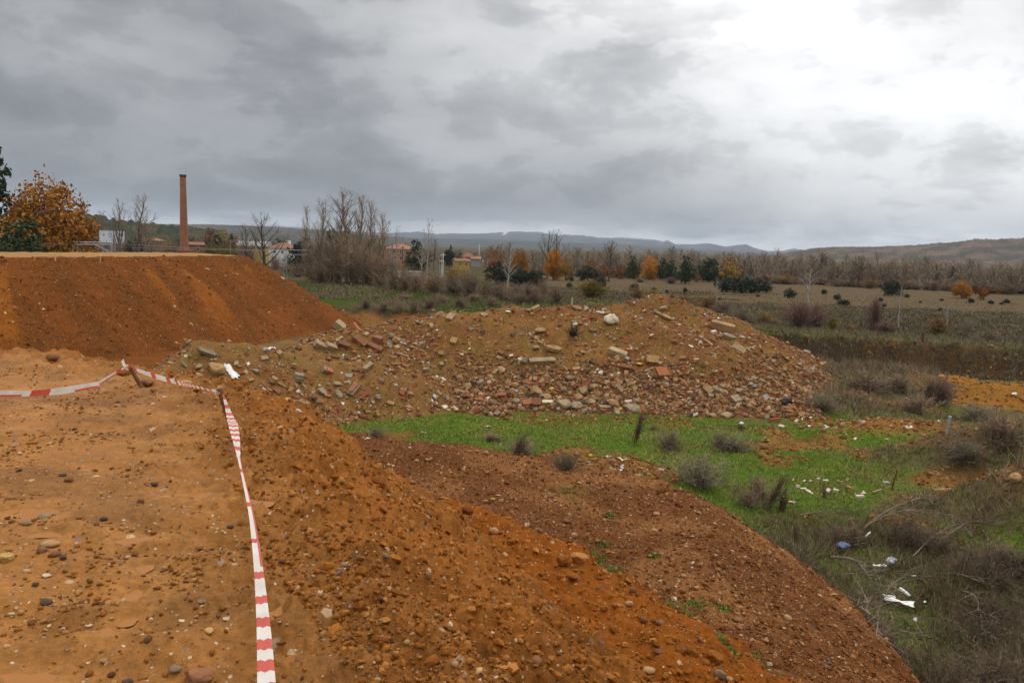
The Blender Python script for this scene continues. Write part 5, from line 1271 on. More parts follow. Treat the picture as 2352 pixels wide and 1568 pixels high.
def spline(P, n):
    P = np.asarray(P, float); k = np.concatenate([[0], np.cumsum(np.linalg.norm(np.diff(P[:, :3], axis=0), axis=1))])
    t = np.linspace(0, k[-1], n); Q = np.zeros((n, P.shape[1]))
    m = np.gradient(P, k, axis=0) if len(P) > 2 else np.repeat((P[1:] - P[:1]) / k[-1], len(P), 0)
    i = np.clip(np.searchsorted(k, t) - 1, 0, len(k) - 2); h = (k[i + 1] - k[i])[:, None]; u = ((t - k[i]) / (k[i + 1] - k[i]))[:, None]
    Q = (2 * u ** 3 - 3 * u ** 2 + 1) * P[i] + (u ** 3 - 2 * u ** 2 + u) * h * m[i] + (-2 * u ** 3 + 3 * u ** 2) * P[i + 1] + (u ** 3 - u ** 2) * h * m[i + 1]
    return Q, t
def tape(label, pts, widths, twist, bars, fold=0.35, seed=0):
    """folded plastic ribbon following points, crossed by red bars"""
    P = np.array([np.append(p, w) for p, w in zip(pts, widths)])
    P = np.column_stack([P, twist, [b[0] for b in bars], [b[1] for b in bars]])
    n = 420
    Q, t = spline(P, n)
    rs = np.random.default_rng(seed)
    C = Q[:, :3]; W = np.maximum(Q[:, 3], 0.006); tw = Q[:, 4]
    T = np.gradient(C, axis=0); T /= np.linalg.norm(T, axis=1, keepdims=True)
    S0 = np.cross(T, [0, 0, 1.0]); S0 /= np.linalg.norm(S0, axis=1, keepdims=True); N0 = np.cross(S0, T)
    S_ = S0 * np.cos(tw)[:, None] + N0 * np.sin(tw)[:, None]; N_ = np.cross(S_, T)
    off = [-0.5, -0.22, 0.05, 0.28, 0.5]; hgt = [0.0, 0.16, -0.10, 0.14, 0.02]
    rip = 0.12 * np.sin(t * 9 + 1.3) * np.sin(t * 3.1)
    origin = C[0].copy(); V = []
    for o, h in zip(off, hgt):
        V.append(C + S_ * (W * o)[:, None] + N_ * (W * fold * (h + rip * o))[:, None] - origin)
    V = np.stack(V, 1).reshape(-1, 3)
    F = []; M = []
    ph = np.concatenate([[0], np.cumsum(np.diff(t) / np.maximum(Q[:-1, 5], 0.04))])
    for i in range(n - 1):
        for k in range(4):
            a = i * 5 + k; F.append((a, a + 1, a + 6, a + 5))
            M.append(1 if ph[i] % 1.0 < Q[i, 6] or (k == 0 and Q[i, 6] < 0.2) else 0)
    me = mesh('barrier_tape', V, F, [M_TW, M_TR], smooth=True)
    me.polygons.foreach_set('material_index', np.array(M, np.int32)); me.update()
    return obj('barrier_tape', me, label=label, cat='barrier tape', loc=origin)
M_STK = mat('weathered_stake', (0.20, 0.085, 0.03), (0.10, 0.045, 0.02), 0.75, 9.0, 0.1, 0.3, 0.5)
def stake(label, top, base, r_):
    top = np.array(top); base = np.array(base); d = top - base
    o = obj('wooden_stake', None, label=label, cat='stake', loc=base)
    G = Geo(); tube(G, [-0.15 * d, d * 0.5, d], [r_, r_, r_ * 0.95], (1, 1, 1), 8)
    obj('shaft', mesh('shaft', np.concatenate(G.V), np.concatenate(G.F), M_STK), o)
    G = Geo(); tube(G, [d * 0.985, d * 1.0 + [0, 0, 0.012]], [r_ * 1.02, r_ * 0.7], (1, 1, 1), 8)
    obj('top', mesh('top', np.concatenate(G.V), np.concatenate(G.F), mat('cut_wood', (0.36, 0.20, 0.09), (0.24, 0.12, 0.05))), o)
    return o
s1b = place(327 * K, 905 * K); d1_ = math.hypot(s1b[0], s1b[1]); s1t = UD(298, 843, d1_ + 0.02)
s2b = place(533 * K, 1008 * K); d2_ = math.hypot(s2b[0], s2b[1]); s2t = UD(504, 890, d2_ + 0.02)
stake('far leaning wooden stake with the tape knotted on its top', s1t, s1b, 0.022)
stake('near leaning wooden stake where the tape turns towards the camera', s2t, s2b, 0.024)
D1, D2 = d1_, d2_
tape('red and white tape running left from the far stake', [UD(-140, 908, 6.9), UD(0, 904, 7.35), UD(90, 902, 7.6), UD(150, 896, 7.75), UD(205, 886, 7.9), UD(235, 875, D1 - 0.25), UD(265, 857, D1 - 0.1), UD(294, 841, D1)],
     [0.055, 0.055, 0.058, 0.066, 0.056, 0.045, 0.042, 0.022], [1.2, 1.2, 1.1, 1.3, 1.5, 1.4, 1.3, 1.3], [(.9, .12)] * 2 + [(.7, .25)] * 2 + [(.9, .1)] * 2 + [(.5, .15)] * 2, 0.4, 1)
tape('short red and white tape between the two stakes', [UD(304, 846, D1), UD(345, 860, D1 - 0.4), UD(400, 876, D1 - 0.9), UD(450, 888, D2 + 0.45), UD(501, 900, D2 - 0.03)], [0.035, 0.055, 0.050, 0.034, 0.024], [1.2, 1.3, 1.2, 1.0, 0.9], [(.5, .2), (.4, .25), (.2, .4), (.12, .5), (.12, .5)], 0.4, 2)
tape('long red and white tape sagging from the near stake towards the camera', [UD(512, 905, D2 - 0.05), UD(523, 940, D2 - 0.12), U(536, 978, -1.38), U(543, 1014, -1.42), U(549, 1052, -1.46), U(561, 1107, -1.49), U(575, 1170, -1.51), U(588, 1255, -1.51), U(598, 1350, -1.50), U(606, 1450, -1.48), U(612, 1568, -1.44), U(618, 1760, -1.38)],
     [0.016, 0.045, 0.070, 0.050, 0.024, 0.022, 0.026, 0.036, 0.044, 0.052, 0.058, 0.060], [0.25, 0.2, 0.1, 0.2, 0.5, 0.3, 0.1, 0.0, 0.0, 0.05, 0.0, 0.0],
     [(.085, .5), (.085, .5), (.10, .5), (.14, .4), (.5, .15), (.6, .12), (.6, .12), (.5, .12), (.26, .3), (.20, .45), (.19, .5), (.19, .5)], 0.5, 3)
def knot(label, at, size, seed, red=0.4):
    rs = np.random.default_rng(seed); o = obj('tape_knot', None, label=label, cat='knot', loc=at)
    for k in range(4):
        a = rs.uniform(0, 6.28); L = size * rs.uniform(0.7, 1.2); d = np.array([math.cos(a) * 0.8, math.sin(a) * 0.4, rs.uniform(0.1, 0.9)])
        pts = [np.zeros(3), d * L * 0.5 + rs.normal(0, size * 0.1, 3), d * L]; s = np.array([0.1, 0.1, 0.02]); w = size * 0.28
        V = []
        for i, p in enumerate(pts):
            q = np.cross(d, [0.2, 1, 0.1]); q /= np.linalg.norm(q); ww = w * (0.5 + 0.5 * i / 2)
            V += [p - q * ww, p + q * ww * 0.3 + [0, 0.01, 0.005], p + q * ww]
        F = [(0, 1, 4, 3), (1, 2, 5, 4), (3, 4, 7, 6), (4, 5, 8, 7)]
        obj('loop', mesh('loop', V, F, M_TR if k == 0 and red else M_TW), o)
knot('crumpled tape knot tied on the far stake', s1t + [0, -0.02, -0.01], 0.085, 5)
knot('small red tape wrap round the head of the near stake', s2t + [0.0, -0.025, -0.05], 0.045, 8)

# ------------------------------------------------------------------ puddles on the platform
M_PUD = bpy.data.materials.new('muddy_water'); M_PUD.use_nodes = True
_p = M_PUD.node_tree.nodes['Principled BSDF']
_p.inputs['Base Color'].default_value = (0.300, 0.120, 0.029, 1); _p.inputs['Roughness'].default_value = 0.12; _p.inputs['Specular IOR Level'].default_value = 0.05
for k, (px, py, ax, ay) in enumerate(PUDW):
    n = 48; t = np.linspace(0, 2 * math.pi, n, endpoint=False)
    wob_ = 0.86 + 0.16 * np.sin(2 * t + k) + 0.12 * np.sin(3 * t + 2.3 * k) + 0.08 * np.sin(5 * t + 1.7 * k)
    V = np.stack([px + ax * wob_ * np.cos(t), py + ay * wob_ * np.sin(t)], -1)
    zz = ground_z(np.array([px]), np.array([py]))[0]; ring = ground_z(V[:, 0], V[:, 1])
    zl_ = min(zz + 0.020, float(np.percentile(ring, 40)))
    V = np.column_stack([V - [px, py], np.zeros(n)])
    V = np.concatenate([[[0, 0, 0]], V]); F = [(0, 1 + i, 1 + (i + 1) % n) for i in range(n)]
    obj('puddle', mesh('puddle', V, F, M_PUD), kind='structure', loc=(px, py, zl_))

# ------------------------------------------------------------------ single stones and pieces of rubble
def rock_mesh(seed, angular=0.0, flat=0.7, sub=1):
    rs = np.random.default_rng(seed); V, F = (ICO1, ICO2)[sub - 1]; V = V.copy()
    n = 9 if angular else 5
    for _ in range(n):
        d = rs.normal(size=3); d /= np.linalg.norm(d); c = rs.uniform(0.55, 0.85) if angular else rs.uniform(0.78, 0.97)
        h = V @ d; V = V - np.outer(np.maximum(h - c, 0), d) * (0.95 if angular else 0.8)
    V = V * (1 + rs.normal(0, 0.03, (len(V), 1))) * np.array([1.0, rs.uniform(0.7, 0.95), flat * rs.uniform(0.85, 1.15)])
    V /= np.abs(V[:, 0]).max()
    return mesh('stone', V * 0.5, F, None, smooth=not angular)
def chipped_box(seed, asp, chip=0.12):
    rs = np.random.default_rng(seed); G = []
    xs = np.array([-.5, -.5 + .5 * chip, .5 - .5 * chip, .5])
    V = BOXV * 0.5
    # bevelled box: each corner becomes three points
    P, faces = [], []
    for v in V:
        s = np.sign(v); c = chip * rs.uniform(0.3, 1.6)
        for ax in range(3):
            q = v.copy(); q[ax] -= s[ax] * c * 0.5 * rs.uniform(0.6, 1.4)
            P.append(q * asp)
    import itertools
    P = np.array(P)
    me = bpy.data.meshes.new('chunk')
    import bmesh as bm_
    b = bm_.new()
    for q in P: b.verts.new(q)
    bm_.ops.convex_hull(b, input=b.verts[:])
    b.to_mesh(me); b.free()
    return me
def slab_mesh(seed, asp):
    rs = np.random.default_rng(seed); n = rs.integers(5, 8)
    t = np.sort(rs.uniform(0, 2 * math.pi, n)) + np.linspace(0, 2 * math.pi, n, endpoint=False) * 1.0; t = np.linspace(0, 2 * math.pi, n, endpoint=False) + rs.uniform(-0.3, 0.3, n)
    r_ = rs.uniform(0.42, 0.55, n); ring = np.stack([r_ * np.cos(t) * 1.05, r_ * np.sin(t) * 1.05], -1)
    ring[:, 0] *= 1.0; V = [(x * asp[0], y * asp[1] * 1.0, -asp[2] / 2) for x, y in ring] + [(x * asp[0] * .96, y * asp[1] * .96, asp[2] / 2 * rs.uniform(.8, 1.2)) for x, y in ring]
    F = [(0, i, i + 1)[::-1] for i in range(1, n - 1)] + [(n, n + i, n + i + 1) for i in range(1, n - 1)]
    for i in range(n):
        j = (i + 1) % n; F += [(i, j, n + j), (i, n + j, n + i)]
    return mesh('slab', V, F)
def hollow_brick_mesh(asp, nx=3, ny=2):
    """perforated brick: end face pierced by nx * ny holes, long grooves on the sides"""
    L, W, H = asp; V, F = [], []
    def quad(a, b, c, d):
        n = len(V); V.extend([a, b, c, d]); F.append((n, n + 1, n + 2, n + 3))
    for sx in (-1, 1):
        x = sx * L / 2; ys = np.linspace(-W / 2, W / 2, 2 * nx + 2); ys = np.interp(np.arange(2 * nx + 1), [0, 2 * nx], [-W / 2, W / 2]); zs = np.interp(np.arange(2 * ny + 1), [0, 2 * ny], [-H / 2, H / 2])
        for i in range(2 * nx):
            for j in range(2 * ny):
                y0, y1, z0, z1 = ys[i], ys[i + 1], zs[j], zs[j + 1]; hole = i % 2 == 1 and j % 2 == 1
                xx = x - sx * L * 0.12 if hole else x
                quad((xx, y0, z0), (xx, y1, z0), (xx, y1, z1), (xx, y0, z1))
                if hole:
                    quad((x, y0, z0), (x, y1, z0), (xx, y1, z0), (xx, y0, z0)); quad((x, y0, z1), (x, y1, z1), (xx, y1, z1), (xx, y0, z1))
                    quad((x, y0, z0), (x, y0, z1), (xx, y0, z1), (xx, y0, z0)); quad((x, y1, z0), (x, y1, z1), (xx, y1, z1), (xx, y1, z0))
    g = 5
    for sgn in (-1, 1):
        zs = np.linspace(-H / 2, H / 2, 2 * g + 1); ys = np.linspace(-W / 2, W / 2, 2 * g + 1)
        for i in range(2 * g):
            dq = 0.03 * W if i % 2 else 0
            quad((-L / 2, sgn * (W / 2 - dq), zs[i]), (L / 2, sgn * (W / 2 - dq), zs[i]), (L / 2, sgn * (W / 2 - dq), zs[i + 1]), (-L / 2, sgn * (W / 2 - dq), zs[i + 1]))
            quad((-L / 2, ys[i], sgn * (H / 2 - dq)), (L / 2, ys[i], sgn * (H / 2 - dq)), (L / 2, ys[i + 1], sgn * (H / 2 - dq)), (-L / 2, ys[i + 1], sgn * (H / 2 - dq)))
    return mesh('hollow_brick', V, F)
def plank_mesh(seed, asp):
    rs = np.random.default_rng(seed); n = 5; V = []; F = []
    for i in range(n):
        x = (i / (n - 1) - 0.5) * asp[0]; dz = 0.02 * asp[0] * math.sin(i * 1.3 + seed); w = asp[1] / 2 * rs.uniform(0.9, 1.05); h = asp[2] / 2; sk = rs.uniform(-.03, .03) * asp[0] if i in (0, n - 1) else 0
        V += [(x + sk, -w, dz - h), (x - sk, w, dz - h), (x - sk, w, dz + h), (x + sk, -w, dz + h)]
    for i in range(n - 1):
        for k in range(4):
            a, b = i * 4 + k, i * 4 + (k + 1) % 4; F.append((a, a + 4, b + 4, b))
    F += [(0, 1, 2, 3), (4 * n - 1, 4 * n - 2, 4 * n - 3, 4 * n - 4)]
    return mesh('plank', V, F)
def cloth_mesh(seed, asp, n=9, crumple=0.35):
    rs = np.random.default_rng(seed); u = np.linspace(-0.5, 0.5, n); X, Y = np.meshgrid(u, u, indexing='ij')
    f1, f2 = rs.uniform(5, 9, 2); p1, p2 = rs.uniform(0, 6, 2)
    Z = crumple * (0.22 * np.sin(f1 * X + p1 + 2 * Y) + 0.18 * np.sin(f2 * Y + p2 + 3 * X) + 0.10 * rs.normal(size=X.shape))
    ed = 1 - 0.28 * np.abs(np.sin(3 * np.arctan2(Y, X + 1e-6) + p1))
    V = np.stack([X * ed * asp[0], Y * ed * asp[1], (Z - Z.min()) * asp[2] * 2], -1).reshape(-1, 3)
    idx = np.arange(n * n).reshape(n, n); F = np.stack([idx[:-1, :-1], idx[1:, :-1], idx[1:, 1:], idx[:-1, 1:]], -1).reshape(-1, 4)
    return mesh('cloth', V, F, smooth=True)
def sack_mesh(seed, asp):
    rs = np.random.default_rng(seed); V, F = ICO2; V = V.copy(); a = np.arctan2(V[:, 1], V[:, 0])
    fold = 1 + 0.22 * np.sin(a * 6 + 3 * V[:, 2] + 2 * np.sin(2 * a)) + 0.12 * np.sin(3 * a + 5 * V[:, 1]) + rs.normal(0, 0.05, len(V))
    V = V * fold[:, None]; V[:, :2] *= (1 - 0.55 * np.clip(V[:, 2] - 0.35, 0, 1))[:, None]; V[:, 2] = np.where(V[:, 2] < -0.3, -0.3 + 0.3 * (V[:, 2] + 0.3), V[:, 2])
    return mesh('sack', V * 0.5 * np.array(asp), F, smooth=True)

def frame_at(P, phi, tilt=0.0, roll=0.0):
    """axes on the ground at P whose long axis points along angle phi in the picture"""
    n = normals(np.array([P[0]]), np.array([P[1]]), 0.3)[0]
    tr = cR - n * (cR @ n); tr /= np.linalg.norm(tr); tu = np.cross(n, tr)
    a = math.radians(phi); L = tr * math.cos(a) + tu * math.sin(a); M = np.cross(n, L)
    R = Matrix((L, M, n)).transposed()
    return R @ Matrix.Rotation(math.radians(tilt), 3, 'Y') @ Matrix.Rotation(math.radians(roll), 3, 'X'), n
_cache = {}
def thing_at(name, kind, X, Y, w, m, label, cat, phi=None, asp=(1, .7, .5), tilt=0.0, roll=0.0, sink=0.3, seed=None, group=None, P=None):
    """one loose object of length w photograph pixels lying at X, Y"""
    if P is None: P = place(X, Y)
    size = px2m(w, P)
    seed = int(rng.integers(0, 6)) if seed is None else seed
    key = (kind, tuple(asp), seed)
    if key not in _cache:
        _cache[key] = {'rock': lambda: rock_mesh(seed, 1.0, asp[2]), 'cobble': lambda: rock_mesh(seed, 0.0, asp[2]), 'boulder': lambda: rock_mesh(seed, 1.0, asp[2], 2), 'chunk': lambda: chipped_box(seed, np.array(asp), 0.22),
                       'brick': lambda: chipped_box(seed, np.array(asp), 0.05), 'slab': lambda: slab_mesh(seed, asp), 'hollow': lambda: hollow_brick_mesh(asp), 'plank': lambda: plank_mesh(seed, asp),
                       'cloth': lambda: cloth_mesh(seed, asp), 'sack': lambda: sack_mesh(seed, asp)}[kind]()
    me = _cache[key]
    mk = (key, m.name)
    if mk not in _cache:
        c = me.copy(); c.materials.clear(); c.materials.append(m); c.name = name; _cache[mk] = c
    R, n = frame_at(P, rng.uniform(0, 180) if phi is None else phi, tilt, roll)
    thick = asp[2] * size
    up = thick * (0.5 - sink) if kind != 'cloth' else 0.0
    ext = 0.5 * abs(math.sin(math.radians(tilt))) * size * 0.6
    o = obj(name, _cache[mk], label=label, cat=cat, group=group, loc=P + n * (up + ext))
    o.rotation_mode = 'QUATERNION'; o.rotation_quaternion = R.to_quaternion(); o.scale = (size,) * 3
    return o
ST = {'tan': mat('tan_stone', (0.40, 0.25, 0.12), (0.26, 0.14, 0.06), 0.8, 3.0, 0.15), 'pale': mat('pale_stone', (0.52, 0.41, 0.28), (0.36, 0.25, 0.15), 0.8, 3.0, 0.15), 'grey': mat('grey_stone', (0.24, 0.17, 0.105), (0.15, 0.095, 0.055), 0.8, 3.0, 0.2),
      'dark': mat('dark_stone', (0.10, 0.065, 0.045), (0.055, 0.036, 0.025), 0.85, 3.0, 0.2), 'brown': mat('brown_stone', (0.22, 0.10, 0.045), (0.14, 0.06, 0.025), 0.8, 3.0, 0.2), 'orange': mat('orange_stone', (0.42, 0.18, 0.05), (0.28, 0.11, 0.03), 0.85, 3.0, 0.15),
      'clod': mat('orange_clod', (0.28, 0.10, 0.018), (0.19, 0.062, 0.012), 0.95, 4.0, 0.12, 0.2, 0.8), 'yellow': mat('yellow_stone', (0.50, 0.32, 0.11), (0.36, 0.21, 0.07), 0.75, 3.0, 0.1), 'rclod': mat('red_clod', (0.17, 0.05, 0.015), (0.11, 0.035, 0.012), 0.95, 4.0, 0.1, 0.2, 0.8)}
for _k in ST.values():
    [n for n in _k.node_tree.nodes if n.type == 'BSDF_PRINCIPLED'][0].inputs['Specular IOR Level'].default_value = 0.10
RB = {'red': mat('red_brick', (0.30, 0.092, 0.042), (0.19, 0.075, 0.03), 0.85, 3.0, 0.15), 'dred': mat('dark_red_brick', (0.20, 0.068, 0.036), (0.15, 0.065, 0.026), 0.88, 3.0, 0.2), 'orange': mat('orange_brick', (0.40, 0.125, 0.045), (0.28, 0.09, 0.03), 0.8, 3.0, 0.1),
      'conc': mat('concrete', (0.34, 0.25, 0.14), (0.21, 0.14, 0.065), 0.9, 3.0, 0.15), 'gconc': mat('grey_concrete', (0.27, 0.215, 0.14), (0.16, 0.115, 0.065), 0.9, 3.0, 0.15), 'tanc': mat('earthy_concrete', (0.36, 0.22, 0.09), (0.22, 0.12, 0.045), 0.9, 2.5, 0.12),
      'wood': mat('weathered_wood', (0.30, 0.215, 0.12), (0.17, 0.115, 0.06), 0.85, 5.0, 0.15), 'pwood': mat('pale_wood', (0.58, 0.48, 0.34), (0.42, 0.33, 0.21), 0.8, 5.0, 0.1), 'white': mat('white_plastic', (0.78, 0.77, 0.74), (0.66, 0.64, 0.60), 0.5, 3.0, 0.05),
      'cream': mat('cream_sacking', (0.66, 0.58, 0.43), (0.50, 0.42, 0.29), 0.75, 5.0, 0.05), 'pgrey': mat('grey_sheet', (0.44, 0.45, 0.47), (0.30, 0.31, 0.33), 0.6, 4.0, 0.1), 'yellow': mat('yellow_plastic', (0.66, 0.50, 0.03), (0.55, 0.40, 0.03), 0.5, 3.0, 0.05),
      'ochre': mat('ochre_plastic', (0.58, 0.32, 0.04), (0.48, 0.26, 0.035), 0.5, 3.0, 0.05), 'mint': mat('mint_plastic', (0.50, 0.72, 0.50), (0.42, 0.62, 0.42), 0.5, 3.0, 0.05), 'lime': mat('pale_green_plastic', (0.60, 0.68, 0.42), (0.52, 0.60, 0.36), 0.5, 3.0, 0.05),
      'blue': mat('blue_plastic', (0.10, 0.26, 0.52), (0.08, 0.19, 0.40), 0.5, 3.0, 0.05), 'dblue': mat('dull_blue_bag', (0.14, 0.20, 0.34), (0.08, 0.11, 0.2), 0.5, 3.0, 0.05), 'black': mat('black_bag', (0.015, 0.015, 0.017), (0.008, 0.008, 0.009), 0.35, 3.0, 0.05), 'root': mat('dark_root', (0.055, 0.036, 0.024), (0.03, 0.02, 0.014), 0.9, 5.0, 0.1),
      'pink': mat('pinkish_plaster', (0.62, 0.46, 0.40), (0.5, 0.36, 0.31), 0.85, 3.0, 0.05), 'maroon': mat('maroon_rag', (0.16, 0.025, 0.035), (0.10, 0.018, 0.025), 0.8, 5.0, 0.05), 'rust': mat('rusty_iron', (0.13, 0.055, 0.025), (0.08, 0.03, 0.016), 0.8, 6.0, 0.1)}

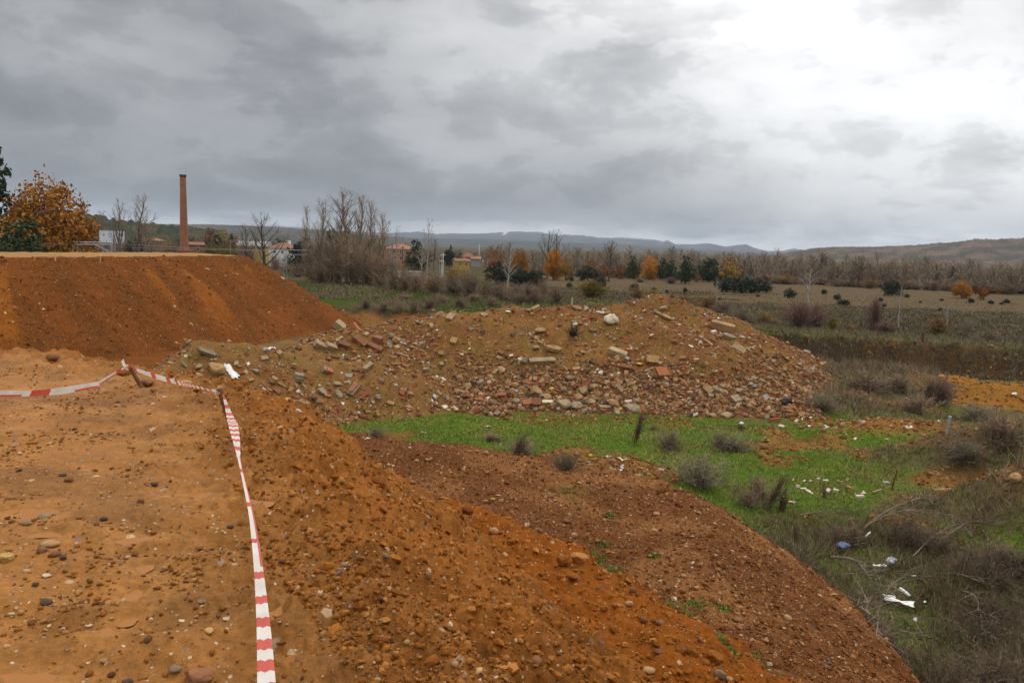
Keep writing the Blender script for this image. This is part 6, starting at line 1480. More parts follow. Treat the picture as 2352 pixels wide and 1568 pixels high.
# stones that stand out, pixel by pixel: X, Y, width, material, kind, label
for X, Y, w, m, kd, l, asp in [
    (18, 1988, 50, 'yellow', 'boulder', 'large yellowish knobbly rock at the left edge of the mud', (1, .8, .75)), (179, 1930, 64, 'tan', 'cobble', 'flat tan crescent stone above a group of pebbles on the left mud', (1, .5, .3)),
    (150, 1962, 32, 'brown', 'cobble', 'round brown stone below the flat tan crescent stone', (1, .9, .8)), (199, 1972, 32, 'brown', 'cobble', 'dark brown stone between the round brown and the small grey one', (1, .8, .6)),
    (225, 1985, 25, 'dark', 'cobble', 'small dark grey round stone right of the pebble group', (1, .9, .7)), (163, 2047, 32, 'pale', 'rock', 'pale pinkish angular shard on the left mud', (1, .6, .45)),
    (127, 2081, 27, 'dark', 'rock', 'blackish stone below the pale pinkish shard', (1, .8, .6)), (166, 2139, 42, 'dark', 'rock', 'long purplish black stone near the left edge', (1, .45, .35)),
    (228, 2156, 20, 'tan', 'cobble', 'small tan stone right of the long purplish one', (1, .8, .8)), (536, 2208, 18, 'pale', 'rock', 'small whitish stone standing at a puddle rim', (1, .7, 1.0)),
    (647, 2207, 26, 'pale', 'rock', 'thin pale flake of stone in the middle of the mud', (1, .4, .25)), (816, 2231, 38, 'pale', 'rock', 'long thin pale flake left of the tape', (1, .25, .15)),
    (720, 2138, 34, 'grey', 'cobble', 'grey stone half sunk in the mud left of the tape', (1, .6, .35)), (710, 2402, 98, 'brown', 'boulder', 'largest brown rock at the lower edge left of the tape', (1, .55, .5)),
    (624, 2379, 44, 'grey', 'cobble', 'greyish stone left of the largest brown rock', (1, .7, .45)), (456, 2422, 34, 'dark', 'rock', 'dark grey flat stone at the lower edge of the mud', (1, .7, .4)),
    (746, 2306, 33, 'yellow', 'rock', 'yellow angular stone left of the lower tape', (1, .85, .7)), (368, 2353, 32, 'tan', 'rock', 'tan blocky stone low on the mud', (1, .7, .6)),
    (821, 1923, 25, 'dark', 'rock', 'dark angular stone just left of the tape', (1, .85, .7)), (1024, 1940, 24, 'pale', 'cobble', 'pale round stone right of the tape', (1, .9, .8)),
    (1134, 1947, 28, 'grey', 'cobble', 'greenish grey oval stone right of the tape', (1, .6, .55)), (712, 1949, 33, 'brown', 'rock', 'flat brown stone between puddles left of the tape', (1, .6, .4)),
    (549, 1724, 28, 'dark', 'rock', 'dark stone in the middle of the upper mud', (1, .6, .5)), (502, 1804, 24, 'brown', 'cobble', 'reddish brown round stone below the upper dark one', (1, .95, .9)),
    (370, 1848, 26, 'dark', 'cobble', 'bluish dark stone right of the left puddle', (1, .8, .6)), (160, 1832, 44, 'grey', 'cobble', 'grey brown stone lying in the left puddle', (1, .6, .4)),
    (96, 1861, 33, 'grey', 'cobble', 'grey stone below the left puddle', (1, .6, .45)), (225, 1690, 28, 'dark', 'rock', 'dark stone on the upper left mud', (1, .6, .5)), (246, 1708, 30, 'brown', 'cobble', 'brown stone right below the upper left dark one', (1, .7, .6)),
    (1069, 2392, 46, 'brown', 'cobble', 'brown oval stone at the lower edge right of the tape', (1, .65, .55)), (984, 2275, 24, 'orange', 'cobble', 'small orange stone touching the right of the lower tape', (1, .7, .5)),
    (525, 1390, 48, 'brown', 'boulder', 'brown rock at the foot of the far stake', (1, .75, .7)), (545, 1417, 26, 'brown', 'rock', 'dark brown stone in front of the far stake', (1, .9, .8)), (664, 1398, 50, 'tan', 'rock', 'flat tan block between the two stakes', (1, .6, .4)),
    (190, 1305, 44, 'brown', 'cobble', 'long brown stone on the far rim of the platform', (1, .6, .5)), (365, 1322, 24, 'brown', 'cobble', 'tan brown stone on the far rim left of the far stake', (1, .9, .9)), (440, 1348, 60, 'clod', 'boulder', 'orange earth block behind the far stake', (1, .7, .5)),
    (1226, 2066, 30, 'grey', 'cobble', 'grey oval cobble on the cracked embankment shoulder', (.8, 1, .8)), (1371, 2097, 32, 'grey', 'cobble', 'purplish grey cobble right of the grey oval one', (1, .65, .6)),
    (1423, 2201, 23, 'orange', 'rock', 'bright orange stone low on the embankment shoulder', (1, .8, .7)), (1759, 1894, 38, 'tan', 'cobble', 'round tan cobble on the crest of the lower lobe', (1, .85, .8)),
    (1545, 1782, 50, 'rclod', 'boulder', 'large dark red earth clod at the top of the lower lobe', (1, .95, .95)), (1583, 1797, 42, 'orange', 'cobble', 'orange oval stone beside the large dark red clod', (1, .5, .4)), (1524, 1828, 34, 'brown', 'cobble', 'brown cobble below the large dark red clod', (1, .7, .6)),
    (1345, 1755, 58, 'clod', 'boulder', 'blocky earth clod standing out on the embankment edge', (.7, 1, .8)), (1300, 1720, 40, 'clod', 'boulder', 'earth clod behind the blocky one on the embankment edge', (1, .8, .7)),
    (1660, 1822, 48, 'rclod', 'boulder', 'red earth clod right of the orange oval stone', (1, .9, .8)), (1700, 1857, 44, 'tan', 'slab', 'flat tan slab stone on the lower lobe', (1, .6, .25)),
    (2057, 2028, 76, 'orange', 'boulder', 'biggest orange boulder on the edge of the lower lobe', (1, .7, .6)), (2000, 2034, 42, 'clod', 'boulder', 'orange clod left of the biggest boulder', (1, .9, .9)), (2038, 2054, 52, 'clod', 'boulder', 'orange clod below the biggest boulder', (1, .7, .6)),
    (1876, 1947, 30, 'orange', 'cobble', 'orange stone halfway down the lobe crest', (1, .9, .9)), (1819, 1929, 32, 'clod', 'boulder', 'orange clod left of the halfway stone', (1, .8, .7)), (1762, 2234, 34, 'tan', 'cobble', 'tan rounded stone on the lower slope', (1, .8, .6)),
    (1953, 2177, 46, 'grey', 'cobble', 'long grey stone sunk in the slope below the boulders', (1, .4, .35)), (2252, 2104, 26, 'brown', 'cobble', 'brown cobble left of the bench weeds', (.9, 1, 1)), (2334, 2111, 24, 'orange', 'cobble', 'orange oval cobble right of the brown one', (1, .8, .9)),
    (2436, 2051, 22, 'tan', 'cobble', 'tan cobble in the middle of the bench', (1, .8, .7)), (2482, 2092, 20, 'tan', 'cobble', 'tan cobble below the bench middle', (1, .8, .7)), (2352, 2216, 36, 'brown', 'cobble', 'long brown cobble at the lobe edge', (1, .55, .5)), (2293, 2208, 26, 'brown', 'cobble', 'upright brown cobble left of the long one', (.8, 1, .8)),
    (2630, 2206, 36, 'brown', 'cobble', 'long reddish cobble low on the bench', (1, .5, .45)), (2536, 2340, 66, 'clod', 'boulder', 'biggest orange earth clod at the lower right', (1, .85, .8)), (2455, 2345, 60, 'clod', 'boulder', 'earth clod left of the biggest lower right one', (1, .85, .7)), (2420, 2365, 44, 'clod', 'boulder', 'small earth clod in the lower right pile of clods', (1, .85, .7)),
    (2563, 2403, 46, 'grey', 'boulder', 'grey block below the biggest orange clod', (1, .85, .8)), (2509, 2392, 40, 'clod', 'boulder', 'orange clod left of the grey block', (1, .8, .7)), (2598, 2420, 34, 'tan', 'cobble', 'tan stone right of the grey block', (1, .8, .7)), (2111, 2311, 36, 'dark', 'cobble', 'dark elongated stone in the slope bottom centre', (1, .45, .4)),
    (2308, 2383, 52, 'tan', 'cobble', 'long tan stone sunk in the slope at the lower edge', (1, .5, .4)), (2345, 2376, 38, 'brown', 'cobble', 'brown red stone beside the long tan one', (1, .6, .5)),
    (2045, 1908, 26, 'tan', 'cobble', 'round tan cobble on the bench near the lobe', (1, .95, .9)), (2017, 1854, 30, 'brown', 'cobble', 'brown cobble above the round tan one on the bench', (1, .7, .6)), (2340, 1828, 28, 'tan', 'rock', 'squarish tan block on the bench', (1, .6, .55)),
    (2153, 1852, 16, 'tan', 'cobble', 'small pale cobble left on the bench', (1, .8, .7)), (2488, 1828, 20, 'tan', 'cobble', 'pale cobble right of the squarish block', (1, .8, .7)), (2544, 1876, 17, 'tan', 'cobble', 'small tan cobble on the right of the bench', (1, .8, .7)), (2432, 1917, 24, 'brown', 'rock', 'brown angular stone in the bench track', (1, .5, .5)),
    (2417, 1796, 34, 'rclod', 'boulder', 'dark red clod near the bench edge', (1, .6, .5)), (1735, 1682, 20, 'orange', 'cobble', 'orange stone on the left bench', (1, .7, .7)), (1460, 1595, 14, 'pale', 'cobble', 'pale stone under the left rim of the bench', (1, .8, .8)), (1485, 1640, 17, 'tan', 'cobble', 'tan stone on the left bench', (1, .8, .7)),
    (1755, 1780, 22, 'tan', 'rock', 'tan stone in the middle of the left bench', (1, .9, .9)), (1730, 1785, 20, 'orange', 'cobble', 'orange stone left of the tan one on the bench', (1, .7, .7)), (1675, 1608, 16, 'tan', 'cobble', 'first of three stones on the bench rim by the grass', (1, .8, .8)), (1700, 1607, 14, 'tan', 'cobble', 'middle of three stones on the bench rim by the grass', (1, .8, .8)), (1732, 1614, 18, 'tan', 'cobble', 'right one of three stones on the bench rim by the grass', (1, .9, .9)),
    (738, 957, 18, 'tan', 'rock', 'flat tan stone high on the face of the red mound', (1, .5, .3)), (843, 975, 14, 'tan', 'rock', 'small tan stone right of the flat one on the red mound', (1, .6, .4)), (1007, 990, 16, 'pale', 'rock', 'pale stone on the right edge of the red mound', (1, .6, .4)), (356, 911, 16, 'yellow', 'rock', 'yellow stone on the top edge of the red mound', (1, .6, .5))]:
    P = place(X, Y + w * 0.18)
    thing_at('stone', kd, X, Y, w, ST[m], l, 'stone', phi=rng.uniform(-25, 25), asp=asp, sink=0.25, P=P)
# the many other stones, told apart only by the stretch of ground they lie on
def many(n, a0, a1, r0_, r1_, accept, smin, smax, mats, kinds, label, group, name='stone', cat='stone', asps=((1, .8, .65), (1, .65, .5), (1, .9, .8)), seed=0, phi=None, sink=0.28, tilt=0.0):
    rs = np.random.default_rng(seed)
    P, N, r = sample(n * 14, a0, a1, r0_, r1_, accept, rs)
    w_ = list(mats)
    for i in range(min(n, len(P))):
        kd = kinds[int(rs.integers(0, len(kinds)))]; m = w_[int(rs.integers(0, len(w_)))]
        s = float(np.clip(math.exp(rs.normal(math.log((smin * smax) ** 0.5), 0.35)), smin, smax))
        asp = asps[int(rs.integers(0, len(asps)))]
        w = s * 2837.0 / float(np.linalg.norm(P[i]))
        thing_at(name, kd, 0, 0, w, m, label, cat, phi=rs.uniform(0, 180), asp=asp, tilt=rs.normal(0, tilt) if tilt else 0.0, roll=rs.normal(0, tilt) if tilt else 0, sink=sink, seed=int(rs.integers(0, 5)), group=group, P=P[i])
many(36, -34, 14, 2.5, 10, lambda x, y, D, l, L: (l == 1) & (D['d1'] < -0.2), 0.011, 0.028, [ST[k] for k in ('brown', 'clod', 'brown', 'tan', 'grey', 'clod', 'pale', 'clod')], ('cobble', 'rock'), 'small stone lying loose on the flat wet mud of the platform', 'loose stones on the platform', seed=11)
many(66, -20, 34, 2.9, 12, lambda x, y, D, l, L: ((l == 1) & (D['d1'] > 0.0)) | (l == 2), 0.02, 0.065, [ST[k] for k in ('brown', 'orange', 'clod', 'tan', 'clod', 'rclod', 'brown')], ('cobble', 'rock'), 'stone or clod on the crumbling slope of the embankment', 'stones on the embankment slope', seed=12)
many(70, -16, 34, 9, 18, lambda x, y, D, l, L: l == 4, 0.045, 0.12, [ST[k] for k in ('brown', 'tan', 'brown', 'orange', 'rclod')], ('cobble', 'rock'), 'stone scattered on the reddish gravel of the lower bench', 'stones on the bench', seed=13)

# rubble: named pieces
WH, PL = 'litter', 'plank'
for nm, kd, X, Y, w, m, l, cat, phi, asp, tilt in [
    ('masonry_block', 'chunk', 1214, 1174, 58, 'conc', 'large tan masonry block at the foot of the red mound', 'masonry', -12, (1, .6, .45), 15), ('brick_bar', 'brick', 1268, 1172, 46, 'orange', 'bright orange brick bar leaning beside the large tan block', 'brick', -40, (1, .22, .2), 20),
    ('brick_block', 'chunk', 1281, 1222, 48, 'dred', 'large dark red brick block left in the brick pile', 'brick', -25, (1, .6, .5), 12), ('brick_block', 'chunk', 1344, 1214, 40, 'dred', 'upright dark red brick block right in the brick pile', 'brick', 80, (1, .75, .6), 10),
    ('brick_block', 'chunk', 1334, 1243, 50, 'dred', 'brown brick block lying under the upright one', 'brick', -15, (1, .5, .45), 0), ('stone_block', 'boulder', 1389, 1198, 26, 'gconc', 'grey stone right above the upright brick block', 'stone', 10, (1, .9, .8), 0),
    ('plank', 'plank', 1420, 1207, 46, 'wood', 'brown plank end sticking out right of the grey stone', PL, 5, (1, .22, .14), 0), ('concrete_slab', 'slab', 1384, 1230, 34, 'gconc', 'grey slab leaning right of the brick blocks', 'slab', -60, (1, .7, .2), 30),
    ('plank', 'plank', 1208, 1208, 34, 'conc', 'short pale beam left of the brick blocks', PL, 60, (1, .28, .22), 0), ('concrete_chunk', 'chunk', 1135, 1232, 38, 'conc', 'pale concrete chunk at the left end of the brick pile', 'concrete', 20, (1, .7, .5), 15), ('concrete_chunk', 'chunk', 1176, 1238, 40, 'conc', 'pale concrete chunk right of the leftmost one', 'concrete', 30, (1, .55, .45), 10),
    ('masonry_block', 'chunk', 1222, 1230, 38, 'dred', 'brown masonry block below the short pale beam', 'masonry', 0, (1, .6, .5), 0), ('log', 'plank', 1309, 1310, 54, 'wood', 'stubby weathered post lying on the near pile', 'log', 66, (1, .3, .28), 0),
    ('brick_chunk', 'chunk', 1160, 1320, 26, 'gconc', 'grey mortared chunk joined to a red brick on the near pile', 'masonry', 20, (1, .8, .6), 20), ('brick', 'brick', 1172, 1325, 24, 'orange', 'orange red brick stuck to the grey chunk on the near pile', 'brick', 25, (1, .7, .5), 20),
    ('concrete_slab', 'slab', 1149, 1398, 46, 'gconc', 'grey brown slab lying left on the near pile', 'slab', 10, (1, .6, .16), 20), ('concrete_slab', 'slab', 1203, 1404, 38, 'gconc', 'squarish grey slab right of the first one on the near pile', 'slab', -20, (1, .8, .18), 20), ('concrete_slab', 'slab', 1201, 1370, 52, 'conc', 'long pointed slab above the squarish one', 'slab', 35, (1, .4, .15), 15),
    ('masonry_fragment', 'brick', 1261, 1386, 60, 'gconc', 'mortar edged panel with a red brick face on the near pile', 'masonry', 68, (1, .42, .2), 0), ('brick', 'brick', 1261, 1386, 48, 'red', 'red brick face set in the mortar edged panel', 'brick', 68, (1, .26, .34), 0),
    ('brick', 'brick', 1139, 1431, 20, 'orange', 'bright orange brick bit low on the near pile', 'brick', 15, (1, .7, .5), 10), ('brick', 'brick', 1453, 1462, 24, 'orange', 'orange brick at the foot of the near pile', 'brick', 50, (1, .55, .45), 10),
    ('stone', 'cobble', 1060, 1397, 18, 'cream', 'yellowish round stone beside the thin planks', 'stone', 80, (1, .8, .8), 0), ('boulder', 'boulder', 1057, 1462, 50, 'tanc', 'big brown boulder at the foot of the near pile', 'boulder', -15, (1, .65, .55), 0),
    ('plank', 'plank', 1064, 1388, 62, 'wood', 'thin grey plank pointing down the near pile', PL, -45, (1, .12, .06), 0), ('plank', 'plank', 1082, 1376, 34, 'wood', 'short grey plank piece right of the thin one', PL, -50, (1, .2, .08), 0), ('litter', 'cloth', 1395, 1356, 15, 'white', 'twisted white plastic scrap on the near pile', WH, 70, (1, .4, .3), 0),
    ('sacking', 'cloth', 1572, 1346, 52, 'cream', 'pale torn sacking on the saddle between the piles', 'sacking', -15, (1, .3, .12), 0), ('disc', 'slab', 1548, 1413, 24, 'pgrey', 'round pale disc on the right of the near pile', 'disc', 0, (1, .9, .1), 25),
    ('stone', 'boulder', 1658, 1402, 30, 'tanc', 'tan upright rock on the right tongue of the near pile', 'stone', 75, (1, .7, .5), 0), ('stone', 'boulder', 1674, 1412, 24, 'tanc', 'tan flaky rock right of the upright one', 'stone', 60, (1, .5, .4), 0), ('litter', 'cloth', 1673, 1242, 16, 'yellow', 'bright yellow plastic scrap on the heap', WH, 70, (1, .6, .4), 0),
    ('pipe', 'plank', 1547, 1430, 28, 'white', 'short white plastic pipe below the pale disc', 'pipe', -25, (1, .1, .1), 0), ('slate', 'slab', 1436, 1222, 34, 'pgrey', 'grey slate shards right of the brick pile', 'slate', 40, (1, .35, .1), 0),
    ('concrete_beam', 'chunk', 1930, 1288, 96, 'conc', 'long broken concrete beam low on the heap face', 'beam', 12, (1, .22, .2), 0), ('concrete_drum', 'boulder', 1870, 1287, 30, 'gconc', 'round grey end block at the left of the broken beam', 'concrete', 80, (1, .8, .9), 0), ('concrete_slab', 'slab', 1972, 1247, 62, 'tanc', 'wide tan slab above the broken beam', 'slab', 8, (1, .5, .2), 20),
    ('stone', 'boulder', 1922, 1180, 44, 'tanc', 'large tan rock on the upper heap face', 'stone', 12, (1, .6, .5), 0), ('stone', 'boulder', 2050, 1156, 22, 'cream', 'pale stone resting above the dark root stump', 'stone', 20, (1, .8, .7), 0),
    ('sack', 'sack', 2175, 1142, 48, 'cream', 'cream coloured knotted sack near the top of the heap', 'sack', 0, (1, .85, .8), 0), ('pole', 'plank', 2142, 1114, 42, 'white', 'whitish pole pointing at the cream sack', 'pole', -38, (1, .1, .1), 0), ('stone', 'boulder', 2166, 1115, 26, 'tanc', 'orange tan stone behind the cream sack', 'stone', 0, (1, .6, .5), 0),
    ('concrete_slab', 'chunk', 2200, 1257, 66, 'conc', 'thick oblong concrete slab on the middle heap face', 'slab', -28, (1, .45, .3), 0), ('stone', 'boulder', 1907, 1240, 30, 'tanc', 'tan rock left of the wide slab', 'stone', 30, (1, .7, .6), 0), ('tile', 'brick', 1822, 1267, 23, 'pink', 'pinkish plaster tile left of the broken beam', 'tile', 105, (1, .6, .12), 25),
    ('brick', 'brick', 1786, 1258, 22, 'red', 'red brick left of the pinkish tile', 'brick', -35, (1, .6, .45), 10), ('brick', 'brick', 1874, 1270, 22, 'orange', 'orange brick bar above the broken beam', 'brick', -30, (1, .3, .25), 10), ('litter', 'slab', 1810, 1111, 22, 'mint', 'mint green plastic plate on the heap crest', WH, 12, (1, .5, .1), 20), ('brick', 'brick', 1828, 1108, 20, 'red', 'upright red brick beside the mint green plate', 'brick', 92, (1, .55, .4), 20),
    ('stone', 'boulder', 1722, 1120, 36, 'conc', 'pale rock ledge on the left of the heap crest', 'stone', -25, (1, .4, .3), 0), ('disc', 'cobble', 2275, 1298, 27, 'ochre', 'rounded ochre plastic marker on the heap face', WH, 90, (1, .62, .3), 25), ('hollow_brick', 'hollow', 2228, 1312, 38, 'red', 'broken hollow red brick left of the ochre marker', 'hollow brick', -5, (1, .5, .4), 10),
    ('metal_sheet', 'cloth', 1847, 1386, 50, 'pgrey', 'crumpled bluish grey sheet at the foot of the heap', 'sheet', 15, (1, .4, .12), 0), ('brick_block', 'chunk', 1826, 1373, 36, 'dred', 'dark red brick block above the grey sheet', 'brick', 5, (1, .5, .4), 0), ('hollow_brick', 'hollow', 1898, 1388, 34, 'red', 'hollow red brick right of the grey sheet', 'hollow brick', -30, (1, .5, .4), 0), ('brick', 'brick', 1788, 1408, 32, 'red', 'crushed red brick left of the grey sheet', 'brick', 0, (1, .6, .4), 0),
    ('stone', 'boulder', 1838, 1432, 34, 'gconc', 'grey block at the left end of the heap foot', 'stone', 0, (1, .8, .7), 0), ('brick_block', 'chunk', 1883, 1438, 42, 'orange', 'orange red brick mass at the heap foot', 'brick', 10, (1, .6, .5), 0), ('brick_block', 'chunk', 1914, 1440, 36, 'dred', 'dark red cube of masonry standing on the grass edge', 'brick', 88, (1, .85, .8), 0), ('stone', 'boulder', 1946, 1415, 36, 'tanc', 'tan arched rock right of the red cube', 'stone', 0, (1, .6, .5), 0),
    ('concrete_chunk', 'chunk', 1951, 1432, 40, 'cream', 'pale broken edge stone under the tan arched rock', 'concrete', 0, (1, .35, .25), 0), ('stone', 'boulder', 2007, 1438, 56, 'conc', 'large pale rock in the middle of the heap foot', 'stone', 5, (1, .6, .5), 0), ('stone', 'boulder', 2050, 1446, 62, 'gconc', 'large flat grey rock on the grass edge', 'stone', 8, (1, .5, .4), 0), ('stone', 'boulder', 2106, 1436, 40, 'conc', 'pale wedge of rock right of the flat grey one', 'stone', 20, (1, .7, .7), 0),
    ('concrete_chunk', 'chunk', 2156, 1452, 42, 'conc', 'oblong tan block lying on the grass edge', 'concrete', 0, (1, .3, .28), 0), ('stone', 'boulder', 2187, 1438, 50, 'tanc', 'tan rock behind the oblong block', 'stone', -30, (1, .6, .5), 0), ('stone', 'cobble', 2209, 1458, 19, 'ochre', 'round ochre stone on the grass edge', 'stone', 0, (1, .9, .8), 0), ('stone', 'boulder', 2249, 1452, 62, 'gconc', 'long dark rock at the grass edge behind the leaning weed', 'stone', 0, (1, .45, .35), 0),
    ('stone', 'boulder', 2059, 1416, 34, 'tanc', 'tan rock above the large pale one', 'stone', 0, (1, .7, .6), 0), ('stone', 'boulder', 2114, 1378, 34, 'conc', 'squarish pale rock low on the heap', 'stone', 0, (1, .7, .6), 0), ('stone', 'cobble', 2008, 1388, 24, 'gconc', 'dark round rock low on the heap', 'stone', 0, (1, .8, .8), 0), ('stone', 'cobble', 1965, 1386, 22, 'ochre', 'orange rock right of the hollow brick', 'stone', 0, (1, .8, .7), 0), ('stone', 'cobble', 2026, 1345, 26, 'gconc', 'greenish oval rock on the lower heap face', 'stone', 40, (1, .6, .5), 0),
    ('plank', 'plank', 2094, 1446, 34, 'pwood', 'pale plank leaning on the pale wedge of rock', PL, -50, (1, .22, .1), 0), ('plank', 'plank', 1727, 1408, 46, 'pwood', 'pale board sticking up between the two piles', PL, -48, (1, .3, .08), 0), ('plank', 'plank', 1767, 1443, 40, 'pwood', 'pale wide board end lying on the grass', PL, -12, (1, .35, .12), 0), ('stone', 'boulder', 2141, 1328, 22, 'cream', 'whitish lump on the lower heap face', 'stone', 60, (1, .8, .6), 0),
    ('concrete_slab', 'chunk', 2574, 1162, 78, 'tanc', 'biggest tan slab on the right shoulder of the heap', 'slab', -22, (1, .6, .3), 0), ('concrete_slab', 'slab', 2595, 1200, 50, 'gconc', 'grey pointed slab below the biggest tan slab', 'slab', -5, (1, .5, .2), 10), ('brick', 'chunk', 2542, 1186, 18, 'pink', 'pale end of a brick stub left of the grey pointed slab', 'brick', 20, (1, .7, .7), 0), ('brick', 'chunk', 2557, 1200, 20, 'dred', 'red brick stub left of the grey pointed slab', 'brick', 20, (1, .6, .6), 0),
    ('plank', 'plank', 2514, 1218, 66, 'wood', 'thick weathered beam lying down the right shoulder', 'beam', -45, (1, .18, .15), 0), ('plank', 'plank', 2545, 1263, 40, 'wood', 'thin stick below the thick weathered beam', PL, -50, (1, .14, .1), 0), ('litter', 'cloth', 2500, 1200, 20, 'black', 'dark rag at the upper end of the thick beam', WH, -30, (1, .5, .3), 0), ('concrete_block', 'chunk', 2625, 1250, 44, 'conc', 'wedge shaped concrete block alone on the right slope', 'concrete', -30, (1, .7, .6), 15),
    ('hollow_brick', 'hollow', 2359, 1322, 50, 'orange', 'ribbed orange red hollow brick panel on the heap face', 'hollow brick', 100, (1, .85, .2), 0), ('litter', 'slab', 2317, 1343, 26, 'lime', 'pale lime plastic plate left of the ribbed brick panel', WH, 10, (1, .7, .08), 25), ('concrete_slab', 'slab', 2340, 1116, 36, 'gconc', 'light grey slab near the top of the rear hump', 'slab', -8, (1, .45, .15), 15), ('concrete_slab', 'slab', 2371, 1130, 48, 'tanc', 'earth covered slab right of the light grey slab', 'slab', -12, (1, .5, .15), 10),
    ('masonry_block', 'chunk', 2324, 1287, 42, 'tanc', 'brown masonry block above the ribbed brick panel', 'masonry', -10, (1, .75, .6), 0), ('litter', 'cloth', 2509, 1119, 14, 'white', 'white scrap on the right flank of the rear hump', WH, -20, (1, .6, .3), 0), ('litter', 'slab', 2561, 1134, 14, 'white', 'white chip above the biggest tan slab', WH, -10, (1, .5, .2), 0), ('litter', 'cloth', 2460, 1232, 22, 'cream', 'pale rag left of the thick weathered beam', WH, -20, (1, .6, .3), 0),
    ('bin_bag', 'sack', 2798, 1430, 38, 'black', 'black plastic bag at the right foot of the heap', 'bag', 0, (1, .7, .55), 0), ('plank', 'plank', 2761, 1418, 38, 'pwood', 'pale stick left of the black bag', PL, -32, (1, .12, .08), 0), ('hollow_brick', 'hollow', 2760, 1498, 36, 'orange', 'whole orange hollow brick lying on the green grass', 'hollow brick', 0, (1, .4, .32), 0), ('litter', 'cloth', 2658, 1350, 18, 'white', 'white bottle shaped scrap on the right slope', WH, -25, (1, .5, .4), 0), ('litter', 'cloth', 2680, 1372, 12, 'white', 'small white scrap below the bottle shaped one', WH, -60, (1, .6, .4), 0),
    ('concrete_slab', 'slab', 2573, 1398, 32, 'gconc', 'grey slab low on the right of the heap', 'slab', -35, (1, .6, .25), 15), ('stone', 'boulder', 2538, 1481, 27, 'tanc', 'tan rock at the heap foot right of centre', 'stone', 0, (1, .7, .6), 0), ('stone', 'boulder', 2584, 1478, 42, 'conc', 'pale long rock at the heap foot right of centre', 'stone', 12, (1, .5, .4), 0), ('litter', 'cloth', 2313, 1416, 26, 'pgrey', 'square whitish scrap low on the heap', WH, 8, (1, .6, .2), 0), ('litter', 'cloth', 2500, 1465, 18, 'white', 'white crumpled scrap at the heap foot', WH, 0, (1, .8, .4), 0),
    ('stone', 'boulder', 770, 1314, 64, 'tanc', 'big yellowish boulder at the left of the near pile', 'boulder', 0, (1, .65, .6), 0), ('plastic_sheet', 'cloth', 822, 1320, 80, 'white', 'white torn plastic sheet draped beside the big boulder', 'plastic sheet', -38, (1, .4, .12), 0), ('litter', 'cloth', 882, 1297, 20, 'white', 'white bag upright right of the plastic sheet', WH, 75, (1, .6, .5), 0), ('stone', 'boulder', 704, 1308, 28, 'conc', 'pale rock left of the big yellowish boulder', 'stone', 70, (1, .8, .7), 0),
    ('stone', 'boulder', 707, 1340, 40, 'tanc', 'brown rock under the big yellowish boulder', 'stone', 15, (1, .6, .4), 0), ('concrete_slab', 'slab', 735, 1258, 76, 'gconc', 'long grey brown slab on top of the near pile', 'slab', 10, (1, .35, .14), 8), ('litter', 'cloth', 968, 1242, 36, 'white', 'pair of upright white plaster pieces on the ridge', 'plaster', 70, (1, .5, .4), 0), ('plaster', 'chunk', 948, 1248, 24, 'pgrey', 'pale plaster piece left of the upright white ones', 'plaster', 60, (1, .4, .4), 20),
    ('rag', 'cloth', 935, 1372, 32, 'maroon', 'maroon rag among stones on the near pile', 'rag', -20, (1, .6, .3), 0), ('brick', 'brick', 985, 1394, 28, 'dred', 'pinkish red flat brick left of the thin plank', 'brick', -25, (1, .5, .3), 10), ('stone', 'cobble', 1025, 1425, 27, 'ochre', 'orange flat cobble at the foot of the near pile', 'stone', 10, (1, .5, .4), 0), ('stone', 'boulder', 1060, 1492, 24, 'cream', 'pale stone on the grass edge at the near pile', 'stone', 30, (1, .8, .7), 0),
    ('litter', 'cloth', 2213, 1636, 38, 'lime', 'yellow crumpled bag on the small debris mound', 'bag', -55, (1, .4, .3), 0), ('litter', 'cloth', 2276, 1637, 26, 'blue', 'blue plastic scrap on the small debris mound', WH, -8, (1, .4, .2), 0), ('litter', 'cloth', 2232, 1634, 20, 'pgrey', 'grey rag right of the yellow bag', WH, -70, (1, .6, .2), 0), ('litter', 'cloth', 2216, 1661, 22, 'pgrey', 'grey rag below the yellow bag', WH, 80, (1, .6, .2), 0), ('litter', 'cloth', 1968, 1656, 10, 'blue', 'tiny blue scrap on the bench rim', WH, 10, (1, .6, .3), 0),
    ('stone', 'cobble', 2104, 1624, 17, 'ochre', 'orange stone left on the small debris mound', 'stone', 0, (1, .9, .8), 0), ('litter', 'sack', 2641, 1511, 15, 'white', 'white ball of litter caught on a dark weed on the grass', WH, 0, (1, .8, .9), 0), ('litter', 'cloth', 1740, 1520, 26, 'cream', 'pale litter on the grass at the near pile tip', WH, -12, (1, .5, .4), 0), ('litter', 'cloth', 2021, 1474, 18, 'pink', 'flat pale piece on the grass below the heap', WH, -5, (1, .5, .3), 0), ('litter', 'cloth', 1510, 1541, 22, 'pgrey', 'grey white scrap on the near grass', WH, 0, (1, .4, .3), 0),
    ('litter', 'slab', 2882, 1752, 28, 'pink', 'pale pinkish plate above the ditch', WH, -40, (1, .55, .1), 20), ('plank', 'slab', 2822, 1790, 42, 'pink', 'pale pinkish board at the ditch head', 'board', 42, (1, .4, .1), 15), ('litter', 'cloth', 2789, 1767, 15, 'pgrey', 'small pale scrap left of the pinkish board', WH, -45, (1, .5, .3), 0), ('plastic_panel', 'cloth', 3205, 2168, 100, 'white', 'long torn white panel in the ditch', 'panel', -32, (1, .34, .2), 0), ('plastic_panel', 'slab', 3220, 2138, 46, 'white', 'white broken panel lying above the long one', 'panel', -22, (1, .5, .1), 35),  # the white ditch pieces are torn plastic panels, not an appliance
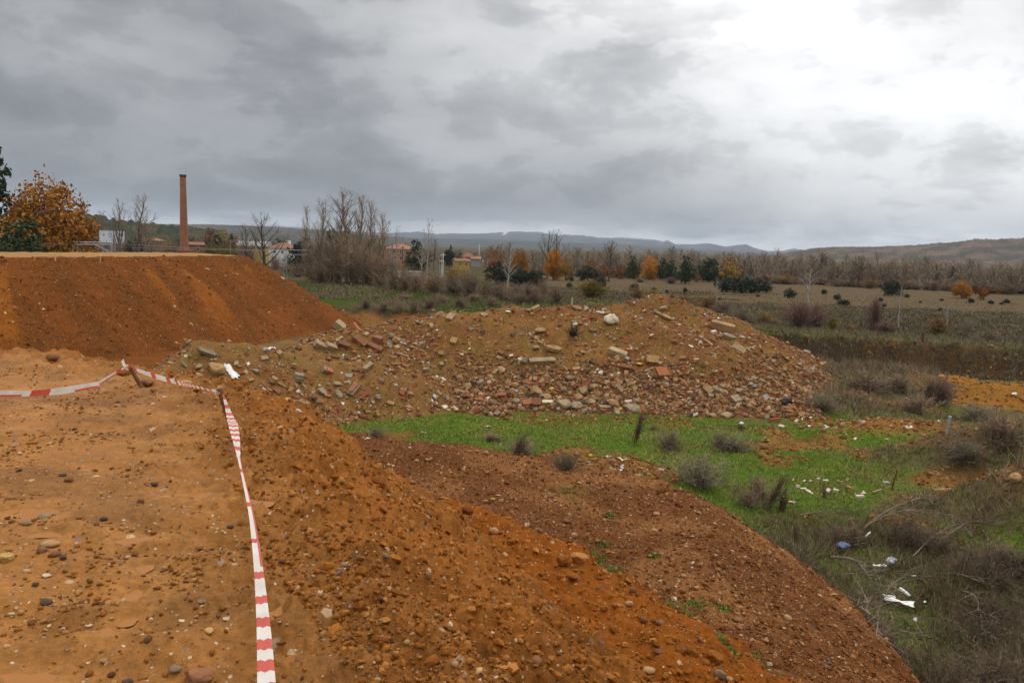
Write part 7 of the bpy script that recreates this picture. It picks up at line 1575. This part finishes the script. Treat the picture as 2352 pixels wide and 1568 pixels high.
    ('plastic_panel', 'cloth', 3164, 2146, 40, 'white', 'torn white sheet left of the broken panels', 'panel', -15, (1, .6, .25), 0), ('litter', 'cloth', 3130, 2036, 46, 'white', 'white crumpled plastic higher in the ditch', WH, 0, (1, .3, .2), 0), ('litter', 'sack', 3172, 2020, 34, 'pgrey', 'whitish half filled bag in the ditch', 'bag', 20, (1, .7, .6), 0), ('bag', 'sack', 3001, 1964, 40, 'dblue', 'dull blue bag deep in the ditch', 'bag', 0, (1, .7, .5), 0), ('pipe', 'plank', 3090, 1924, 40, 'white', 'white tube standing out of the ditch weeds', 'pipe', 45, (1, .1, .1), 0),
    ('litter', 'cloth', 3292, 2168, 14, 'white', 'small white scrap right of the broken panels', WH, 30, (1, .6, .4), 0), ('litter', 'cloth', 3258, 2232, 30, 'pgrey', 'pale foil strip below the broken panels', WH, 60, (1, .4, .3), 0), ('litter', 'cloth', 3252, 2073, 16, 'cream', 'pale scrap between the white bags and panels', WH, 0, (1, .6, .4), 0), ('crate', 'brick', 3363, 1752, 60, 'tanc', 'shallow tan cardboard tray on the orange dirt', 'tray', -12, (1, .5, .14), 0), ('stone', 'boulder', 3611, 1704, 46, 'tanc', 'orange lump of rubble at the right edge', 'stone', 20, (1, .6, .5), 0),
    ('litter', 'cloth', 3156, 1718, 28, 'pgrey', 'white torn scrap left of the rusty rod', WH, -30, (1, .4, .3), 0), ('plank', 'plank', 3125, 1750, 54, 'wood', 'old plank under the white torn scrap', PL, 40, (1, .15, .1), 0), ('concrete_chunk', 'chunk', 3063, 1770, 26, 'pink', 'pink stone at the ditch head', 'stone', 5, (1, .5, .4), 0), ('litter', 'cloth', 3611, 1403, 18, 'white', 'white bag on the ochre mound', 'bag', 20, (1, .7, .5), 0), ('litter', 'cloth', 3343, 1499, 18, 'white', 'white scrap left of the grey post', WH, -10, (1, .6, .3), 0),
    ('pipe', 'plank', 2616, 2308, 48, 'white', 'white plastic strip on the lower bench', 'pipe', -42, (1, .09, .06), 0), ('litter', 'cloth', 2569, 2284, 20, 'cream', 'short pale strip left of the white plastic strip', WH, -20, (1, .35, .2), 0), ('brick', 'brick', 2429, 2226, 34, 'red', 'red broken brick in the weeds of the bench', 'brick', -20, (1, .4, .3), 0), ('plank', 'plank', 2495, 2280, 48, 'dred', 'reddish board lying below the broken brick', PL, -40, (1, .2, .12), 0), ('brick', 'brick', 1962, 1771, 22, 'dred', 'dark red brick bit left of the bench weeds', 'brick', 5, (1, .4, .35), 0), ('brick', 'brick', 1971, 1765, 20, 'orange', 'orange brick bit on the dark red one', 'brick', 0, (1, .35, .3), 0)]:
    thing_at(nm, kd, X, Y, w, RB[m], l, cat, phi=phi, asp=asp, tilt=tilt, sink=0.15 if kd in ('slab', 'brick', 'hollow', 'plank') else 0.25, P=place(X, Y + w * asp[1] * 0.12) + ([0, 0, 0.14] if X > 2950 and Y > 1880 else [0, 0, 0]))
def zone(i):
    c = {'near': lambda x, y, D, l, L: (l == 5) & (y < 33.5) & (x < -0.5), 'ridge': lambda x, y, D, l, L: (l == 5) & (x < -3.5) & (y >= 33) & (x > -11), 'face': lambda x, y, D, l, L: (l == 5) & (x >= -4) & (L[5] > -5.6) & (y > 33.5),
         'foot': lambda x, y, D, l, L: (l == 5) & (x >= -1.5) & (L[5] <= -5.5) & (L[5] > -6.9)}
    return c[i]
BR = [RB['red'], RB['dred'], RB['dred'], RB['orange'], RB['red']]; CC = [RB['conc'], RB['gconc'], RB['tanc']]; RK = [RB['tanc'], RB['conc'], ST['tan'], ST['brown'], RB['tanc'], RB['gconc']]
BA = ((1, .5, .35), (1, .6, .5), (1, .45, .25)); CA = ((1, .7, .45), (1, .55, .35), (1, .8, .5))
for k, (zn, txt) in enumerate((('near', 'on the near left pile'), ('ridge', 'in the brick pile against the red mound'), ('face', 'on the face of the big rubble heap'), ('foot', 'along the foot of the big rubble heap'))):
    nb_, nc_, nr_ = ((22, 26, 44), (70, 44, 12), (50, 34, 60), (100, 80, 160))[k]
    f = zone(zn); a0, a1 = ((-24, 2), (-18, -3), (-8, 22), (-4, 22))[k]
    many(nb_, a0, a1, 27, 46, f, 0.12, 0.34 if zn == 'ridge' else 0.28, BR, ('brick', 'brick', 'chunk'), 'red brick fragment lying ' + txt, 'brick fragments ' + txt, 'brick', 'brick', BA, 31 + k, sink=0.2, tilt=18)
    many(nc_, a0, a1, 27, 46, f, 0.14, 0.42, CC, ('chunk', 'slab'), 'broken concrete or mortar piece ' + txt, 'concrete pieces ' + txt, 'concrete_chunk', 'concrete', CA, 41 + k, sink=0.22, tilt=15)
    many(nr_, a0, a1, 27, 46, f, 0.10, 0.34, RK, ('cobble', 'rock', 'boulder'), 'rounded or broken rock ' + txt, 'rocks ' + txt, 'rock', 'rock', seed=51 + k)
many(22, -12, 26, 24, 46, lambda x, y, D, l, L: (l == 5), 0.05, 0.13, [RB['white'], RB['cream'], RB['white'], RB['pgrey']], ('cloth', 'slab'), 'small whitish scrap of litter among the rubble', 'white scraps in the rubble', 'litter', 'litter', ((1, .5, .3), (1, .7, .3)), 61)
many(26, -12, 24, 27, 46, lambda x, y, D, l, L: (l == 5), 0.3, 0.8, [RB['wood'], RB['wood'], RB['pwood']], ('plank',), 'splintered stick or plank among the rubble', 'sticks in the rubble', 'stick', 'stick', ((1, .12, .07), (1, .16, .08)), 62, tilt=8)
def patch_accept(X, Y, rx, ry):
    c = place(X, Y); return lambda x, y, D, l, L: ((x - c[0]) / rx) ** 2 + ((y - c[1]) / ry) ** 2 < 1
for X, Y, rx, ry, n, lab in ((2918, 1512, 1.5, 0.8, 34, 'red and white brick bit in the low pile right of the big heap'), (3120, 1545, 2.2, 1.2, 26, 'brick bit scattered on the orange dirt to the right'), (2960, 1735, 1.2, 0.8, 20, 'pale rubble bit scattered above the ditch'), (2230, 1645, 1.2, 0.7, 18, 'stone or tile bit on the small debris mound')):
    many(n, -5, 34, 14, 46, patch_accept(X, Y, rx, ry), 0.06, 0.2, [RB['red'], RB['pink'], RB['cream'], RB['dred']] if 'brick' in lab else [RB['cream'], RB['tanc'], RB['conc']], ('brick', 'chunk'), lab, lab + 's', 'brick' if 'brick' in lab else 'rubble_piece', 'brick' if 'brick' in lab else 'rubble', BA, 70 + n, tilt=15) if False else None
    c = place(X, Y); rs = np.random.default_rng(n)
    for i in range(n):
        a, q = rs.uniform(0, 6.28), rs.uniform(0, 1) ** 0.5; x, y = c[0] + rx * q * math.cos(a), c[1] + ry * q * math.sin(a)
        P = np.array([x, y, ground_at(x, y)]); s = rs.uniform(0.07, 0.2); br = 'brick' in lab
        mm = [RB['red'], RB['pink'], RB['red'], RB['dred'], RB['cream']][int(rs.integers(0, 5))] if br else [RB['cream'], RB['tanc'], RB['conc'], RB['pink']][int(rs.integers(0, 4))]
        thing_at('brick_bit' if br else 'rubble_piece', 'brick' if rs.random() < .6 else 'chunk', 0, 0, s * 2837 / float(np.linalg.norm(P)), mm, lab, 'brick' if br else 'rubble', phi=rs.uniform(0, 180), asp=BA[int(rs.integers(0, 3))], tilt=rs.normal(0, 15), sink=0.2, seed=int(rs.integers(0, 5)), group=lab + 's', P=P)

# rusty wire loops on the heap
def wire_on_ground(label, pts, r_, lift):
    P = np.array([place(X, Y) for X, Y in pts]); P[:, 2] += np.array(lift)
    Q, _ = spline(P, 60); c = Q[0].copy(); G = Geo(); tube(G, Q - c, np.full(len(Q), r_), (1, 1, 1), 4)
    obj('rusty_wire', mesh('rusty_wire', np.concatenate(G.V), np.concatenate(G.F), RB['rust']), label=label, cat='wire', loc=c)
wire_on_ground('rusty wire bent in a high loop on the left of the heap', [(1478, 1238), (1457, 1213), (1475, 1196), (1515, 1208), (1537, 1240), (1552, 1300)], 0.012, [0, .1, .25, .2, .1, 0])
wire_on_ground('long rusty wire lying across the left of the heap', [(1360, 1275), (1400, 1232), (1450, 1230), (1520, 1245), (1530, 1262)], 0.012, [0, .1, .1, .05, 0])
wire_on_ground('rusty wire arching low across the heap', [(1452, 1308), (1500, 1293), (1560, 1280), (1620, 1268), (1670, 1280), (1695, 1310)], 0.012, [0, .08, .1, .1, .06, 0])
# posts and rods
def rod(name, label, cat, Xb, Yb, Xt, Yt, r_, m):
    b = place(Xb, Yb); d = math.hypot(b[0], b[1]); t = UD(Xt / K, Yt / K, d)
    o = obj(name, None, label=label, cat=cat, loc=b); v = t - b; G = Geo(); tube(G, [-0.15 * v, v * 0.5, v], [r_, r_, r_], (1, 1, 1), 8)
    obj('shaft', mesh('shaft', np.concatenate(G.V), np.concatenate(G.F), m), o)
    G = Geo(); tube(G, [v * 0.97, v * 1.01], [r_ * 1.15, r_ * 1.1], (1, 1, 1), 8); obj('head', mesh('head', np.concatenate(G.V), np.concatenate(G.F), m), o)
rod('metal_post', 'grey metal post leaning in the grass on the right', 'post', 3373, 1546, 3385, 1483, 0.045, M_STEEL)
rod('rusty_rod', 'thin rusty rod leaning above the ditch', 'rod', 3177, 1741, 3197, 1673, 0.022, RB['rust'])
rod('rusty_post', 'short rusty post on the rim of the right bank', 'post', 3287, 1216, 3288, 1184, 0.09, RB['rust'])
rod('thin_stake', 'thin pale stake right of the big heap', 'stake', 2963, 1390, 2961, 1362, 0.025, M_STEEL)
rod('thin_stake', 'bluish thin stake on the dry hummock', 'stake', 3044, 1450, 3044, 1434, 0.03, M_STEEL)
rod('thin_stake', 'pale dry stalk behind the heap crest', 'stake', 2036, 1096, 2039, 1060, 0.03, RB['pwood'])

# dead weeds, small bushes and cut branches
DEADW = [twiggy(120 + i, 14, 26, [(0.10, 0.065, 0.045), (0.13, 0.09, 0.06)], 0.16, w=0.014) for i in range(2)]
def stalk(X, Yb, Xt, Yt, label, tmpl, w):
    P = place(X, Yb); d = math.hypot(P[0], P[1]); t = UD(Xt / K, Yt / K, d); v = t - P; L = np.linalg.norm(v)
    q = Vector(v).to_track_quat('Z', 'Y'); o = obj('dead_weed', None, label=label, cat='weed', loc=P - [0, 0, .03]); o.rotation_mode = 'QUATERNION'; o.rotation_quaternion = q
    s = px2m(w, P) / extent(tmpl)[0]; o.scale = (s, s, L / extent(tmpl)[1])
    obj('foliage', tmpl, o)
    G = Geo(); tube(G, [(0, 0, -.05), (0.01, 0, .5), (0, 0, .92)], [0.022, 0.016, 0.005], (0.10, 0.07, 0.05), 5); obj('stem', G.mesh('stem', M_BARK), o)
stalk(2258, 1575, 2296, 1445, 'tall dark dead weed leaning right on the green grass', DEADW[0], 40)
stalk(1835, 1618, 1880, 1530, 'dark dead weed at the left on the bench rim', DEADW[1], 50)
stalk(2725, 1812, 2812, 1668, 'tall dead stalk leaning right above the ditch', DEADW[0], 50)
stalk(2782, 1820, 2800, 1730, 'shorter dead stalk right of the tall leaning one', DEADW[1], 40)
stalk(2938, 1775, 2934, 1715, 'thin dead stalk between the white scraps', DEADW[1], 20)
stalk(2828, 1930, 2835, 1850, 'dead stalk on the bench rim above the ditch', DEADW[0], 30)
stalk(3300, 2420, 3320, 2270, 'dark dead stalk at the lower right edge', DEADW[1], 30)
stalk(3290, 1445, 3330, 1340, 'dark reddish dead shrub stem by the ochre mound', DEADW[0], 60)
stalk(2640, 1530, 2636, 1500, 'short dark weed under the white ball of litter', DEADW[1], 30)
for X, Yt, Yb, w, t, l in [(2490, 1622, 1735, 175, BUSHG[0], 'largest dry brown bush at the edge of the bench'), (2385, 1530, 1602, 120, BUSHB[0], 'dry brown bush left of the largest one'), (2610, 1555, 1605, 130, BUSHG[0], 'greyish green low bush on the grass'), (2560, 1540, 1590, 70, BUSHB[1], 'small dry bush left of the greyish low one'),
                           (2328, 1508, 1530, 36, BUSHB[2], 'tiny dry tuft right of the leaning weed'), (1340, 1528, 1552, 90, BUSHB[0], 'low dry bush on the left grass'), (1755, 1540, 1570, 80, BUSHB[1], 'low dark dry bush on the middle grass'), (1860, 1560, 1620, 110, BUSHB[2], 'dry bush beside the dead weed on the bench rim'), (2015, 1610, 1668, 90, BUSHG[0], 'greyish dry bush at the bench rim'),
                           (2700, 1690, 1780, 130, BUSHB[0], 'dry bush at the head of the ditch'), (2660, 1740, 1800, 90, BUSHB[2], 'second dry bush on the bench rim by the ditch'), (3350, 1350, 1440, 90, BUSHP[0], 'purplish bush in front of the ochre mound'), (3260, 1400, 1470, 110, BUSHB[1], 'brown bush on the right hummock'), (3560, 1480, 1590, 190, BUSHB[0], 'heap of brown brush at the right edge'),
                           (3480, 1440, 1500, 120, BUSHG[0], 'olive brown brush left of the right edge heap'), (3080, 1330, 1400, 160, BUSHB[2], 'brown brush crowning the dry hummock'), (2920, 1400, 1455, 120, BUSHG[0], 'dry brush at the right foot of the heap'), (3430, 1560, 1640, 150, BUSHG[0], 'dry brush right of the grey post'), (3200, 1330, 1395, 130, BUSHB[0], 'brown brush on the right of the dry hummock')]:
    plant('bush', t, X, Yt - 0.12 * (Yb - Yt), Ybase=Yb, w=w * 1.3, label=l, cat=B_)
plant('root_tangle', twiggy(130, 40, 16, [(0.06, 0.04, 0.026), (0.085, 0.058, 0.038)], 0.9, w=0.03), 2041, 1150, Ybase=1196, w=66, label='dark tangled root stump on the upper heap face', cat='stump')
rs_ = np.random.default_rng(77)
for i in range(60):
    a_, q_ = rs_.uniform(0, 6.28), rs_.uniform(0, 1) ** 0.5
    x_, y_ = 8.5 + 2.7 * q_ * math.cos(a_), 14.5 + 4.2 * q_ * math.sin(a_)
    if min(math.hypot(x_ - k_[0] * 0.93, y_ - k_[1] * 0.93) for k_ in KEEP) < 0.95: continue
    o = obj('bush', None, label='tangled dead brush filling the ditch beside the bench', cat=B_, group='brush in the ditch', loc=(x_, y_, ground_at(x_, y_) - 0.03), rot=(rs_.normal(0, .25), rs_.normal(0, .25), rs_.uniform(0, 6)), scale=(rs_.uniform(.8, 1.3), rs_.uniform(.8, 1.3), rs_.uniform(.45, .85)))
    obj('foliage', (BUSHD + BUSHB[:1] + BUSHD)[i % 7], o)
# cut branches thrown in the ditch
def branch(label, pts, r_, seed, twigs=26):
    rs = np.random.default_rng(seed); P = np.array([place(X, Y) for X, Y in pts]); P[:, 2] += 0.12 + 0.22 * np.sin(np.linspace(0, math.pi, len(P))); c = P[0].copy()
    Q, _ = spline(P, 16); Q = Q - c
    o = obj('branch', None, label=label, cat='branch', loc=c); G = Geo(); tube(G, Q, np.linspace(r_, r_ * .25, len(Q)), (0.20, 0.15, 0.105), 5); obj('limb', G.mesh('limb', M_BARK), o)
    G = Geo(); i = rs.integers(3, len(Q) - 1, twigs); T = Q[i + 1] - Q[i]; T /= np.linalg.norm(T, axis=1, keepdims=True)
    D = T * 0.6 + rs.normal(0, 0.5, (twigs, 3)); D[:, 2] = np.abs(D[:, 2]) * .6; D *= rs.uniform(0.25, 0.7, (twigs, 1)); spikes(G, Q[i], D, np.full(twigs, r_ * .8), (0.18, 0.135, 0.095), rs)
    j = rs.integers(0, twigs, twigs * 3); D2 = D[j] * .4 + rs.normal(0, .13, (twigs * 3, 3)); spikes(G, Q[i][j] + D[j] * rs.uniform(.2, .9, (twigs * 3, 1)), D2, np.full(twigs * 3, r_ * .45), (0.16, 0.12, 0.085), rs)
    obj('twigs', G.mesh('twigs', M_TWIG), o, kind='stuff')
for k, (l, pts, r_) in enumerate([('long pale branch lying in the upper ditch', [(3080, 1890), (3160, 1860), (3250, 1820), (3330, 1780)], .03), ('branch crossing below the long pale one', [(3070, 1900), (3150, 1880), (3280, 1862), (3340, 1870)], .025), ('forked branch along the bench side of the ditch', [(2960, 2000), (3030, 2040), (3090, 2100), (3150, 2140)], .03),
                               ('branch lying flat across the middle ditch', [(3040, 2050), (3110, 2080), (3190, 2090), (3260, 2095)], .022), ('branch arching over the lower bags', [(3180, 2088), (3172, 2130), (3150, 2170), (3130, 2190)], .02), ('thin branch running to the right bank', [(3360, 2060), (3430, 2100), (3500, 2130), (3560, 2110)], .022),
                               ('branch in the lower ditch by the gravel slope', [(3090, 2230), (3160, 2240), (3250, 2270), (3300, 2330)], .025), ('broken branch hanging from the bench rim', [(3040, 2190), (3075, 2215), (3110, 2250), (3120, 2300)], .02), ('branch deep in the right weeds', [(3420, 2120), (3470, 2180), (3490, 2260), (3520, 2330)], .02), ('branch on the upper right bank', [(3330, 1960), (3400, 1930), (3470, 1900), (3560, 1890)], .02),
                               ('brushwood branch at the head of the ditch', [(2850, 1850), (2930, 1865), (3010, 1880), (3060, 1900)], .022), ('arched dry branch in the right weeds', [(3250, 2000), (3330, 1950), (3420, 1915), (3480, 1950)], .02)]):
    branch(l, pts, r_, 300 + k)
